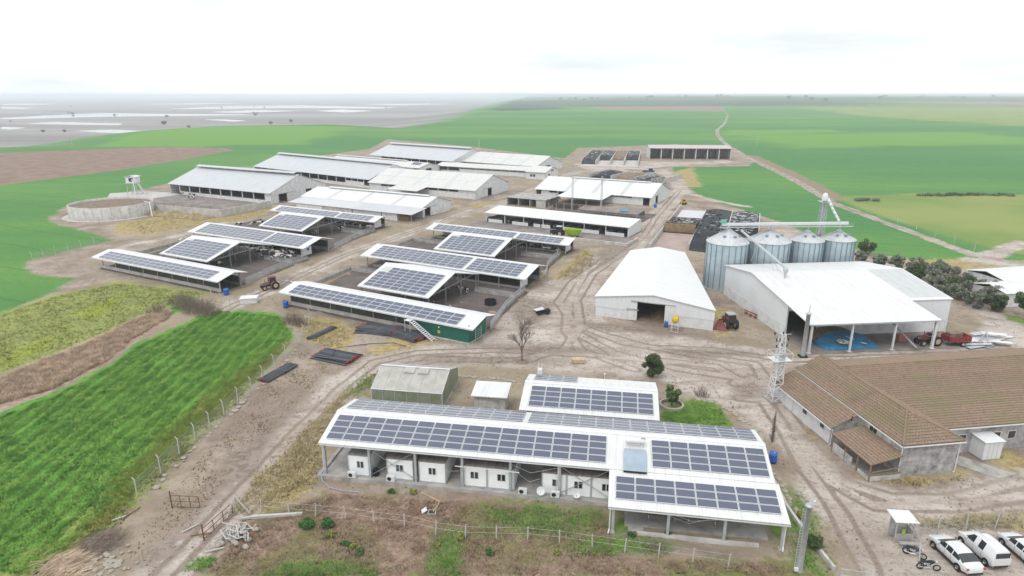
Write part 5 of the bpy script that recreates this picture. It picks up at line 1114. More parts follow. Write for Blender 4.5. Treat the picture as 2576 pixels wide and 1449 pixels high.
# ---------------------------------------------------------------- silage bunkers
def mound(nm, m, parent, x0, x1, y0, y1, zf, nx_=14, ny_=26, rag=.12):
    b = MB(); vs = []; fs = []
    for j in range(ny_+1):
        for i in range(nx_+1):
            u, v = i/nx_, j/ny_; z = zf(u, v)+rng(-rag, rag)*(0 if i in (0, nx_) or j in (0, ny_) else 1)
            vs.append((x0+(x1-x0)*u, y0+(y1-y0)*v, max(z, -.05)))
    for j in range(ny_):
        for i in range(nx_): q = j*(nx_+1)+i; fs.append((q, q+1, q+nx_+2, q+nx_+1))
    n0 = len(vs); rim = [j*(nx_+1) for j in range(ny_+1)], [j*(nx_+1)+nx_ for j in range(ny_+1)], list(range(nx_+1)), [ny_*(nx_+1)+i for i in range(nx_+1)]
    for e, flip in zip(rim, (1, 0, 0, 1)):
        base = len(vs); vs += [(vs[i][0], vs[i][1], -.1) for i in e]
        for a in range(len(e)-1): f = (e[a], base+a, base+a+1, e[a+1]); fs.append(f if flip else f[::-1])
    b.add(vs, fs); return b.build(nm, m, parent, True)
def weights(parent, x0, x1, y0, y1, zf, n, white=.5, nm='cover_weights'):
    bt, bw = MB(), MB()
    for _ in range(n):
        u, v = rng(.04, .96), rng(.04, .96); x, y, z = x0+(x1-x0)*u, y0+(y1-y0)*v, zf(u, v)+.08
        if random.random() < white:
            a = rng(0, 3.14); bw.cbox((x, y, z-.04), (rng(.4, 1.4), rng(.12, .32), .08), a*.25-.4)
        else: bt.lathe([(.18,-.08),(.34,-.09),(.37,0),(.34,.09),(.18,.08)], (x, y, z), 8)
    o = bw.build(nm, 'white_paint', parent); o['kind'] = 'stuff'
    if bt.v: o = bt.build('tyre_weights', 'tyre', parent); o['kind'] = 'stuff'
t = thing('silage_bunker', 'open silage clamp with black sheeted piles behind the grain silos', 'silage clamp', (35.0, 158.2), R(-21))
for x, y0, y1, h in ((0, 0, 68, 1.5), (9.3, 4, 56, 1.5), (17.6, 24, 56, 2.3), (25.8, 26, 56, 2.2)):
    n_ = int((y1-y0)/4)
    for i in range(n_): b = MB(); b.box(x-.13, x+.13, y0+i*4, y0+i*4+3.96, -.1, h+rng(-.03, .03)); b.build('wall_panel', 'pale_concrete', t)
b = MB(); b.box(.2, 9.1, 0, 66, -.1, .04); b.build('clamp_floor', mat('pink_floor', (.36, .28, .255), .9, 0, .15, .3, (.27, .225, .20), .4, .3), t)
z2 = lambda u, v: 2.7*min(1, v*4.0)*(.8+.2*math.sin(u*math.pi))*(1-.25*max(0, v-.6)); z3 = lambda u, v: 2.6*min(1, v*5)*(.8+.2*math.sin(u*math.pi))*(1-.15*v); z1 = lambda u, v: 2.55*(1-.8*v)
mound('silage_face', 'silage', t, .3, 9.0, 23.5, 28, lambda u, v: 2.45*(1 if v > .1 else .15), 12, 6)
mound('black_cover', 'black_plastic', t, .3, 9.0, 26, 47, z1); weights(t, .3, 9, 27, 47, z1, 40, .55)
mound('black_cover', 'black_plastic', t, 9.5, 17.4, 3, 55, z2, 14, 44, .16); weights(t, 9.5, 17.4, 3, 55, z2, 70, .25)
mound('black_cover', 'black_plastic', t, 17.8, 25.6, 25, 55, z3, 12, 26, .14); weights(t, 17.8, 25.6, 25, 55, z3, 150, .95)
b = MB(); b.box(1, 8.7, 47.5, 62, .05, .3); b.build('folded_sheet', 'lean_roof', t)
lo_ = thing('yellow_loader', 'small yellow loader parked behind the open silage clamp', 'loader', (62.0, 229.0), .4); lo_.scale = (.7, .7, .7)
b = MB(); b.box(-1.6,1.4,-.8,.8,.7,1.6); b.box(-1.7,-.6,-.7,.7,1.6,1.9); b.build('body', 'yellow_paint', lo_); b = MB(); b.box(-.5,.6,-.65,.65,1.6,2.6); b.build('cab', 'car_glass', lo_); b = MB(); b.box(-.55,.65,-.7,.7,2.6,2.7); b.build('cab_roof', 'yellow_paint', lo_)
for x in (-1.0, 1.0):
    for y in (-.85, .85): b = MB(); b.lathe([(.2,-.2),(.55,-.2),(.6,0),(.55,.2),(.2,.2)], (x,y,.6), 14, axis='y'); b.build('wheel', 'tyre', lo_)
t = thing('far_silage_bunker', 'row of concrete silage bays left of the far machine shed', 'silage clamp', (39, 366), R(-12))
for i, x in enumerate((0, 8.4, 16.4, 24, 32)):
    for j in range(8): b = MB(); b.box(x-.2, x+.2, j*8.5, j*8.5+8.4, -.1, 2.6); b.build('wall_panel', 'pale_concrete', t)
b = MB(); b.box(.2, 32, 67, 67.4, -.1, 1.6); b.build('rear_wall', 'pale_concrete', t); b = MB(); b.box(.2, 31.8, -6, 67, -.1, .04); b.build('bay_floor', 'pale_concrete', t)
zz = lambda u, v: 2.7*min(1, v*5+.15)
mound('black_cover', 'black_plastic', t, .3, 8.1, 3, 66, zz, 8, 24); weights(t, .3, 8.1, 3, 66, zz, 60, .6)
mound('black_cover', 'black_plastic', t, 8.7, 16, 26, 66, zz, 8, 16); weights(t, 8.7, 16, 26, 66, zz, 50, .8); mound('silage_pile', 'soil', t, 16.7, 23.7, 28, 66, zz, 8, 16); mound('black_cover', 'black_plastic', t, 24.3, 31.7, 30, 66, zz, 8, 16); weights(t, 24.3, 31.7, 30, 66, zz, 60, .8)
t = thing('waste_bunker', 'low concrete bays with dark sheeted heaps behind the porch barn', 'silage clamp', (36, 305), R(-33))
for x in (0, 12, 24, 37): b = MB(); b.box(x-.2, x+.2, 0, 26, -.1, 2.0); b.build('wall_panel', 'pale_concrete', t)
b = MB(); b.box(36.8, 37.1, -14, 0, -.1, 3.4); b.build('tall_wall', 'concrete', t)
for i in range(4): b = MB(); b.bar((37.2,-12+i*4,2.6),(39.2,-12+i*4,0),.4,.4); b.build('buttress', 'concrete', t)
zz = lambda u, v: 2.6*math.sin(min(1, max(0, u))*math.pi)**.5*math.sin(min(1, max(0, v))*math.pi)**.5
mound('black_cover', 'black_plastic', t, .4, 11.6, 1, 24, zz); weights(t, .4, 11.6, 1, 24, zz, 30, .6); mound('soil_heap', 'soil', t, 12.4, 23.6, 2, 22, zz); weights(t, 12.4, 23.6, 2, 22, zz, 25, .9)
mound('black_cover', 'black_plastic', t, 24.4, 36.6, -12, 16, zz); weights(t, 24.4, 36.6, -12, 16, zz, 110, .7)
# ---------------------------------------------------------------- towers and masts
def lattice(t, w0, w1, h, n_, m, th=.07):
    cs = ((-1,-1),(1,-1),(1,1),(-1,1))
    for c_ in cs: b = MB(); b.bar((c_[0]*w0/2,c_[1]*w0/2,0),(c_[0]*w1/2,c_[1]*w1/2,h),th*1.3); b.build('leg', m, t)
    b = MB()
    for i in range(n_):
        z0, z1 = h*i/n_, h*(i+1)/n_; a0, a1 = (w0+(w1-w0)*i/n_)/2, (w0+(w1-w0)*(i+1)/n_)/2
        for p_, q_ in zip(cs, cs[1:]+cs[:1]):
            if i % 2: p_, q_ = q_, p_
            b.bar((p_[0]*a0,p_[1]*a0,z0),(q_[0]*a1,q_[1]*a1,z1),th); b.bar((p_[0]*a1,p_[1]*a1,z1),(q_[0]*a1,q_[1]*a1,z1),th*.8)
    b.build('bracing', m, t)
t = thing('power_tower', 'white lattice power tower with platform and insulators beside the tiled house', 'pylon', (34.1, 74.9), .15)
lattice(t, 1.35, .55, 9.2, 11, 'white_paint', .075)
b = MB(); b.box(-1.0, 1.0, -1.0, 1.0, -.15, .25); b.build('footing', 'concrete', t)
b = MB(); b.box(-1.2,1.2,-.9,.9,5.75,5.81)
for x in (-1.2, 1.2):
    b.bar((x,-.9,5.8),(x,-.9,6.8),.05); b.bar((x,.9,5.8),(x,.9,6.8),.05); b.bar((x,-.9,6.8),(x,.9,6.8),.05)
b.bar((-1.2,-.9,6.8),(1.2,-.9,6.8),.05); b.bar((-1.2,.9,6.8),(1.2,.9,6.8),.05); b.bar((-2.0,-.9,7.1),(.2,-.9,5.9),.08); b.build('platform', 'white_paint', t)
for z, w_ in ((8.2, 1.7), (9.1, 2.5)): b = MB(); b.bar((-w_/2,0,z),(w_/2,0,z),.09); b.build('crossarm', 'steel', t)
for x, z in ((-.8,8.25),(.8,8.25),(-.3,8.25),(-1.15,9.15),(0,9.15),(1.15,9.15),(-.7,7.4),(.7,7.4),(0,7.6)): b = MB(); b.lathe([(.04,0),(.1,.06),(.05,.12),(.12,.18),(.05,.24),(.12,.3),(.04,.38)], (x,-.1,z), 8); b.build('insulator', 'black_trim', t)
b = MB(); b.box(-.35,.35,-.75,-.35,6.2,6.9); b.build('switch_box', 'galv', t)
t = thing('light_mast', 'grey cylindrical mast with ladder and lamp beside the canopy corner', 'mast', (23.9, 43.85))
b = MB(); b.lathe([(.27,0),(.24,6.3),(.3,6.3),(.3,6.42),(0.01,6.42)], n=16); b.build('column', 'galv', t, True)
b = MB()
for x in (-.5,-.22): b.bar((x,-.15,.3),(x,-.12,6.2),.035)
for i in range(22): b.bar((-.5,-.15,.45+i*.26),(-.22,-.15,.45+i*.26),.025)
b.build('ladder', 'galv', t)
b = MB(); b.bar((.05,0,6.4),(.12,0,7.5),.04); b.bar((.35,0,6.4),(.12,0,7.5),.04); b.bar((.05,0,6.9),(.3,0,6.9),.03); b.build('top_bracket', 'white_paint', t)
b = MB(); b.lathe([(0.01,-.1),(.09,-.06),(.11,0),(.09,.07),(0.01,.1)], (.42,0,6.75), 10); b.build('lamp', 'white_paint', t, True); b = MB(); b.box(-.55,-.25,-.4,-.2,.3,.6); b.build('meter_box', 'white_paint', t)
t = thing('steel_mast', 'thick grey steel mast at the left front corner of the grain hall', 'mast', (44.05, 89.2))
b = MB(); b.lathe([(.33,0),(.29,6.8),(.38,6.8),(.38,6.95),(0.01,7.0)], n=16); b.build('column', 'galv', t, True); b = MB(); b.bar((0,0,7),(.1,0,8.2),.12); b.build('antenna', 'white_paint', t); b = MB(); b.box(-.6,.6,-.5,.5,-.1,.2); b.build('footing', 'dark', t)
for (x, y, z), lb in (((20.7, 241.5, 12), 'thin lattice radio mast rising in front of the porch barn, left one'), ((28.9, 229.0, 13), 'thin lattice radio mast rising in front of the porch barn, right one')):
    t = thing('radio_mast', lb, 'mast', (x, y-24, 0)); lattice(t, .5, .4, z, 14, 'galv', .05)
def pole(x, y, h, lb, z=0): t = thing('utility_pole', lb, 'pole', (x, y, z), 0, 'field poles'); b = MB(); b.tube([(0,0,-.5),(0,0,h)], [.16,.11], 8); b.build('shaft', 'pale_concrete', t); b = MB(); b.bar((-.9,0,h-.4),(.9,0,h-.4),.1); b.build('crossarm', 'pale_concrete', t)
x, y = G(182, 368); pole(x, y, 11, 'lone pale pole at the edge of the left lowland')
x, y = G(1206, 396); pole(x, y, 11, 'lone pole behind the farthest striped barn'); x, y = G(1903, 370); pole(x, y, 8, 'short white pole in the right green field')
# ---------------------------------------------------------------- fences
def bent_post(h=1.9, tip=.4, m='pale_concrete'):
    b = MB(); b.tube([(0,0,-.3),(0,0,h),(-tip*.6,0,h+tip*.8)], [.065,.06,.05], 6); return b.mesh('fence_post', m)
BP = bent_post()
def fence(label, pts, h=1.8, link_=True, rz=0.0, me=None, wires=4, rand=.05):
    o = pts[0]; t = thing('wire_fence', label, 'fence', o, 0, 'concrete post fences')
    for q in pts: link('fence_post', me or BP, t, (q[0]-o[0], q[1]-o[1], 0), (rng(-rand, rand), rng(-rand, rand), rz))
    for k_ in range(wires):
        b = MB(); z = h*(k_+1)/wires
        b.tube([(q[0]-o[0], q[1]-o[1], z) for q in pts], .007, 4); b.build('wire', 'steel', t)
    if link_:
        for p_, q_ in zip(pts[:-1], pts[1:]):
            d_ = math.hypot(q_[0]-p_[0], q_[1]-p_[1]); b = MB(); b.add([(0,0,.05),(d_,0,.05),(d_,0,h),(0,0,h)], [(0,1,2,3)])
            ob = b.build('chain_link', 'chain_link', t); ob.location = (p_[0]-o[0], p_[1]-o[1], 0); ob.rotation_euler.z = math.atan2(q_[1]-p_[1], q_[0]-p_[0])
    return t
fence('chain link fence on bent concrete posts along the bright crop field', [(-37.0,54.1),(-36.85,58.2),(-36.7,61.8),(-36.4,64.8),(-36.0,67.6),(-35.6,70.7),(-35.4,74.2),(-34.9,77.3),(-34.7,81.1),(-34.5,85.1),(-34.3,89.1),(-34.1,93.5),(-34.2,97.5),(-34.5,101.5),(-35.5,105.5)])
fence('leaning wire fence with short posts crossing the brown meadow', [(-23.9,51.8),(-21.1,51.4),(-18.5,51.1),(-15.6,50.7),(-12.8,50.1),(-9.9,49.6),(-6.9,48.6),(-4.2,48.0),(-1.4,47.9),(1.4,47.8),(4.2,47.4),(7.05,46.8),(9.8,46.2),(12.6,45.6),(15.4,45.0),(18.2,44.4)], 1.2, False, 1.5, bent_post(1.25, .16), 2, .07)
fence('wire fence with bent posts along the parking lot top', [(35.6,48.2),(38.4,48.5),(41.2,48.9),(44.1,49.2),(47,49.5)], 1.7, True, 1.5)
fence('wire fence around the left far field corner', [G(x, y) for x, y in ((82,655),(110,648),(140,642),(172,634),(205,625),(238,616),(268,607))], 1.6, True, 1.0)
fence('pale posts marching along the right field track', [G(x, y) for x, y in ((2125,505),(2165,523),(2210,541),(2258,560),(2305,578),(2352,596),(2400,613),(2450,632),(2500,650))], 1.5, False, .8)
fence('row of thin posts behind the far silage bays', [G(x, y) for x, y in ((1440,377),(1462,372),(1500,370),(1540,371),(1580,373),(1615,374))], 2, False)
fence('few posts beside the white box below the left sheds', [(-58.0,117.0),(-55.2,114.9),(-52.6,112.6),(-48.4,109.4)], 1.6, False)
def rusty_gate(label, p, q, h=1.35):
    t = thing('field_gate', label, 'gate', p, math.atan2(q[1]-p[1], q[0]-p[0]), 'rusty field gates'); L_ = math.hypot(q[0]-p[0], q[1]-p[1])
    b = MB(); b.bar((0,0,-.1),(0,0,h+.45),.09); b.build('gate_post', 'rust', t)
    for i in range(1, 4): b = MB(); b.bar((L_*i/3,0,.12),(L_*i/3,0,h),.05); b.build('upright', 'rust', t)
    for z in (.12, h*.55, h): b = MB(); b.bar((0,0,z),(L_,0,z),.05); b.build('crossbar', 'rust', t)
rusty_gate('rusty pipe gate standing open on the dirt track', (-32.7,52.4), (-29.9,52.2)); rusty_gate('rusty pipe gate lying along the track beside the post heap', (-27.45,47.7), (-26.4,51.4), 1.2)
t = thing('gate_frame', 'grey pipe gate by the foot of the cylindrical mast', 'gate', (26.6, 42.6), R(-12))
for z in (.1, .7, 1.3): b = MB(); b.bar((0,0,z),(2.6,0,z),.05); b.build('crossbar', 'galv', t)
for x in (0, .9, 1.8, 2.6): b = MB(); b.bar((x,0,-.1),(x,0,1.4),.05); b.build('upright', 'galv', t)
t = thing('garden_wall', 'low pale concrete kerb wall right of the canopy lawn', 'wall', (26.7, 61.5)); b = MB()
PW = [(0,0),(.1,-5),(-.3,-9),(-.2,-13),(.2,-17.5)]
for p_, q_ in zip(PW[:-1], PW[1:]): b.bar((*p_,.12),(*q_,.12),.25,.45)
b.build('wall_run', 'pale_concrete', t)
# stone edging of the lawn and yard
def stones(label, line, n_, s0=.15, s1=.4):
    o = line[0]; t = thing('stone_edging', label, 'stones', o); P_ = [Vector((q[0]-o[0], q[1]-o[1])) for q in line]; seg = [(b_-a).length for a, b_ in zip(P_[:-1], P_[1:])]; tot = sum(seg)
    me = MB(); me.lathe([(0.01,-.3),(.8,-.25),(1,.1),(.7,.5),(.3,.7),(0.01,.75)], n=7); me = me.mesh('stone', 'stone')
    for i in range(n_):
        d_ = tot*(i+rng(0,.6))/n_; k_ = 0
        while k_ < len(seg)-1 and d_ > seg[k_]: d_ -= seg[k_]; k_ += 1
        q = P_[k_].lerp(P_[k_+1], min(1, d_/seg[k_])); s_ = rng(s0, s1); link('stone', me, t, (q.x+rng(-.25,.25), q.y+rng(-.25,.25), 0), (0,0,rng(0,6)), (s_*rng(.7,1.3), s_, s_*rng(.5,.9)))
stones('line of loose stones edging the bright lawn behind the solar house', [G(x, y) for x, y in ((1752,1003),(1800,1012),(1850,1040),(1895,1075),(1925,1110))], 38)
stones('ragged stone row between greenhouse and small hut', [G(x, y) for x, y in ((1150,945),(1200,950),(1260,952),(1300,960))], 30, .15, .32)
stones('stones scattered along the crop fence foot', [(-36.2,55.5),(-35.6,64),(-34.8,74),(-33.9,84),(-33.5,92)], 34, .1, .45)
stones('stones along the foot of the concrete kerb at the canopy corner', [(27.2,61),(27.6,57),(27.2,53),(26.9,48)], 26, .1, .3)
stones('rubble along the left edge of the silage clamp', [G(x, y) for x, y in ((1628,640),(1640,600),(1670,560))], 30, .3, .8)
# ---------------------------------------------------------------- pipe heaps
def pipe_heap(label, c, rz, L_, wid, n_, layers, jit, ends=True, red=.8):
    t = thing('pipe_heap', label, 'pipes', c, rz, 'heaps of black pipes'); r_ = .09
    me = MB(); me.tube([(-L_/2,0,0),(L_/2,0,0)], r_, 7); me = me.mesh('pipe', 'pipe')
    ce = MB(); ce.tube([(-.09,0,0),(.09,0,0)], r_*1.18, 8); ce = ce.mesh('pipe_cap', 'pipe_end')
    for i in range(n_):
        lay = int(i*layers/n_); x = rng(-jit*3, jit*3); y = rng(-wid/2, wid/2)*(1-.12*lay); a = rng(-jit, jit); dz = rng(-.012, .012)
        p = link('pipe', me, t, (x, y, r_+lay*.15+abs(dz)*L_*.4), (0, dz, a))
        if random.random() < red:
            for s_ in (-1, 1):
                if random.random() < .75: link('pipe_cap', ce, p, (s_*(L_/2-.05), 0, 0))
pipe_heap('neat row of black pipes lying beside the crop fence, nearest one', (-33.3,83.2), R(67), 6.2, 2.3, 22, 2, .015, True, .25)
pipe_heap('broad heap of black pipes with orange ends on the dirt verge', (-26.5,89.0), R(-22), 6.3, 4.2, 58, 3, .05)
pipe_heap('loose bundle of thin black pipes farthest up the fence', (-31.5,99.0), R(63), 6.0, 1.4, 16, 2, .05, True, .3)
pipe_heap('big left heap of black pipes with red caps against the net shed', (-22.4,100.4), R(-17), 6.6, 4.0, 80, 4, .16)
pipe_heap('big right heap of black pipes with red caps near the white stair', (-17.2,97.8), R(-40), 6.4, 3.4, 80, 4, .14)
t = thing('black_hose', 'black hose curving from the pipe heap across the grass', 'hose', (-27.0,88.5)); b = MB(); b.tube([(0,0,.5),(-.4,2.2,.75),(1.5,4.6,.12),(4.5,5.9,.06),(8,6.2,.06),(10.4,4.8,.06)], .05, 6); b.build('hose_run', 'pipe', t)
# ---------------------------------------------------------------- small yard things
def barrel(x, y, lb, tilt=0, r_=.33, h=.95):
    t = thing('blue_barrel', lb, 'barrel', (x, y, 0), 0, 'blue plastic barrels'); b = MB(); b.lathe([(0.01,0),(r_,.0),(r_*1.02,.3),(r_*.98,.33),(r_*1.02,.36),(r_*1.02,.62),(r_*.98,.65),(r_*1.02,.68),(r_,h),(r_*.93,h),(r_*.93,h-.06),(0.01,h-.06)], n=16); b.build('drum', 'blue_plastic', t, True); b = MB(); b.lathe([(.05,h-.06),(.05,h+.02),(0.01,h+.02)], (.14,0,0), 8); b.build('bung', 'white_paint', t)
barrel(-56.7,120.5,'blue barrel at the right end of the leftmost solar shed',0,.5,1.25); barrel(-42.2,112.6,'blue barrel at the left end of the green clad shed',0,.5,1.25); barrel(26.35,102.2,'blue barrel beside the yellow tank stand'); barrel(28.2,60.4,'blue barrel behind the canopy right edge',0,.42,1.1); barrel(-7.0,198.5,'blue barrel at the left end of the calf shed',0,.5,1.3); barrel(50.4,222.4,'blue barrel at the corner of the porch barn',0,.5,1.3)
t = thing('yellow_tank', 'yellow fuel tank on a white steel stand beside the open store door', 'fuel tank', (27.3, 100.0), R(-22))
b = MB(); b.lathe([(0.01,-.85),(.45,-.82),(.55,-.6),(.55,.6),(.45,.82),(0.01,.85)], (0,0,2.15), 16, axis='y'); b.build('tank', 'yellow_paint', t, True)
for x in (-.5,.5):
    for y in (-.6,.6): b = MB(); b.bar((x*1.15,y,0),(x,y,1.75),.07); b.build('leg', 'white_paint', t)
b = MB(); b.bar((-.6,-.6,.8),(.6,-.6,.8),.05); b.bar((-.6,-.6,1.65),(.6,-.6,1.65),.07); b.bar((-.6,.6,1.65),(.6,.6,1.65),.07); b.bar((-.6,-.65,.1),(.6,-.65,.1),.06); b.build('stand_frame', 'white_paint', t)
t = thing('wood_crate', 'pale wooden crate lying alone in the dirt yard', 'crate', (9.85, 87.0), .0)
for a_ in ((-1,1,-.5,-.44,.1,.6), (-1,1,.44,.5,.1,.6), (-1,-.94,-.44,.44,.1,.6), (.94,1,-.44,.44,.1,.6), (-1,1,-.5,.5,.6,.66), (-1,1,-.5,.5,.04,.1)): b = MB(); b.box(*a_); b.build('board', 'pale_wood', t)
for x in (-.7, .6): b = MB(); b.box(x, x+.12, -.5, .5, -.03, .04); b.build('skid', 'wood', t)
t = thing('concrete_box', 'white concrete trough box below the red tractor', 'trough', (-50.2, 115.6), R(12))
for a_ in ((-1.5,1.5,-1,-.85,0,.95), (-1.5,1.5,.85,1,0,.95), (-1.5,-1.35,-.85,.85,0,.95), (1.35,1.5,-.85,.85,0,.95), (-1.6,1.6,-1.1,1.1,.95,1.08)): b = MB(); b.box(*a_); b.build('slab', 'white_wall', t)
# heap of old concrete posts
t = thing('post_heap', 'tangled heap of broken white concrete posts by the track', 'posts', (-24.7, 48.3))
for i in range(26):
    a, L_ = rng(0, 6.28), rng(1.1, 2.3); r0 = rng(0, 1.5); b = MB(); z = rng(.1, .5); tp = rng(.0, .35)
    b.tube([(-L_/2,0,z),(L_/2*.75,0,z+rng(-.08,.15)),(L_/2,tp,z+.1)], [.06,.06,.05], 6); link('old_post', b.mesh('old_post', 'pale_concrete'), t, (r0*math.cos(a*3), r0*math.sin(a*3)*.8, 0), (0,0,a))
for i in range(16): b = MB(); b.lathe([(0.01,0),(.2,.02),(.24,.15),(.15,.3),(0.01,.33)], n=7); link('concrete_lump', b.mesh('concrete_lump', 'stone'), t, (rng(-1.6,1.8), rng(-1.8,1.2), 0), (0,0,rng(0,6)))
t = thing('white_beam', 'long white concrete beam lying on the meadow beside the post heap', 'beam', (-22.1, 51.0), R(6)); b = MB(); b.cbox((0,0,.14),(4.6,.28,.28)); b.cbox((-2.7,-.1,.16),(1.0,.2,.2),.2); b.build('beam', 'pale_concrete', t)
t = thing('leaning_post', 'pale broken post propped against another at the track gate', 'post', (-26.2, 51.6)); b = MB(); b.tube([(0,0,0),(.15,-.1,1.9)], .07, 6); b.tube([(.15,-.1,1.85),(1.4,-.2,.05)], .06, 6); b.tube([(.1,-.1,1.9),(-.5,-1.0,.05)], .06, 6); b.build('posts', 'pale_concrete', t)
t = thing('inspection_hatch', 'open manhole with tilted lid and yellow hose in the meadow', 'manhole', (-7.6, 51.6)); b = MB(); b.box(-.4,.4,-.35,.35,-.1,.1); b.build('rim', 'concrete', t); b = MB(); b.box(-.28,.28,-.24,.24,.1,.103); b.build('shaft', 'dark', t); b = MB(); b.cbox((-.75,.1,.2),(.55,.55,.06),.3,0,-.5); b.build('lid', 'white_wall', t); b = MB(); b.tube([(.1,0,.12),(.45,.6,.3),(.55,1.5,.12),(.0,2.0,.1),(-1.4,3.1,.1)], .04, 6); b.build('hose', 'yellow_hose', t)  # manhole depth is a flat sheet coloured as shade
t = thing('blue_hose', 'pale blue hose lying at the left canopy corner', 'hose', CL(.3,-.2)); b = MB(); b.tube([(0,.2,.7),(-.3,0,.6),(.2,-.9,.08),(1.2,-2.0,.05),(2.6,-2.5,.05),(5.0,-2.9,.05)], .035, 6); b.build('hose_run', 'hose', t)
t = thing('water_trough', 'round dark feeder ring inside the front right pen', 'feeder', FL(S4, 34.6, 19.3)); b = MB(); b.lathe([(1.1,.0),(1.15,.9),(1.08,.9),(1.05,.15),(0.01,.14)], n=20); b.build('ring', 'dark', t)
t = thing('machine_scrap', 'small covered trailer wreck beside the pen railing', 'scrap', FL(S4, 45.5, 18.8), .3); b = MB(); b.slab((-1.2,-.6,.9),(.4,-.6,1.1),(.4,.8,1.1),(-1.2,.8,.8),.06); b.build('cover_sheet', 'lean_roof', t); b = MB(); b.box(-1,1.6,-.4,.6,.3,.8); b.build('chassis', 'dark', t)
for x in (-.6, 1.0): b = MB(); b.lathe([(.1,-.1),(.33,-.1),(.35,0),(.33,.1),(.1,.1)], (x,-.6,.35), 12, axis='y'); b.build('wheel', 'tyre', t)
# grain heap with blue tarp in the hall canopy
t = thing('tarp_heap', 'grain heap under a crumpled blue tarpaulin below the hall canopy', 'heap', (51.0, 91.6), R(5.6))
mound('tarpaulin', 'tarp_blue', t, -2.6, 7.2, 0, 4.6, lambda u, v: 1.5*math.sin(min(1,max(0,u))*math.pi)**.7*min(1,v*1.6), 22, 12, .1)
for i in range(7): b = MB(); x = rng(-1.5, 6.2); b.cbox((x, rng(.4,2.2), rng(.9,1.35)), (rng(.6,1.1), rng(.5,.8), .08), rng(0,3), .35); b.build('sack', 'pale_wood' if i % 2 else 'white_wall', t)
t = thing('grain_heap', 'brown grain mound behind the blue tarpaulin', 'heap', (50.6, 95.2), R(5.6)); mound('grain', 'silage', t, -3, 6, 0, 2.1, lambda u, v: 1.9*math.sin(min(1,max(0,u))*math.pi)**.6*min(1, .5+v*.5), 16, 6, .06)
t = thing('brick_pallet', 'pallets of red bricks beside the parked red tractor', 'bricks', (62.8, 95.6), R(5.6))
for i in range(3):
    for j in range(4): b = MB(); b.box(i*.62-.9, i*.62-.32, -.5, .5, .12+j*.27, .37+j*.27); b.build('brick_layer', mat('brick_%d%d' % (i, j), (.36+.03*j, .19, .14), .9), t)
b = MB(); b.box(-1,1,-.55,.55,0,.12); b.build('pallet', 'wood', t)
t = thing('sheet_stack', 'scattered white panels and steel lengths stacked right of the hall', 'panels', (72.2, 94.2), R(8))
for i in range(14): b = MB(); b.cbox((rng(-1,8.5), rng(-2.2,3.2), .06+.05*i), (rng(2.2,5), rng(.5,1.2), .05), rng(-.5,.5), rng(-.03,.03)); b.build('panel', 'white_paint' if i % 3 else 'galv', t)
for i in range(4): b = MB(); b.bar((rng(1,3), rng(-2,1), .9), (rng(6,9), rng(-1,3), .8), .12); b.build('steel_length', 'steel', t)
t = thing('red_harrow', 'dull red implement leaning on the right wall of the white store', 'implement', (34.6, 101.4), R(-22))
b = MB(); b.slab((-.3,-.6,.1),(2.0,-.9,.1),(1.6,.8,1.3),(.1,.9,1.2),.1); b.build('panel', 'dull_red', t)
for i in range(4): b = MB(); b.bar((.1+i*.4,-.7,.1),(.3+i*.35,.8,1.35),.08); b.build('tine', 'dull_red', t)
b = MB(); b.bar((-6.5,.6,.15),(-.4,-.5,.15),.14); b.build('red_beam', 'red_paint', t)
t = thing('red_plough', 'small red plough lying along the grain hall side wall', 'implement', (43.0, 108.0), R(-70)); b = MB(); b.bar((-2,0,.5),(1.5,0,.6),.14); b.build('beam', 'red_paint', t)
for i in range(3): b = MB(); b.bar((-1.4+i*1.2,0,.5),(-1.1+i*1.2,-.3,.0),.1); b.cbox((-1.0+i*1.2,-.3,.15),(.5,.1,.35),.4); b.build('share', 'red_paint', t)
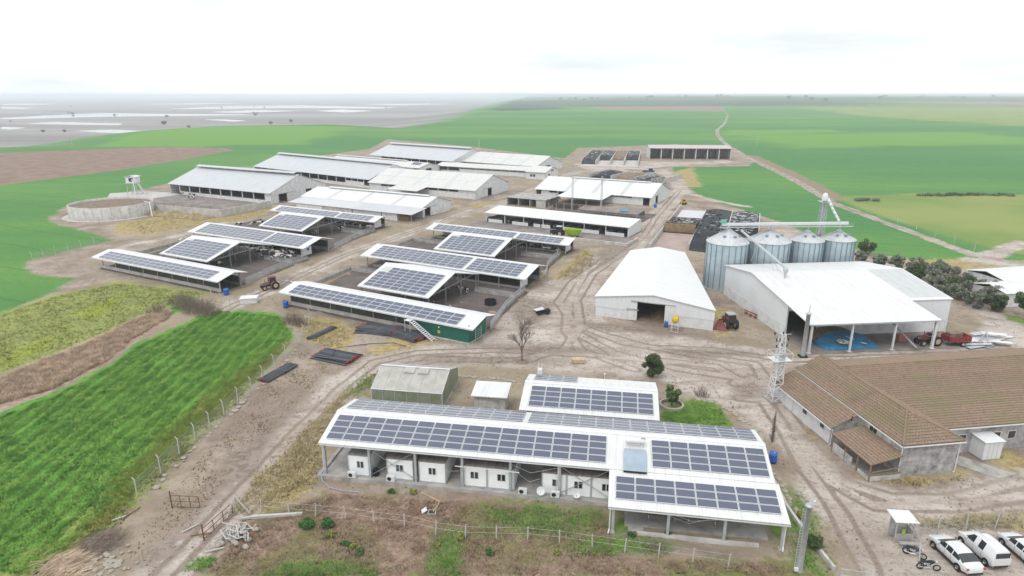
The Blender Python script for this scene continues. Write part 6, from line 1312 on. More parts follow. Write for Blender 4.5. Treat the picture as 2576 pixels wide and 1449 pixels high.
# ---------------------------------------------------------------- vehicles
def wheel(parent, x, y, r_, w_, nm='wheel', rimm='rim', rr_=.62):
    b = MB(); b.lathe([(r_*rr_,-w_/2),(r_*.93,-w_/2),(r_,-w_*.36),(r_,w_*.36),(r_*.93,w_/2),(r_*rr_,w_/2)], (0,0,0), 22, axis='y'); o = b.build(nm, 'tyre', parent, True); o.location = (x, y, r_)
    for s_ in (-1, 1):
        b = MB(); b.lathe([(0.01,0),(r_*.2,0),(r_*.25,-.03*s_*-1),(r_*rr_*.95,.01*s_),(r_*rr_,.03*s_)], (0,s_*w_*.4,0), 16, axis='y'); b.build('rim', rimm, o)
    return o
def car(label, loc, rz, st, wb, wr, belt, sidewin, shield, rearw, group='white cars in the parking lot', name='car', doors=(), lampz=.66, rearx=None):
    t = thing(name, label, 'car', loc, rz, group)
    def ring(x, zt, w_):
        zb = .24 if abs(x) < 1.9 else .32; hi = zt > belt+.06
        sh = min(zt-.04, belt)
        pts = [(w_*.86, zb), (w_*.98, zb+.14), (w_, min(.62, sh-.12)), (w_*.985, sh-.05), (w_*.95, sh)]
        if hi:
            wt = w_*.94-(zt-belt)*.30; pts += [(wt, zt-.09), (wt*.86, zt-.02), (wt*.45, zt), (0, zt+.005)]
        else: pts += [(w_*.88, zt-.012), (w_*.7, zt), (w_*.4, zt+.012), (0, zt+.018)]
        return [(x, y, z) for y, z in pts]+[(x, -y, z) for y, z in reversed(pts[:-1])]
    fine = []
    for a_, c_ in zip(st[:-1], st[1:]):                 # plan-view rounding between the given stations
        for f_ in (0, .5): fine.append(tuple(a_[q]+(c_[q]-a_[q])*f_+(.012 if f_ and q == 2 and abs(a_[0]) > 1.6 else 0) for q in range(3)))
    st = fine+[st[-1]]
    rs = [ring(*s_) for s_ in st]; n_ = len(rs[0])
    parts = {'body': [], 'windshield': [], 'rear_window': []}
    def addq(k_, i, j): parts.setdefault(k_, []).append((rs[i][j], rs[i+1][j], rs[i+1][j+1], rs[i][j+1]))
    for i in range(len(rs)-1):
        xm = (st[i][0]+st[i+1][0])/2
        for j in range(n_-1):
            k_ = 'body'
            if j in (4, n_-6) and any(w0 < xm < w1 for w0, w1 in sidewin): k_ = ('sl%d' if j == 4 else 'sr%d') % [w0 < xm < w1 for w0, w1 in sidewin].index(True)
            elif 5 <= j <= n_-7 and shield[0] < xm < shield[1]: k_ = 'windshield'
            elif 5 <= j <= n_-7 and rearw[0] < xm < rearw[1]: k_ = 'rear_window'
            addq(k_, i, j)
    mb_ = {}
    for k_, qs in parts.items():
        m = MB(); idx = {}
        for q in qs:
            f = []
            for v in q:
                if v not in idx: idx[v] = len(m.v); m.v.append(v)
                f.append(idx[v])
            m.f.append(tuple(f)); m.mi.append(0)
        if k_ == 'body':
            m.f.append(tuple(idx[v] for v in rs[0])); m.mi.append(0); m.f.append(tuple(idx[v] for v in reversed(rs[-1]))); m.mi.append(0)
            m.add([rs[0][0], rs[-1][0], rs[-1][-1], rs[0][-1]], [(0,1,2,3)])
        if m.v: mb_[k_] = m.build('side_window' if k_[:2] in ('sl', 'sr') else k_, 'car_paint' if k_ == 'body' else 'car_glass', t, k_ == 'body')
    xb, xf = st[0][0], st[-1][0]; wm = max(s_[2] for s_ in st)
    for s_ in (-1, 1):
        for x in (-wb/2, wb/2):
            wheel(t, x, s_*(wm-.09), wr, .2); b = MB(); b.lathe([(0.01,0),(wr*1.13,0),(wr*1.13,.012),(0.01,.012)], (x,s_*(wm+.004)-.006,wr), 20, axis='y'); b.build('wheel_arch', 'black_trim', t)
        b = MB(); b.cbox((xf-.24,s_*wm*.70,lampz-.02),(.24,.26,.11),-s_*.6); b.build('headlight', 'lamp_clear', t)
        b = MB(); b.cbox((xb+.06,s_*wm*.82,lampz+.12 if name == 'car' else 1.0),(.1,.2,.12) if name == 'car' else (.06,.1,.34),s_*.2); b.build('tail_light', 'lamp_red', t)
        b = MB(); b.cbox((.85,s_*(wm+.08),belt+.06),(.12,.2,.13)); b.build('mirror', 'car_paint', t)
        for dx in doors: b = MB(); b.box(dx-.006,dx+.006,s_*(wm+.003)-.004,s_*(wm+.003)+.004,.35,belt-.07); b.build('door_seam', 'black_trim', t)
        b = MB(); b.box(-wb/2+wr*1.2,wb/2-wr*1.2,s_*(wm-.02)-.02,s_*(wm-.02)+.02,.2,.3); b.build('sill', 'black_trim', t)
    b = MB(); b.box(xb-.012,xb+.02,-.26,.26,.62 if name == 'car' else .5,.73 if name == 'car' else .62); b.build('number_plate', 'white_paint', t)
    b = MB(); b.box(xf-.05,xf+.012,-.5,.5,.38,.52); b.build('grille', 'black_trim', t)
    b = MB(); b.box(xb-.02,xb+.06,-wm*.7,wm*.7,.3,.42); b.build('rear_bumper_trim', 'black_trim', t)
    return t
SED = [(-2.32,.52,.52),(-2.27,.78,.66),(-2.14,.94,.77),(-1.86,1.00,.84),(-1.70,1.04,.875),(-1.02,1.36,.885),(-.60,1.43,.89),(-.52,1.44,.89),(-.2,1.455,.89),(.1,1.45,.89),(.18,1.445,.89),(.48,1.40,.885),(1.22,1.02,.88),(1.5,.96,.875),(1.85,.86,.83),(2.08,.75,.74),(2.24,.62,.60),(2.31,.46,.46)]
VAN = [(-2.0,.5,.80),(-1.99,1.1,.84),(-1.9,1.74,.84),(-1.6,1.82,.86),(-.85,1.85,.87),(-.3,1.85,.87),(-.22,1.85,.87),(.05,1.84,.87),(.15,1.83,.87),(.45,1.74,.865),(.95,1.24,.86),(1.12,1.10,.86),(1.55,1.02,.85),(1.82,.90,.79),(2.0,.68,.66),(2.08,.48,.5)]
ARGS = dict(wb=2.75, wr=.325, belt=.93, sidewin=((-1.5,-.6),(-.52,.1),(.18,.9)), shield=(.48,1.22), rearw=(-1.70,-1.02), doors=(-.56,.14,1.05))
car('white saloon car with dark rear window, leftmost in the parking lot', (37.85, 45.4), R(95), SED, **ARGS)
car('white panel van parked between two saloon cars', (40.6, 45.95), R(94), VAN, wb=2.7, wr=.33, belt=1.08, sidewin=((-.85,-.3),(.15,.95)), shield=(.45,1.12), rearw=(-9,-8), name='delivery_van', doors=(-.8,.1,.98), lampz=.8)
for o in [q for q in COL.objects if q.name.startswith('delivery_van')]:
    o['category'] = 'van'; b = MB(); b.box(-1.99,-1.955,-.62,.62,1.15,1.62); b.build('rear_window', 'car_glass', o); b = MB(); b.cbox((-.2,0,1.87),(.9,.5,.03)); b.build('roof_hatch', 'white_paint', o)
car('white saloon car cut off by the right edge of the picture', (44.1, 45.75), R(93), SED, **ARGS)
mat('mud_red', (.20, .12, .11), .8, 0, .25, 2, (.17, .14, .12), .7, 1.2)
def tractor(label, loc, rz, paint='dull_red', cab='glass', roofm='dull_red', s_=1.0):
    t = thing('tractor', label, 'tractor', loc, rz, 'farm tractors'); t.scale = (s_,)*3
    for y in (-1,1):
        wheel(t, -.75, y*.82, .8, .46, 'rear_wheel', 'pale_wood', .55); wheel(t, 1.45, y*.72, .5, .34, 'front_wheel', 'pale_wood', .55)
        b = MB(); b.lathe([(.86,-.24),(.9,-.24),(.9,.24),(.86,.24)], (-.75,y*.82,.8), 12, R(10), R(150), axis='y'); b.build('fender', paint, t)
        b = MB(); b.lathe([(.01,-.05),(.09,-.04),(.1,.04),(.01,.05)], (2.08,y*.25,1.25), 10, axis='x'); b.build('headlight', 'lamp_clear', t)
        b = MB(); b.cbox((-1.0,y*.82,1.85),(.1,.2,.12)); b.build('tail_light', 'lamp_red', t)
    b = MB(); v = [(.35,-.36,1.0),(.35,.36,1.0),(2.05,-.30,.95),(2.05,.30,.95),(.35,-.34,1.62),(.35,.34,1.62),(1.95,-.26,1.42),(1.95,.26,1.42)]
    b.add(v, [(0,2,3,1),(4,5,7,6),(0,4,6,2),(1,3,7,5),(2,6,7,3),(0,1,5,4)]); b.build('hood', paint, t)
    b = MB(); b.box(-1.1,1.9,-.26,.26,.6,1.0); b.build('chassis', 'black_trim', t); b = MB(); b.box(1.98,2.1,-.27,.27,.85,1.35); b.build('grille', 'black_trim', t)
    b = MB(); b.tube([(1.2,.2,1.5),(1.2,.2,2.3)], .045, 8); b.build('exhaust', 'black_trim', t)
    if cab:
        b = MB(); v = [(-1.0,-.62,1.15),(-1.0,.62,1.15),(.38,-.5,1.15),(.38,.5,1.15),(-.95,-.6,2.45),(-.95,.6,2.45),(.25,-.55,2.45),(.25,.55,2.45)]
        b.add(v, [(0,2,3,1),(4,5,7,6),(0,4,6,2),(1,3,7,5),(2,6,7,3),(0,1,5,4)]); b.build('cab_glass', 'car_glass', t)
        for a_, c_ in ((0,4),(1,5),(2,6),(3,7)): q = MB(); q.bar(Vector(v[a_])*1.01, Vector(v[c_])*1.01, .08); q.build('cab_pillar', paint, t)
        b = MB(); b.cbox((-.35,0,2.53),(1.5,1.35,.14)); b.build('cab_roof', roofm, t)
    else:
        b = MB(); b.cbox((-.5,0,1.1),(.5,.5,.12)); b.cbox((-.75,0,1.4),(.12,.5,.5)); b.build('seat', 'black_trim', t); b = MB(); b.lathe([(.2,-.02),(.24,0),(.2,.02)], (.1,0,1.75), 12); b.build('steering_wheel', 'black_trim', t)
        for y in (-.5,.5): b = MB(); b.bar((-.9,y,1.1),(-.9,y,2.2),.06); b.build('roll_bar', paint, t)
    b = MB(); b.bar((-1.2,-.5,.55),(-1.7,-.5,.5),.08); b.bar((-1.2,.5,.55),(-1.7,.5,.5),.08); b.bar((-1.7,-.55,.5),(-1.7,.55,.5),.07); b.build('rear_hitch', 'black_trim', t)
    return t
tractor('dark red cab tractor seen from behind beside the white store', (36.9, 101.8), R(97), 'dull_red', True, 'steel', 1.05)
tractor('red tractor coupled to the trailer under the hall canopy', (66.2, 94.2), R(186), 'dull_red', False, 'dull_red', 1.0)
tractor('muddy red tractor with red cab roof between the solar sheds', (-49.3, 124.5), R(215), 'mud_red', True, 'dull_red', .98)
t = thing('scraper_blade', 'rusty rear scraper implement behind the muddy red tractor', 'implement', (-47.2, 126.3), R(215)); b = MB(); b.bar((-1.6,0,.6),(.4,0,.7),.14); b.build('drawbar', 'steel', t); b = MB(); b.cbox((-1.7,0,.4),(.3,1.9,.6),0,0,.2); b.build('blade', 'galv', t); b = MB(); b.box(-.9,-.3,-.25,.25,.7,1.2); b.build('gearbox', 'galv', t)
t = thing('red_trailer', 'red tipping trailer with raised sides right of the hall canopy', 'trailer', (70.3, 94.0), R(4))
for a_ in ((-1.8,1.8,-1.0,-.94,.95,1.7), (-1.8,1.8,.94,1.0,.95,1.7), (-1.8,-1.74,-.94,.94,.95,1.7), (1.74,1.8,-.94,.94,.95,1.7)): b = MB(); b.box(*a_); b.build('side_board', 'red_paint', t)
b = MB(); b.box(-1.8,1.8,-1,1,.82,.95); b.build('bed', 'dull_red', t); b = MB(); b.box(-1.5,.6,-.5,.5,1.3,2.1); b.build('load', 'soil', t)
for i in range(6):
    x = -1.5+i*.6; b = MB(); b.box(x-.03,x+.03,-1.04,-1.003,.95,1.7); b.build('stake', 'dull_red', t)
for y in (-.85,.85): wheel(t, .6, y, .42, .28, 'wheel', 'pale_wood', .5)
b = MB(); b.bar((-1.8,0,.75),(-3.0,0,.6),.12); b.build('drawbar', 'black_trim', t)
t = thing('feed_wagon', 'bright lime green feed mixer wagon beside the calf shed', 'feed wagon', (17.0, 173.6), R(-22))
b = MB(); n_ = 20; prof = []
def oval(rx, ry, z, k_=n_): return [(rx*math.copysign(abs(math.cos(a))**.6, math.cos(a)), ry*math.copysign(abs(math.sin(a))**.6, math.sin(a)), z) for a in [2*math.pi*i/k_ for i in range(k_)]]
vs = oval(1.8,.9,.7)+oval(2.5,1.35,2.3)+oval(2.42,1.28,2.3)+oval(2.2,1.1,1.7); fs = [tuple(range(n_-1,-1,-1))]+[tuple(range(3*n_,4*n_))]
for l_ in range(3):
    for i in range(n_): fs.append((l_*n_+i, l_*n_+(i+1)%n_, (l_+1)*n_+(i+1)%n_, (l_+1)*n_+i))
b.add(vs, fs); b.build('tub', 'lime_paint', t); vs = oval(2.2,1.1,1.95); b = MB(); b.add(vs, [tuple(range(n_))]); b.build('feed_load', 'silage', t)
for x in (-.8,.9):
    for y in (-.8,.8): wheel(t, x, y, .42, .3)
tractor('dark tractor pulling the lime green feed wagon', (12.9, 175.3), R(158), 'black_trim', True, 'galv', 1.1)
x, y = G(1628, 434); t = thing('dark_truck', 'dark blue pickup parked between the silage bays', 'truck', (x, y-3, 0), R(-15))
b = MB(); b.box(-3,3,-1.1,1.1,.7,1.5); b.build('body', mat('navy', (.05,.06,.12), .5), t); b = MB(); b.box(.2,2,-1,1,1.5,2.4); b.build('cab', 'car_glass', t); b = MB(); b.box(.2,2,-1.05,1.05,2.4,2.5); b.build('cab_roof', 'navy', t)
for x in (-1.9,1.9):
    for y in (-1,1): wheel(t, x, y, .45, .3)
def moto(label, loc, rz, dark):
    t = thing('motorcycle', label, 'motorcycle', loc, rz, 'parked motorcycles')
    for x in (-.62,.62):
        b = MB(); b.lathe([(.22,-.04),(.29,-.05),(.31,0),(.29,.05),(.22,.04)], (0,0,0), 18, axis='y'); o = b.build('wheel', 'tyre', t, True); o.location = (x,0,.31)
        b = MB()
        for k_ in range(4): a = k_*math.pi/4; b.bar((-.23*math.cos(a),0,-.23*math.sin(a)),(.23*math.cos(a),0,.23*math.sin(a)),.015)
        b.build('spokes', 'rim', o)
    b = MB(); b.bar((-.62,0,.31),(-.1,0,.45),.06); b.bar((-.1,0,.45),(.4,0,.8),.06); b.bar((-.62,0,.31),(-.4,0,.72),.05); b.bar((-.4,0,.72),(.4,0,.82),.06); b.build('frame', 'black_trim', t)
    b = MB(); b.bar((.62,0,.31),(.4,0,.95),.06); b.bar((.36,-.34,1.02),(.36,.34,1.02),.035); b.build('fork_handlebar', 'steel', t)
    b = MB(); b.cbox((-.38,0,.8),(.62,.24,.1)); b.build('seat', 'black_trim', t); b = MB(); b.lathe([(0.01,-.24),(.12,-.18),(.15,.05),(.1,.22),(0.01,.25)], (.1,0,.84), 10, axis='x'); b.build('fuel_tank', dark, t, True)
    b = MB(); b.cbox((0,0,.42),(.34,.24,.28)); b.build('engine', 'steel', t); b = MB(); b.tube([(.1,-.12,.35),(-.3,-.15,.3),(-.75,-.15,.38)], .04, 7); b.build('exhaust', 'rim', t)
    b = MB(); b.lathe([(0.01,-.05),(.08,-.02),(.09,.04),(0.01,.07)], (.5,0,.9), 10, axis='x'); b.build('headlight', 'lamp_clear', t); b = MB(); b.cbox((-.72,0,.66),(.3,.14,.03),0,0,.3); b.build('mudguard', dark, t)
moto('dark motorcycle standing below the guard booth, farther one', (34.55, 45.6), R(-38), 'navy'); moto('dark motorcycle parked beside the white saloon, nearer one', (34.75, 44.0), R(-12), 'black_trim')
# guard booth
t = thing('guard_booth', 'small grey guard booth with white slanted roof at the parking entrance', 'booth', (34.7, 47.9), R(-3))
b = MB(); b.slab((-1.1,-.75,2.25),(.95,-.75,2.2),(.75,.75,2.45),(-1.2,.75,2.5),.07); b.build('roof', 'white_roof', t)
for x, y in ((-.8,-.5),(.7,-.5),(.7,.5),(-.8,.5)): b = MB(); b.bar((x,y,0),(x,y,2.3),.09); b.build('post', 'galv', t)
b = MB(); b.box(-.75,.65,.42,.5,0,2.2); b.build('back_panel', 'plaster', t); b = MB(); b.box(.62,.7,-.4,.42,.0,1.2); b.build('side_panel', 'concrete', t); b = MB(); b.box(-.75,.65,-.55,-.48,.0,.9); b.build('counter_panel', 'concrete', t)
b = MB(); b.box(-.3,-.05,-.6,-.552,.95,1.4); b.build('yellow_notice', 'lime_paint', t); b = MB(); b.bar((.7,.5,1.8),(1.6,-.1,0),.08); b.build('prop', 'pale_concrete', t)
t = thing('stone_bench', 'low grey concrete bench below the guard booth', 'bench', (34.75, 46.75), R(-5)); b = MB(); b.box(-.8,.8,-.2,.2,.38,.46); b.build('seat', 'concrete', t)
for x in (-.6,.6): b = MB(); b.box(x-.08,x+.08,-.16,.16,0,.38); b.build('leg', 'concrete', t)
t = thing('prop_post', 'pale slanting concrete post beside the motorcycles', 'post', (34.6, 44.9)); b = MB(); b.tube([(0,0,0),(.1,.5,1.5)], .06, 6); b.build('post', 'pale_concrete', t)
# ---------------------------------------------------------------- trees, bushes, grass
mat('bank_soil', (.27, .215, .12), .95, 0, .3, .9, (.17, .12, .08), .6, .7, .5, 3)
def leaves(nm, m, parent, blobs, n_, size, flat=.5):
    """n_ small leaf faces scattered through ellipsoid clumps (cx,cy,cz,rx,ry,rz)"""
    bl = np.array(blobs, float); wts = bl[:,3]*bl[:,4]*bl[:,5]; wts /= wts.sum()
    k_ = np.random.choice(len(bl), n_, p=wts); d = np.random.normal(size=(n_,3)); d /= np.linalg.norm(d,axis=1)[:,None]
    r_ = np.random.uniform(.35,1,n_)**.5*np.random.uniform(.85,1.1,n_); c = bl[k_,:3]+d*r_[:,None]*bl[k_,3:]
    a = np.random.normal(size=(n_,3)); a /= np.linalg.norm(a,axis=1)[:,None]; e = np.cross(a, d+np.random.normal(size=(n_,3))*flat); e /= np.linalg.norm(e,axis=1)[:,None]+1e-6
    s = size*np.random.uniform(.6,1.4,n_)[:,None]; a, e = a*s, e*s*.55
    v = np.stack([c-a, c+e, c+a, c-e],1).reshape(-1,3); me = bpy.data.meshes.new(nm); me.from_pydata(v.tolist(), [], (np.arange(n_*4).reshape(-1,4)).tolist()); me.materials.append(MATS[m]); me.update()
    return link(nm, me, parent)
def branchy(nm, m, parent, base, h, r0, levels=5, spread=.55, seed=1, lean=(0,0), nb=3, trunk=.35, taper=.62, sides=5):
    rd = random.Random(seed); b = MB()
    def grow(p, d, L_, r_, lev):
        q = p+d*L_*.5+Vector((rd.uniform(-1,1),rd.uniform(-1,1),rd.uniform(-.3,.6)))*L_*.06; e = q+(d+Vector((rd.uniform(-1,1),rd.uniform(-1,1),.25))*.15).normalized()*L_*.5
        b.tube([p, q, e], [r_, r_*.82, r_*.66], max(3, sides-(levels-lev)//2), False)
        if lev == 0: return
        for k_ in range(nb+(1 if lev > 2 else 0)):
            a = 2*math.pi*(k_+rd.uniform(-.3,.3))/nb; up = spread*rd.uniform(.6,1.3)
            s1 = d.cross(Vector((0,0,1)) if abs(d.z) < .95 else Vector((1,0,0))).normalized(); s2 = d.cross(s1)
            nd = (d+(s1*math.cos(a)+s2*math.sin(a))*up+Vector((0,0,.12))).normalized()
            grow(q.lerp(e, rd.uniform(.2,1)), nd, L_*taper*rd.uniform(.75,1.2), r_*.55, lev-1)
    grow(Vector(base), Vector((lean[0],lean[1],1)).normalized(), h*trunk, r0, levels)
    return b.build(nm, m, parent)
t = thing('bare_tree', 'leafless tree standing alone in the dirt yard', 'tree', (1.48, 87.3)); branchy('trunk_and_branches', 'bark', t, (0,0,-.1), 8.2, .15, 6, .6, 11, (0,0), 3, .32, .68)
b = MB(); b.lathe([(1.0,.0),(.6,.12),(0.01,.2)], n=12); b.build('earth_mound', 'soil', t)
def tree(label, loc, blobs, m, n_, size, trunk_h, tr=.12, group=None, name='tree', seed=2):
    t = thing(name, label, 'tree', loc, 0, group); branchy('trunk', 'bark', t, (0,0,-.1), trunk_h*2.2, tr, 3, .7, seed, (0,0), 3, .4, .6); leaves('crown', m, t, blobs, n_, size); return t
def blobs(n_, R_, z0, z1, r_):
    o = []
    for i in range(n_):
        a, q, z = rng(0,6.28), R_*rng(.2,1)**.6, rng(z0,z1); f = 1-.45*abs((z-(z0+z1)/2)/((z1-z0)/2+.01)); o.append((q*f*math.cos(a), q*f*math.sin(a), z, r_*rng(.6,1.2), r_*rng(.6,1.2), r_*rng(.6,1.0)))
    return o
tree('dense dark rounded evergreen behind the white solar house', (19.8, 82.2), blobs(26, 1.3, .7, 3.0, .6), 'leaf_dark', 7000, .11, 1.6, .12)
t = tree('small tufted pine in a stone ring beside the solar house', (20.35, 73.3), blobs(18, 1.0, .9, 2.7, .42), 'leaf_pine', 5200, .12, 1.2, .1, name='pine_tree')
b = MB(); b.lathe([(1.55,-.05),(1.55,.32),(1.3,.34),(1.3,.1)], n=20); b.build('stone_ring', 'stone', t)
OL = [(88.1,153.5,2.4),(83.0,146.5,1.6),(84.6,142.2,1.7),(87.2,139.5,2.0),(89.4,135.6,2.3),(87.0,131.6,2.0),(90.6,130.2,2.5),(88.0,126.4,2.3),(91.6,125.2,2.5),(86.0,122.6,1.9),(89.4,121.0,2.5),(92.8,119.2,2.2),(87.0,117.4,2.2),(90.6,115.6,2.3),(86.2,112.6,1.8),(89.0,110.6,2.0),(84.4,118.6,1.5),(93.6,134.2,2.1)]
for i, (x, y, s_) in enumerate(OL):
    nm = ['lone dark olive tree on the bank right of the silos', 'first olive of the row behind the grain hall', 'second olive of the row behind the grain hall', 'third olive of the row behind the grain hall'][i] if i < 4 else 'grey green olive tree in the clump between grain hall and white sheds'
    tree(nm, (x, y, 0), [(bx*rng(.8,1.5), by*rng(.8,1.3), bz, *br) for bx, by, bz, *br in blobs(17, s_*.85, s_*.35, s_*1.45, s_*.36)], 'leaf_olive' if i and i % 5 else 'leaf_dark', 2500, .17, s_*.9, .14, 'olive trees behind the grain hall', 'olive_tree', 3+i)
tree('round green pine at the right edge below the white sheds', (91.6, 106.8), blobs(22, 2.1, 1.8, 4.3, .9), 'leaf_pine', 6000, .19, 2.6, .16, None, 'pine_tree', 31)
def bush(label, loc, R_, h, m, n_=900, size=.09, cat='bush', group='weeds and bushes', name='bush'):
    t = thing(name, label, cat, loc, 0, group); leaves('foliage', m, t, blobs(10, R_*.75, h*.25, h*.8, R_*.45), n_, size)
    b = MB()
    for i in range(5): a = rng(0,6.28); b.tube([(0,0,-.05),(R_*.4*math.cos(a),R_*.4*math.sin(a),h*.6)], [.025,.01], 4)
    b.build('stems', 'twig', t)
bush('dense green bush beside the cylindrical mast', (26.6, 47.0), .9, 1.0, 'leaf_dark', 1800, .08); bush('broad green leafy weed on the brown meadow, left one', G(772,1325), .9, .75, 'leaf_weed', 1800); bush('broad green leafy weed on the brown meadow, right one', G(826,1325), .7, .85, 'leaf_weed', 1400)
for i, (x, y) in enumerate(((870,1371),(890,1380),(905,1392),(1160,1355),(1590,1350),(1400,1395),(985,1240),(1100,1375),(1680,1345),(830,1350),(1232,1395),(1040,1190+50))): bush('small weed clump scattered in the brown meadow below the canopy', G(x, y), rng(.28,.5), rng(.3,.55), ('leaf_weed','blade_yellow')[i % 2], 420, .07)
bush('yellowish bush at the kerb right of the canopy', (27.1, 51.0), .55, .6, 'blade_yellow', 700)
def scrub(label, loc, R_, h, n_, seed, group='bare winter scrub'):
    t = thing('bare_shrub', label, 'shrub', loc, 0, group); rd = random.Random(seed); b = MB()
    for i in range(n_):
        a, q = rd.uniform(0,6.28), R_*rd.uniform(0,1)**.6; x, y = q*math.cos(a), q*math.sin(a); d = Vector((x/R_*.5+rd.uniform(-.4,.4), y/R_*.5+rd.uniform(-.4,.4), 1)).normalized(); L_ = h*rd.uniform(.5,1.1)*(1-.4*q/R_)
        p0 = Vector((x,y,-.05)); p1 = p0+d*L_*.6; p2 = p1+(d+Vector((rd.uniform(-.5,.5),rd.uniform(-.5,.5),.1))).normalized()*L_*.45
        b.tube([p0,p1,p2], [.022,.014,.006], 3, False)
        for k_ in range(3):
            e = p0.lerp(p2, rd.uniform(.4,.95)); b.tube([e, e+Vector((rd.uniform(-1,1),rd.uniform(-1,1),rd.uniform(.2,1))).normalized()*L_*.3], [.01,.004], 3, False)
    b.build('twigs', 'twig', t)
for i, (x, y, r_, h, n_) in enumerate(((-57.5,110.5,2.6,3.0,300),(-60.8,112.8,2.2,2.6,240),(-54.6,108.4,2.0,2.3,220),(-63.5,116,2.0,2.0,200),(-38.3,104.6,1.6,2.4,180),(-36.6,103.2,1.2,1.8,120),(-65.2,110.4,1.6,1.6,140))):
    scrub(('bare brown shrub in the thicket below the leftmost shed' if i not in (4, 5) else 'bare brown shrub at the tip of the crop field below the blue barrel'), (x, y), r_, h, n_, 40+i)
scrub('thin leafless shrub at the corner of the bright lawn', G(1765, 995), .9, 1.9, 60, 61)
scrub('bare sprig of shrub before the low solar roof posts', G(1652, 1385), .9, 1.1, 40, 62)
t = thing('dead_cypress', 'narrow dark dead conifer leaning beside the lane behind the canopy', 'tree', (29.7, 64.4)); b = MB(); rd = random.Random(5)
b.tube([(0,0,-.1),(.15,.3,3.6)], [.09,.02], 6)
for i in range(420):
    f = rd.uniform(.02,1); a = rd.uniform(0,6.28); r_ = .55*(1-f)*rd.uniform(.4,1)+.05; p0 = Vector((.15*f,.3*f,3.5*f)); b.tube([p0, p0+Vector((r_*math.cos(a),r_*math.sin(a),rd.uniform(.15,.55)))], [.014,.005], 3, False)
b.build('dry_branches', 'bark', t)
def brush_pile(label, loc, R_, n_, seed, m='twig'):
    t = thing('brush_pile', label, 'brush', loc); rd = random.Random(seed); b = MB()
    for i in range(n_):
        a = rd.gauss(.9,.5); q = Vector((rd.gauss(0,R_*.45), rd.gauss(0,R_*.4), 0)); L_ = rd.uniform(.8,2.2); z = rd.uniform(.03,.75)*max(.1,1-q.length/R_); d = Vector((math.cos(a),math.sin(a),rd.uniform(-.15,.25)))*L_/2; b.tube([q-d+Vector((0,0,z)), q+Vector((rd.uniform(-.1,.1),rd.uniform(-.1,.1),z+.08)), q+d+Vector((0,0,z))], [.02,.016,.007], 3, False)
    b.build('branches', m, t)
brush_pile('heap of cut branches beside the dirt track at the bottom left', (-36.2, 47.4), 2.0, 420, 9); brush_pile('low brushwood spread at the bottom left corner of the crop field', (-37.5, 44.4), 2.4, 420, 10, 'dry_reed')
t = thing('rubble_heap', 'stony rubble heap next to the cut branches', 'rubble', (-34.2, 44.6)); me = MB(); me.lathe([(0.01,-.3),(.8,-.25),(1,.1),(.7,.5),(.3,.7),(0.01,.75)], n=7); me = me.mesh('stone', 'stone')
for i in range(60): s_ = rng(.06,.26); link('stone', me, t, (random.gauss(0,.9), random.gauss(0,.8), .02), (0,0,rng(0,6)), (s_*rng(.7,1.4), s_, s_*rng(.5,1)))
for i, (x, y, rz) in enumerate(((480,1330,.9),(505,1345,.2),(540,1385,.4),(330,1292,1.2),(300,1305,.7))):
    p = G(x, y); t = thing('timber', 'weathered timber length lying by the brush at the bottom left', 'timber', p, rz, 'loose timbers'); b = MB(); b.cbox((0,0,.08),(rng(1.1,1.9),.12,.1)); b.build('plank', 'wood' if i % 2 else 'pale_concrete', t)
# far ridge trees
me1 = leaves('crown', 'leaf_far', None, blobs(9, 4.0, 3.0, 8.0, 2.6), 700, .9); far_me = me1.data; bpy.data.objects.remove(me1)
tm = MB(); tm.tube([(0,0,-1),(0,0,4)], [.5,.3], 6); tm = tm.mesh('trunk', 'bark')
def ground_z(x, y):
    i = np.argmin(np.abs(xs-x)); j = np.argmin(np.abs(ys-y)); return float(ZZ[j*len(xs)+i])
rd = random.Random(21)
for i in range(44):
    if i < 36: px, dd = rd.choice([1440,1480,1487,1560,1600,1605,1772,1780,1900,2010,2160,2240,2330,2420,2480,1685,1390,1420])+rd.uniform(-14,14), rd.uniform(4100,5000)
    else: px, dd = rd.uniform(1380,2560), rd.uniform(2600,3800)
    x, y = (px-1288)/FOC*dd*1.03, dd; z = ground_z(x, y); s_ = rd.uniform(.7,2.0)
    t = thing('ridge_tree', 'small hazy tree dotted along the far ridge', 'tree', (x, y, z), rd.uniform(0,6), 'far ridge trees'); t.scale = (s_*1.3, s_*1.3, s_)
    link('crown', far_me, t); link('trunk', tm, t)
for i in range(26):
    px, py = rd.uniform(0,1100), rd.uniform(252,335); x, y = G(px, py, LOWZ); z = ground_z(x, y)
    if z > LOWZ+3: continue
    s_ = rd.uniform(.35,.8); t = thing('plain_tree', 'small hazy tree or thicket standing on the lowland plain', 'tree', (x, y, z), rd.uniform(0,6), 'trees on the plain'); t.scale = (s_*1.5, s_*1.5, s_); link('crown', far_me, t); link('trunk', tm, t)
x, y = G(2430, 492); t = thing('thicket', 'dark long hedge thicket at the edge of the grazed field', 'hedge', (x, y, 0)); leaves('foliage', 'leaf_far', t, [(u+rng(-1,1), rng(-1.5,1.5), rng(.3,.6), rng(1.2,2.6), 1.5, rng(.35,.75)) for u in np.linspace(-17,17,15)], 1900, .28)
x, y = G(2180, 505); t = thing('thicket', 'small grey shrub beside the track below the elevator head', 'hedge', (x, y, 0)); leaves('foliage', 'leaf_olive', t, [(u, rng(-1,1), .5, 1.8, 1.3, .6) for u in (-3,0,3)], 1200, .2)
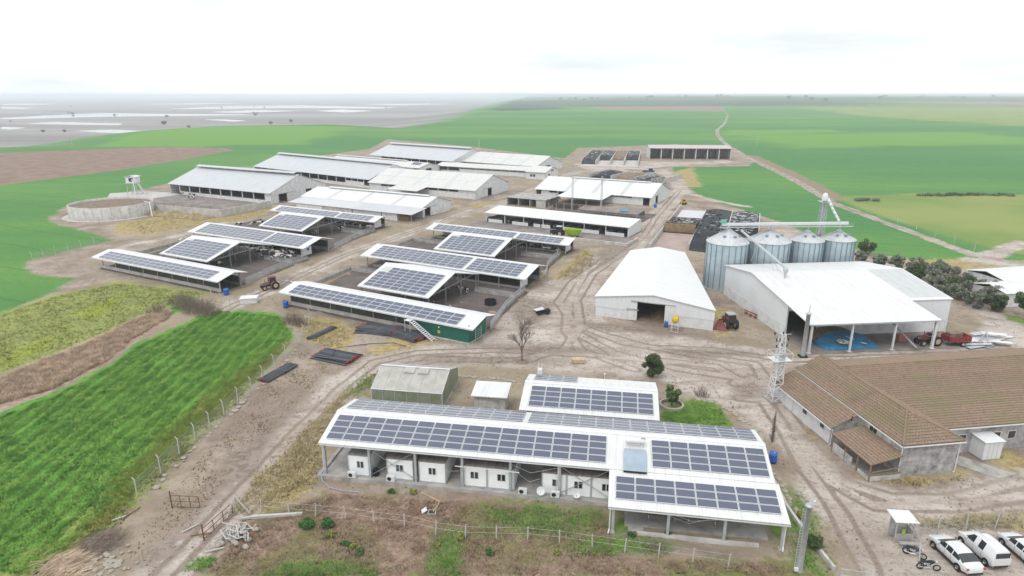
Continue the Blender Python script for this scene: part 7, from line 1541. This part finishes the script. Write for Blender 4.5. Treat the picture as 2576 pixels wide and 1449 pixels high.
# grass as uncounted stuff: tufts of blades
def tufts(nm, label, m, poly, n_, h, w_, blades=5, spread=.22, rows=None, soft=.0):
    lo, hi = poly.min(0), poly.max(0); pts = np.random.uniform(lo, hi, (n_*3, 2)); d = sdf(pts, poly); pts = pts[(d+np.random.normal(size=len(d))*soft+.5*soft*wob(pts[:,0], pts[:,1], 1.3, 2.2)) > .15+soft*.6][:n_]
    if rows is not None:                          # denser and taller along clumpy drill rows
        k_ = np.sin(pts[:,0]*3.6+.12*pts[:,1]+1.2*wob(pts[:,0], pts[:,1], 4.1, .2))+wob(pts[:,0], pts[:,1], 3.1, 1.9)*.5
        pts = pts[(k_+np.random.normal(size=len(pts))*.6) > rows]
        hh = h*(1+.28*np.clip(np.sin(pts[:,0]*3.6+.12*pts[:,1]+1.2*wob(pts[:,0], pts[:,1], 4.1, .2)), -1, 1.5))
    else: hh = np.full(len(pts), h)
    n = len(pts); base = np.repeat(pts, blades, 0); H_ = np.repeat(hh, blades)*np.random.uniform(.55,1.25,n*blades)
    a = np.random.uniform(0,2*np.pi,n*blades); r_ = np.random.uniform(0,spread,n*blades); bx, by = base[:,0]+np.cos(a)*r_*.5, base[:,1]+np.sin(a)*r_*.5
    tx, ty = bx+np.cos(a)*r_*1.5, by+np.sin(a)*r_*1.5; px, py = -np.sin(a)*w_, np.cos(a)*w_; z0 = -.1
    v = np.stack([np.stack([bx-px,by-py,np.full_like(bx,z0)],1), np.stack([bx+px,by+py,np.full_like(bx,z0)],1), np.stack([tx,ty,H_],1)],1).reshape(-1,3)
    N = len(bx); me = bpy.data.meshes.new(nm); me.vertices.add(N*3); me.loops.add(N*3); me.polygons.add(N)
    me.vertices.foreach_set('co', v.astype(np.float32).ravel()); me.loops.foreach_set('vertex_index', np.arange(N*3, dtype=np.int32)); me.polygons.foreach_set('loop_start', np.arange(0,N*3,3,dtype=np.int32)); me.update(calc_edges=True); me.materials.append(MATS[m])
    return tag(link(nm, me), label, None, None, 'stuff')
tufts('crop_grass', 'lush green crop leaves covering the left foreground field', 'blade_green', W([(-60,1440),(0,1045),(130,996),(280,920),(335,873),(480,812),(545,780),(700,794),(733,838),(735,850),(680,900),(590,985),(480,1085),(390,1175),(325,1250),(220,1330),(100,1449)]), 56000, .15, .045, 5, .29, -1.05)
tufts('verge_grass', 'yellow green grass along the crop field edge', 'blade_yellow', W([(60,1449),(200,1340),(300,1190),(380,1115),(475,1035),(590,945),(690,878),(735,855),(690,908),(600,998),(490,1102),(400,1198),(335,1270),(260,1340),(150,1449)]), 9000, .2, .03, 5, .2, None, .9)
tufts('reed_stubble', 'dry broken reeds in the brown strip beside the crop', 'dry_reed', W([(-30,1025),(130,980),(280,902),(330,855),(425,800),(438,772),(345,800),(280,834),(200,872),(100,908),(0,952),(-30,965)]), 12000, .42, .028, 5, .45)
tufts('meadow_weeds', 'olive weeds and grass on the slope left of the reeds', 'blade_yellow', W([(-30,945),(120,895),(330,808),(430,765),(520,738),(300,712),(150,742),(0,790)]), 4500, .2, .04, 5, .3)
for q, n_ in (([(570,1290),(650,1195),(760,1085),(860,990),(945,938),(935,960),(880,1000),(815,1095),(800,1210),(720,1262),(620,1298)], 6500), ([(1395,698),(1470,628),(1498,642),(1495,668),(1440,710)], 2500), ([(300,562),(400,548),(560,532),(690,522),(640,550),(500,570),(360,588)], 4000), ([(2165,1197),(2300,1222),(2420,1197),(2380,1203),(2240,1203)], 500), ([(2300,1305),(2576,1292),(2576,1318),(2450,1330),(2320,1328)], 1200), ([(740,805),(830,805),(895,832),(860,876),(780,858)], 1500), ([(1800,780),(1845,790),(1845,830),(1805,845)], 600)):
    tufts('dry_grass', 'straw coloured dry grass patch on the farm ground', 'blade_dry', W(q), int(n_*.6), .2, .03, 5, .3, None, .6)
tufts('meadow_grass', 'reddish brown dry meadow below the canopy', 'blade_red', W([(500,1449),(630,1310),(830,1240),(1200,1262),(1525,1296),(1555,1400),(1940,1412),(2060,1449)]), 9000, .17, .026, 5, .3)
for q, n_ in (([(1205,1272),(1515,1283),(1525,1328),(1400,1355),(1225,1328)], 2600), ([(650,1449),(720,1418),(900,1412),(955,1449)], 1400), ([(1065,1449),(1105,1342),(1175,1332),(1160,1449)], 1400), ([(1405,1372),(1560,1348),(1690,1372),(1640,1393),(1500,1398)], 1200), ([(2003,1235),(2036,1262),(2070,1449),(2005,1420),(1990,1300)], 1600), ([(470,1412),(520,1402),(528,1432),(482,1438)], 300), ([(1668,1060),(1678,1032),(1742,1007),(1800,1008),(1842,1072),(1760,1066)], 2600), ([(852,1000),(938,937),(948,950),(900,994)], 900)):
    tufts('lawn_grass', 'patch of fresh green grass among the dry meadow', 'blade_green', W(q), int(n_*.7), .14, .03, 5, .22, None, .8)

def clods(nm, label, m, poly, n_, s0, s1, att=None):
    """small stones and clods lying about: four-sided lumps"""
    lo, hi = poly.min(0), poly.max(0); pts = np.random.uniform(lo, hi, (n_*2, 2)); pts = pts[sdf(pts, poly) > 0][:n_]; n = len(pts); s = np.random.uniform(s0, s1, n)**1.0; a = np.random.uniform(0, 6.28, n)
    v = []
    for k_ in range(4): v.append(np.stack([pts[:,0]+np.cos(a+k_*1.57)*s*np.random.uniform(.6,1.2,n), pts[:,1]+np.sin(a+k_*1.57)*s*np.random.uniform(.6,1.2,n), np.full(n,-.1)],1))
    v.append(np.stack([pts[:,0], pts[:,1], s*np.random.uniform(.3,.8,n)],1)); v = np.stack(v,1).reshape(-1,3)
    f = (np.arange(n)[:,None,None]*5+np.array([[0,1,4],[1,2,4],[2,3,4],[3,0,4]])[None]).reshape(-1,3)
    me = bpy.data.meshes.new(nm); me.from_pydata(v.tolist(), [], f.tolist()); me.materials.append(MATS[m]); me.update(); return tag(link(nm, me), label, None, None, 'stuff')
FP = W([(300,1449),(480,1330),(620,1180),(760,1010),(800,880),(740,800),(620,760),(300,650),(560,560),(1000,560),(1440,440),(1700,440),(1690,520),(2000,700),(2420,760),(2576,830),(2576,1449),(2100,1449),(1960,1390),(1500,1300),(800,1230),(600,1320),(480,1449)])
clods('gravel', 'pale stones and crumbs of gravel strewn over the farm ground', 'stone', FP, 16000, .03, .11); clods('clods', 'dark clods of mud strewn over the farm ground', 'soil', FP, 16000, .04, .15)
tufts('sparse_grass', 'sparse dry weeds scattered over the farm ground', 'blade_dry', FP, 8000, .15, .022, 5, .22)
tufts('sparse_weeds', 'sparse olive weeds scattered over the farm ground', 'blade_yellow', FP, 5000, .13, .025, 5, .2)
b = MB(); q0 = BL(-22, -33.5)
t = thing('earth_bank', 'grassy earth bank heaped against the cattle yard wall', 'bank', q0, R(-20)); mound('bank', 'bank_soil', t, 0, 27, -3.2, 2.4, lambda u, v: (1.25+.45*math.sin(u*17)+.3*math.sin(u*41))*math.sin(min(1,max(0,v))*math.pi)*math.sin(min(1,max(0,u))*math.pi)**.3, 40, 10, .1)

NP = W([(320,1400),(420,1250),(550,1100),(670,965),(750,885),(850,882),(800,955),(690,1070),(560,1215),(440,1370),(380,1449)])
clods('track_rubble', 'rubble and clods churned up on the left dirt track', 'soil', NP, 1700, .04, .15); clods('track_stones', 'pale broken stones on the left dirt track', 'stone', NP, 1200, .03, .12)
tufts('track_weeds', 'dry weeds between the wheel ruts of the left track', 'blade_dry', NP, 500, .15, .025, 5, .22)
# ---------------------------------------------------------------- cows
def skin_mesh(nm, verts, edges, m, sub=1):
    me = bpy.data.meshes.new(nm); me.from_pydata([v[:3] for v in verts], edges, []); o = bpy.data.objects.new(nm, me); COL.objects.link(o)
    sk = o.modifiers.new('s', 'SKIN'); sk.use_smooth_shade = True
    for i, v in enumerate(verts): me.skin_vertices[0].data[i].radius = (v[3], v[4] if len(v) > 4 else v[3])
    me.skin_vertices[0].data[0].use_root = True
    if sub: sb = o.modifiers.new('b', 'SUBSURF'); sb.levels = sub; sb.render_levels = sub
    dg = bpy.context.evaluated_depsgraph_get(); q = bpy.data.meshes.new_from_object(o.evaluated_get(dg)); bpy.data.objects.remove(o); q.materials.clear(); q.materials.append(MATS[m]); q.name = nm; q.shade_smooth(); return q
def cow_mesh(pose):
    # x forward; shoulder height about 1.4 m
    dz = 0 if pose != 'lie' else -.72
    V = [(-.75,0,1.12+dz,.25,.30),(-.35,0,1.05+dz,.31,.36),(.1,0,1.02+dz,.33,.38),(.5,0,1.06+dz,.29,.36),(.8,0,1.14+dz,.22,.28)]
    E_ = [(0,1),(1,2),(2,3),(3,4)]
    hz = 1.35+dz*.8 if pose != 'graze' else .75
    V += [(1.08,0,1.26+dz if pose != 'graze' else .98,.15,.17),(1.28,.06,hz,.125,.14),(1.5,.1,hz-.16,.095,.10),(1.64,.12,hz-.27,.07,.07)]; E_ += [(4,5),(5,6),(6,7),(7,8)]
    V += [(1.22,.24,hz+.02,.03,.05),(1.22,-.14,hz+.02,.03,.05)]; E_ += [(6,9),(6,10)]
    V += [(-1.0,0,1.15+dz,.04),(-1.06,0,.75+dz*.6,.025),(-1.05,0,.5+dz*.5,.04)]; E_ += [(0,11),(11,12),(12,13)]
    for s_ in (-1,1):
        n = len(V)
        if pose != 'lie':
            V += [(.62,s_*.2,.85,.13),(.60,s_*.21,.45,.075),(.62,s_*.21,.06,.065)]; E_ += [(3,n),(n,n+1),(n+1,n+2)]
            V += [(-.68,s_*.2,.85,.17),(-.55,s_*.22,.6,.10),(-.82,s_*.22,.4,.06),(-.76,s_*.22,.06,.065)]; E_ += [(0,n+3),(n+3,n+4),(n+4,n+5),(n+5,n+6)]
        else:
            V += [(.55,s_*.28,.16,.10),(.85,s_*.3,.1,.07)]; E_ += [(3,n),(n,n+1)]
            V += [(-.6,s_*.32,.18,.15),(-.2,s_*.42,.1,.07)]; E_ += [(0,n+2),(n+2,n+3)]
    return skin_mesh('cow_'+pose, V, E_, 'hide')
CM = {k_: cow_mesh(k_) for k_ in ('stand', 'graze', 'lie')}
def cow(x, y, rz, label, pose='stand', s_=1.0, group='dairy cows'):
    o = link('cow', CM[pose], None, (x, y, .03), (0, 0, rz), (s_, s_, s_)); tag(o, label, 'cow', group)
rd = random.Random(3)
for i in range(16): q = FL(S2, 25+i*.98+rd.uniform(-.3,.3), rd.uniform(-4.5,1.5)); cow(*q, rd.uniform(0,6.28), 'black and white cow crowding the railed corner of the front left pen')
for x, y in ((14.5,22.5),(17.5,24.2),(24,14.5)): cow(*FL(S1, x, y), rd.uniform(0,6), 'cow standing in the shade of the front left solar hall')
for i in range(4): cow(*FL(S2, rd.uniform(15,27), 25+rd.uniform(-4,6)), rd.uniform(0,6), 'cow standing in the shade of the rear left solar hall')
for i in range(7): cow(*FL(S3, 28+i*2.0, rd.uniform(1.2,3.5)), rd.uniform(0,6), 'black and white cow at the feed rail of the farthest left shed')
cow(*FL(S4, 26.4, 22.8), 2.9, 'single black and white cow alone on the front right pen floor')
for i in range(6): cow(*FL(S6, 25.5+i*2.7, rd.uniform(1.4,3.4)), rd.uniform(0,6), 'black and white cow under the farthest right solar shed')
for x, y in ((23.3,19.5),(24.6,17.8)): cow(*FL(S5, x, y), rd.uniform(0,6), 'cow at the pillar of the rear right solar hall')
for x, y in ((25.2,12.5),(28.6,12.2),(30,11.2),(22.8,11.6)): cow(*FL(S4, x, y), rd.uniform(0,6), 'cow lying behind the long green clad shed', 'lie')
cow(*FL(S5, 4.3, 2.4), .3, 'cow lying under the left end of the wide right solar shed', 'lie')
for x, y in ((-46,-3),(-42.5,-2.2),(-36,-7.5),(-34,-7),(-38.5,-2.5)): cow(*BL(x, y), rd.uniform(0,6), 'cow on the yard before the large grey barn')
for x, y in ((-8.5,20.5),(-5.5,23.5),(-4.2,25)): cow(*FL(S2, x+4, y), rd.uniform(0,6), 'cow outside on the bank left of the rear solar sheds', 'graze')
for x, y in ((-5.5,26.2),(-3.8,27.3)): cow(*FL(S1, x, y), 1.2, 'white cow grazing at the left end of the wide cow shed', 'graze')
for x, y in ((2.2,1.5),(8.6,-1.2),(9.8,-.8),(15,1.6),(18,1.4)):
    a = R(-29); o = (49.51-46*math.cos(a), 225.41-46*math.sin(a)); cow(o[0]+x*math.cos(a)-y*math.sin(a), o[1]+x*math.sin(a)+y*math.cos(a), rd.uniform(0,6), 'cow before the open front of the porch barn')
for x in (7.5,13,20.5,29,34,39.5):
    a = R(-30); o = (32.37-46.8*math.cos(a), 173.17-46.8*math.sin(a)); y = rd.uniform(.8,2.5); cow(o[0]+x*math.cos(a)-y*math.sin(a), o[1]+x*math.sin(a)+y*math.cos(a), rd.uniform(0,6), 'young calf standing behind the white pen boards', 'stand', .72, 'calves in the calf shed')
# ---------------------------------------------------------------- hazy air
hz = NT('haze'); hz.t.nodes.clear()
ho = hz.t.nodes.new('ShaderNodeOutputMaterial'); hv = hz.t.nodes.new('ShaderNodeVolumePrincipled')
hv.inputs['Color'].default_value = (.86, .925, 1, 1); hv.inputs['Density'].default_value = .00020; hv.inputs['Anisotropy'].default_value = 0
hz.l(hv.outputs[0], ho.inputs['Volume'])
mb = MB(); mb.box(-40000, 40000, -200, 60000, -25, 46)
ob = mb.build('haze', 'haze'); ob['kind'] = 'stuff'; ob['label'] = 'thin pale haze over the fields and plain'
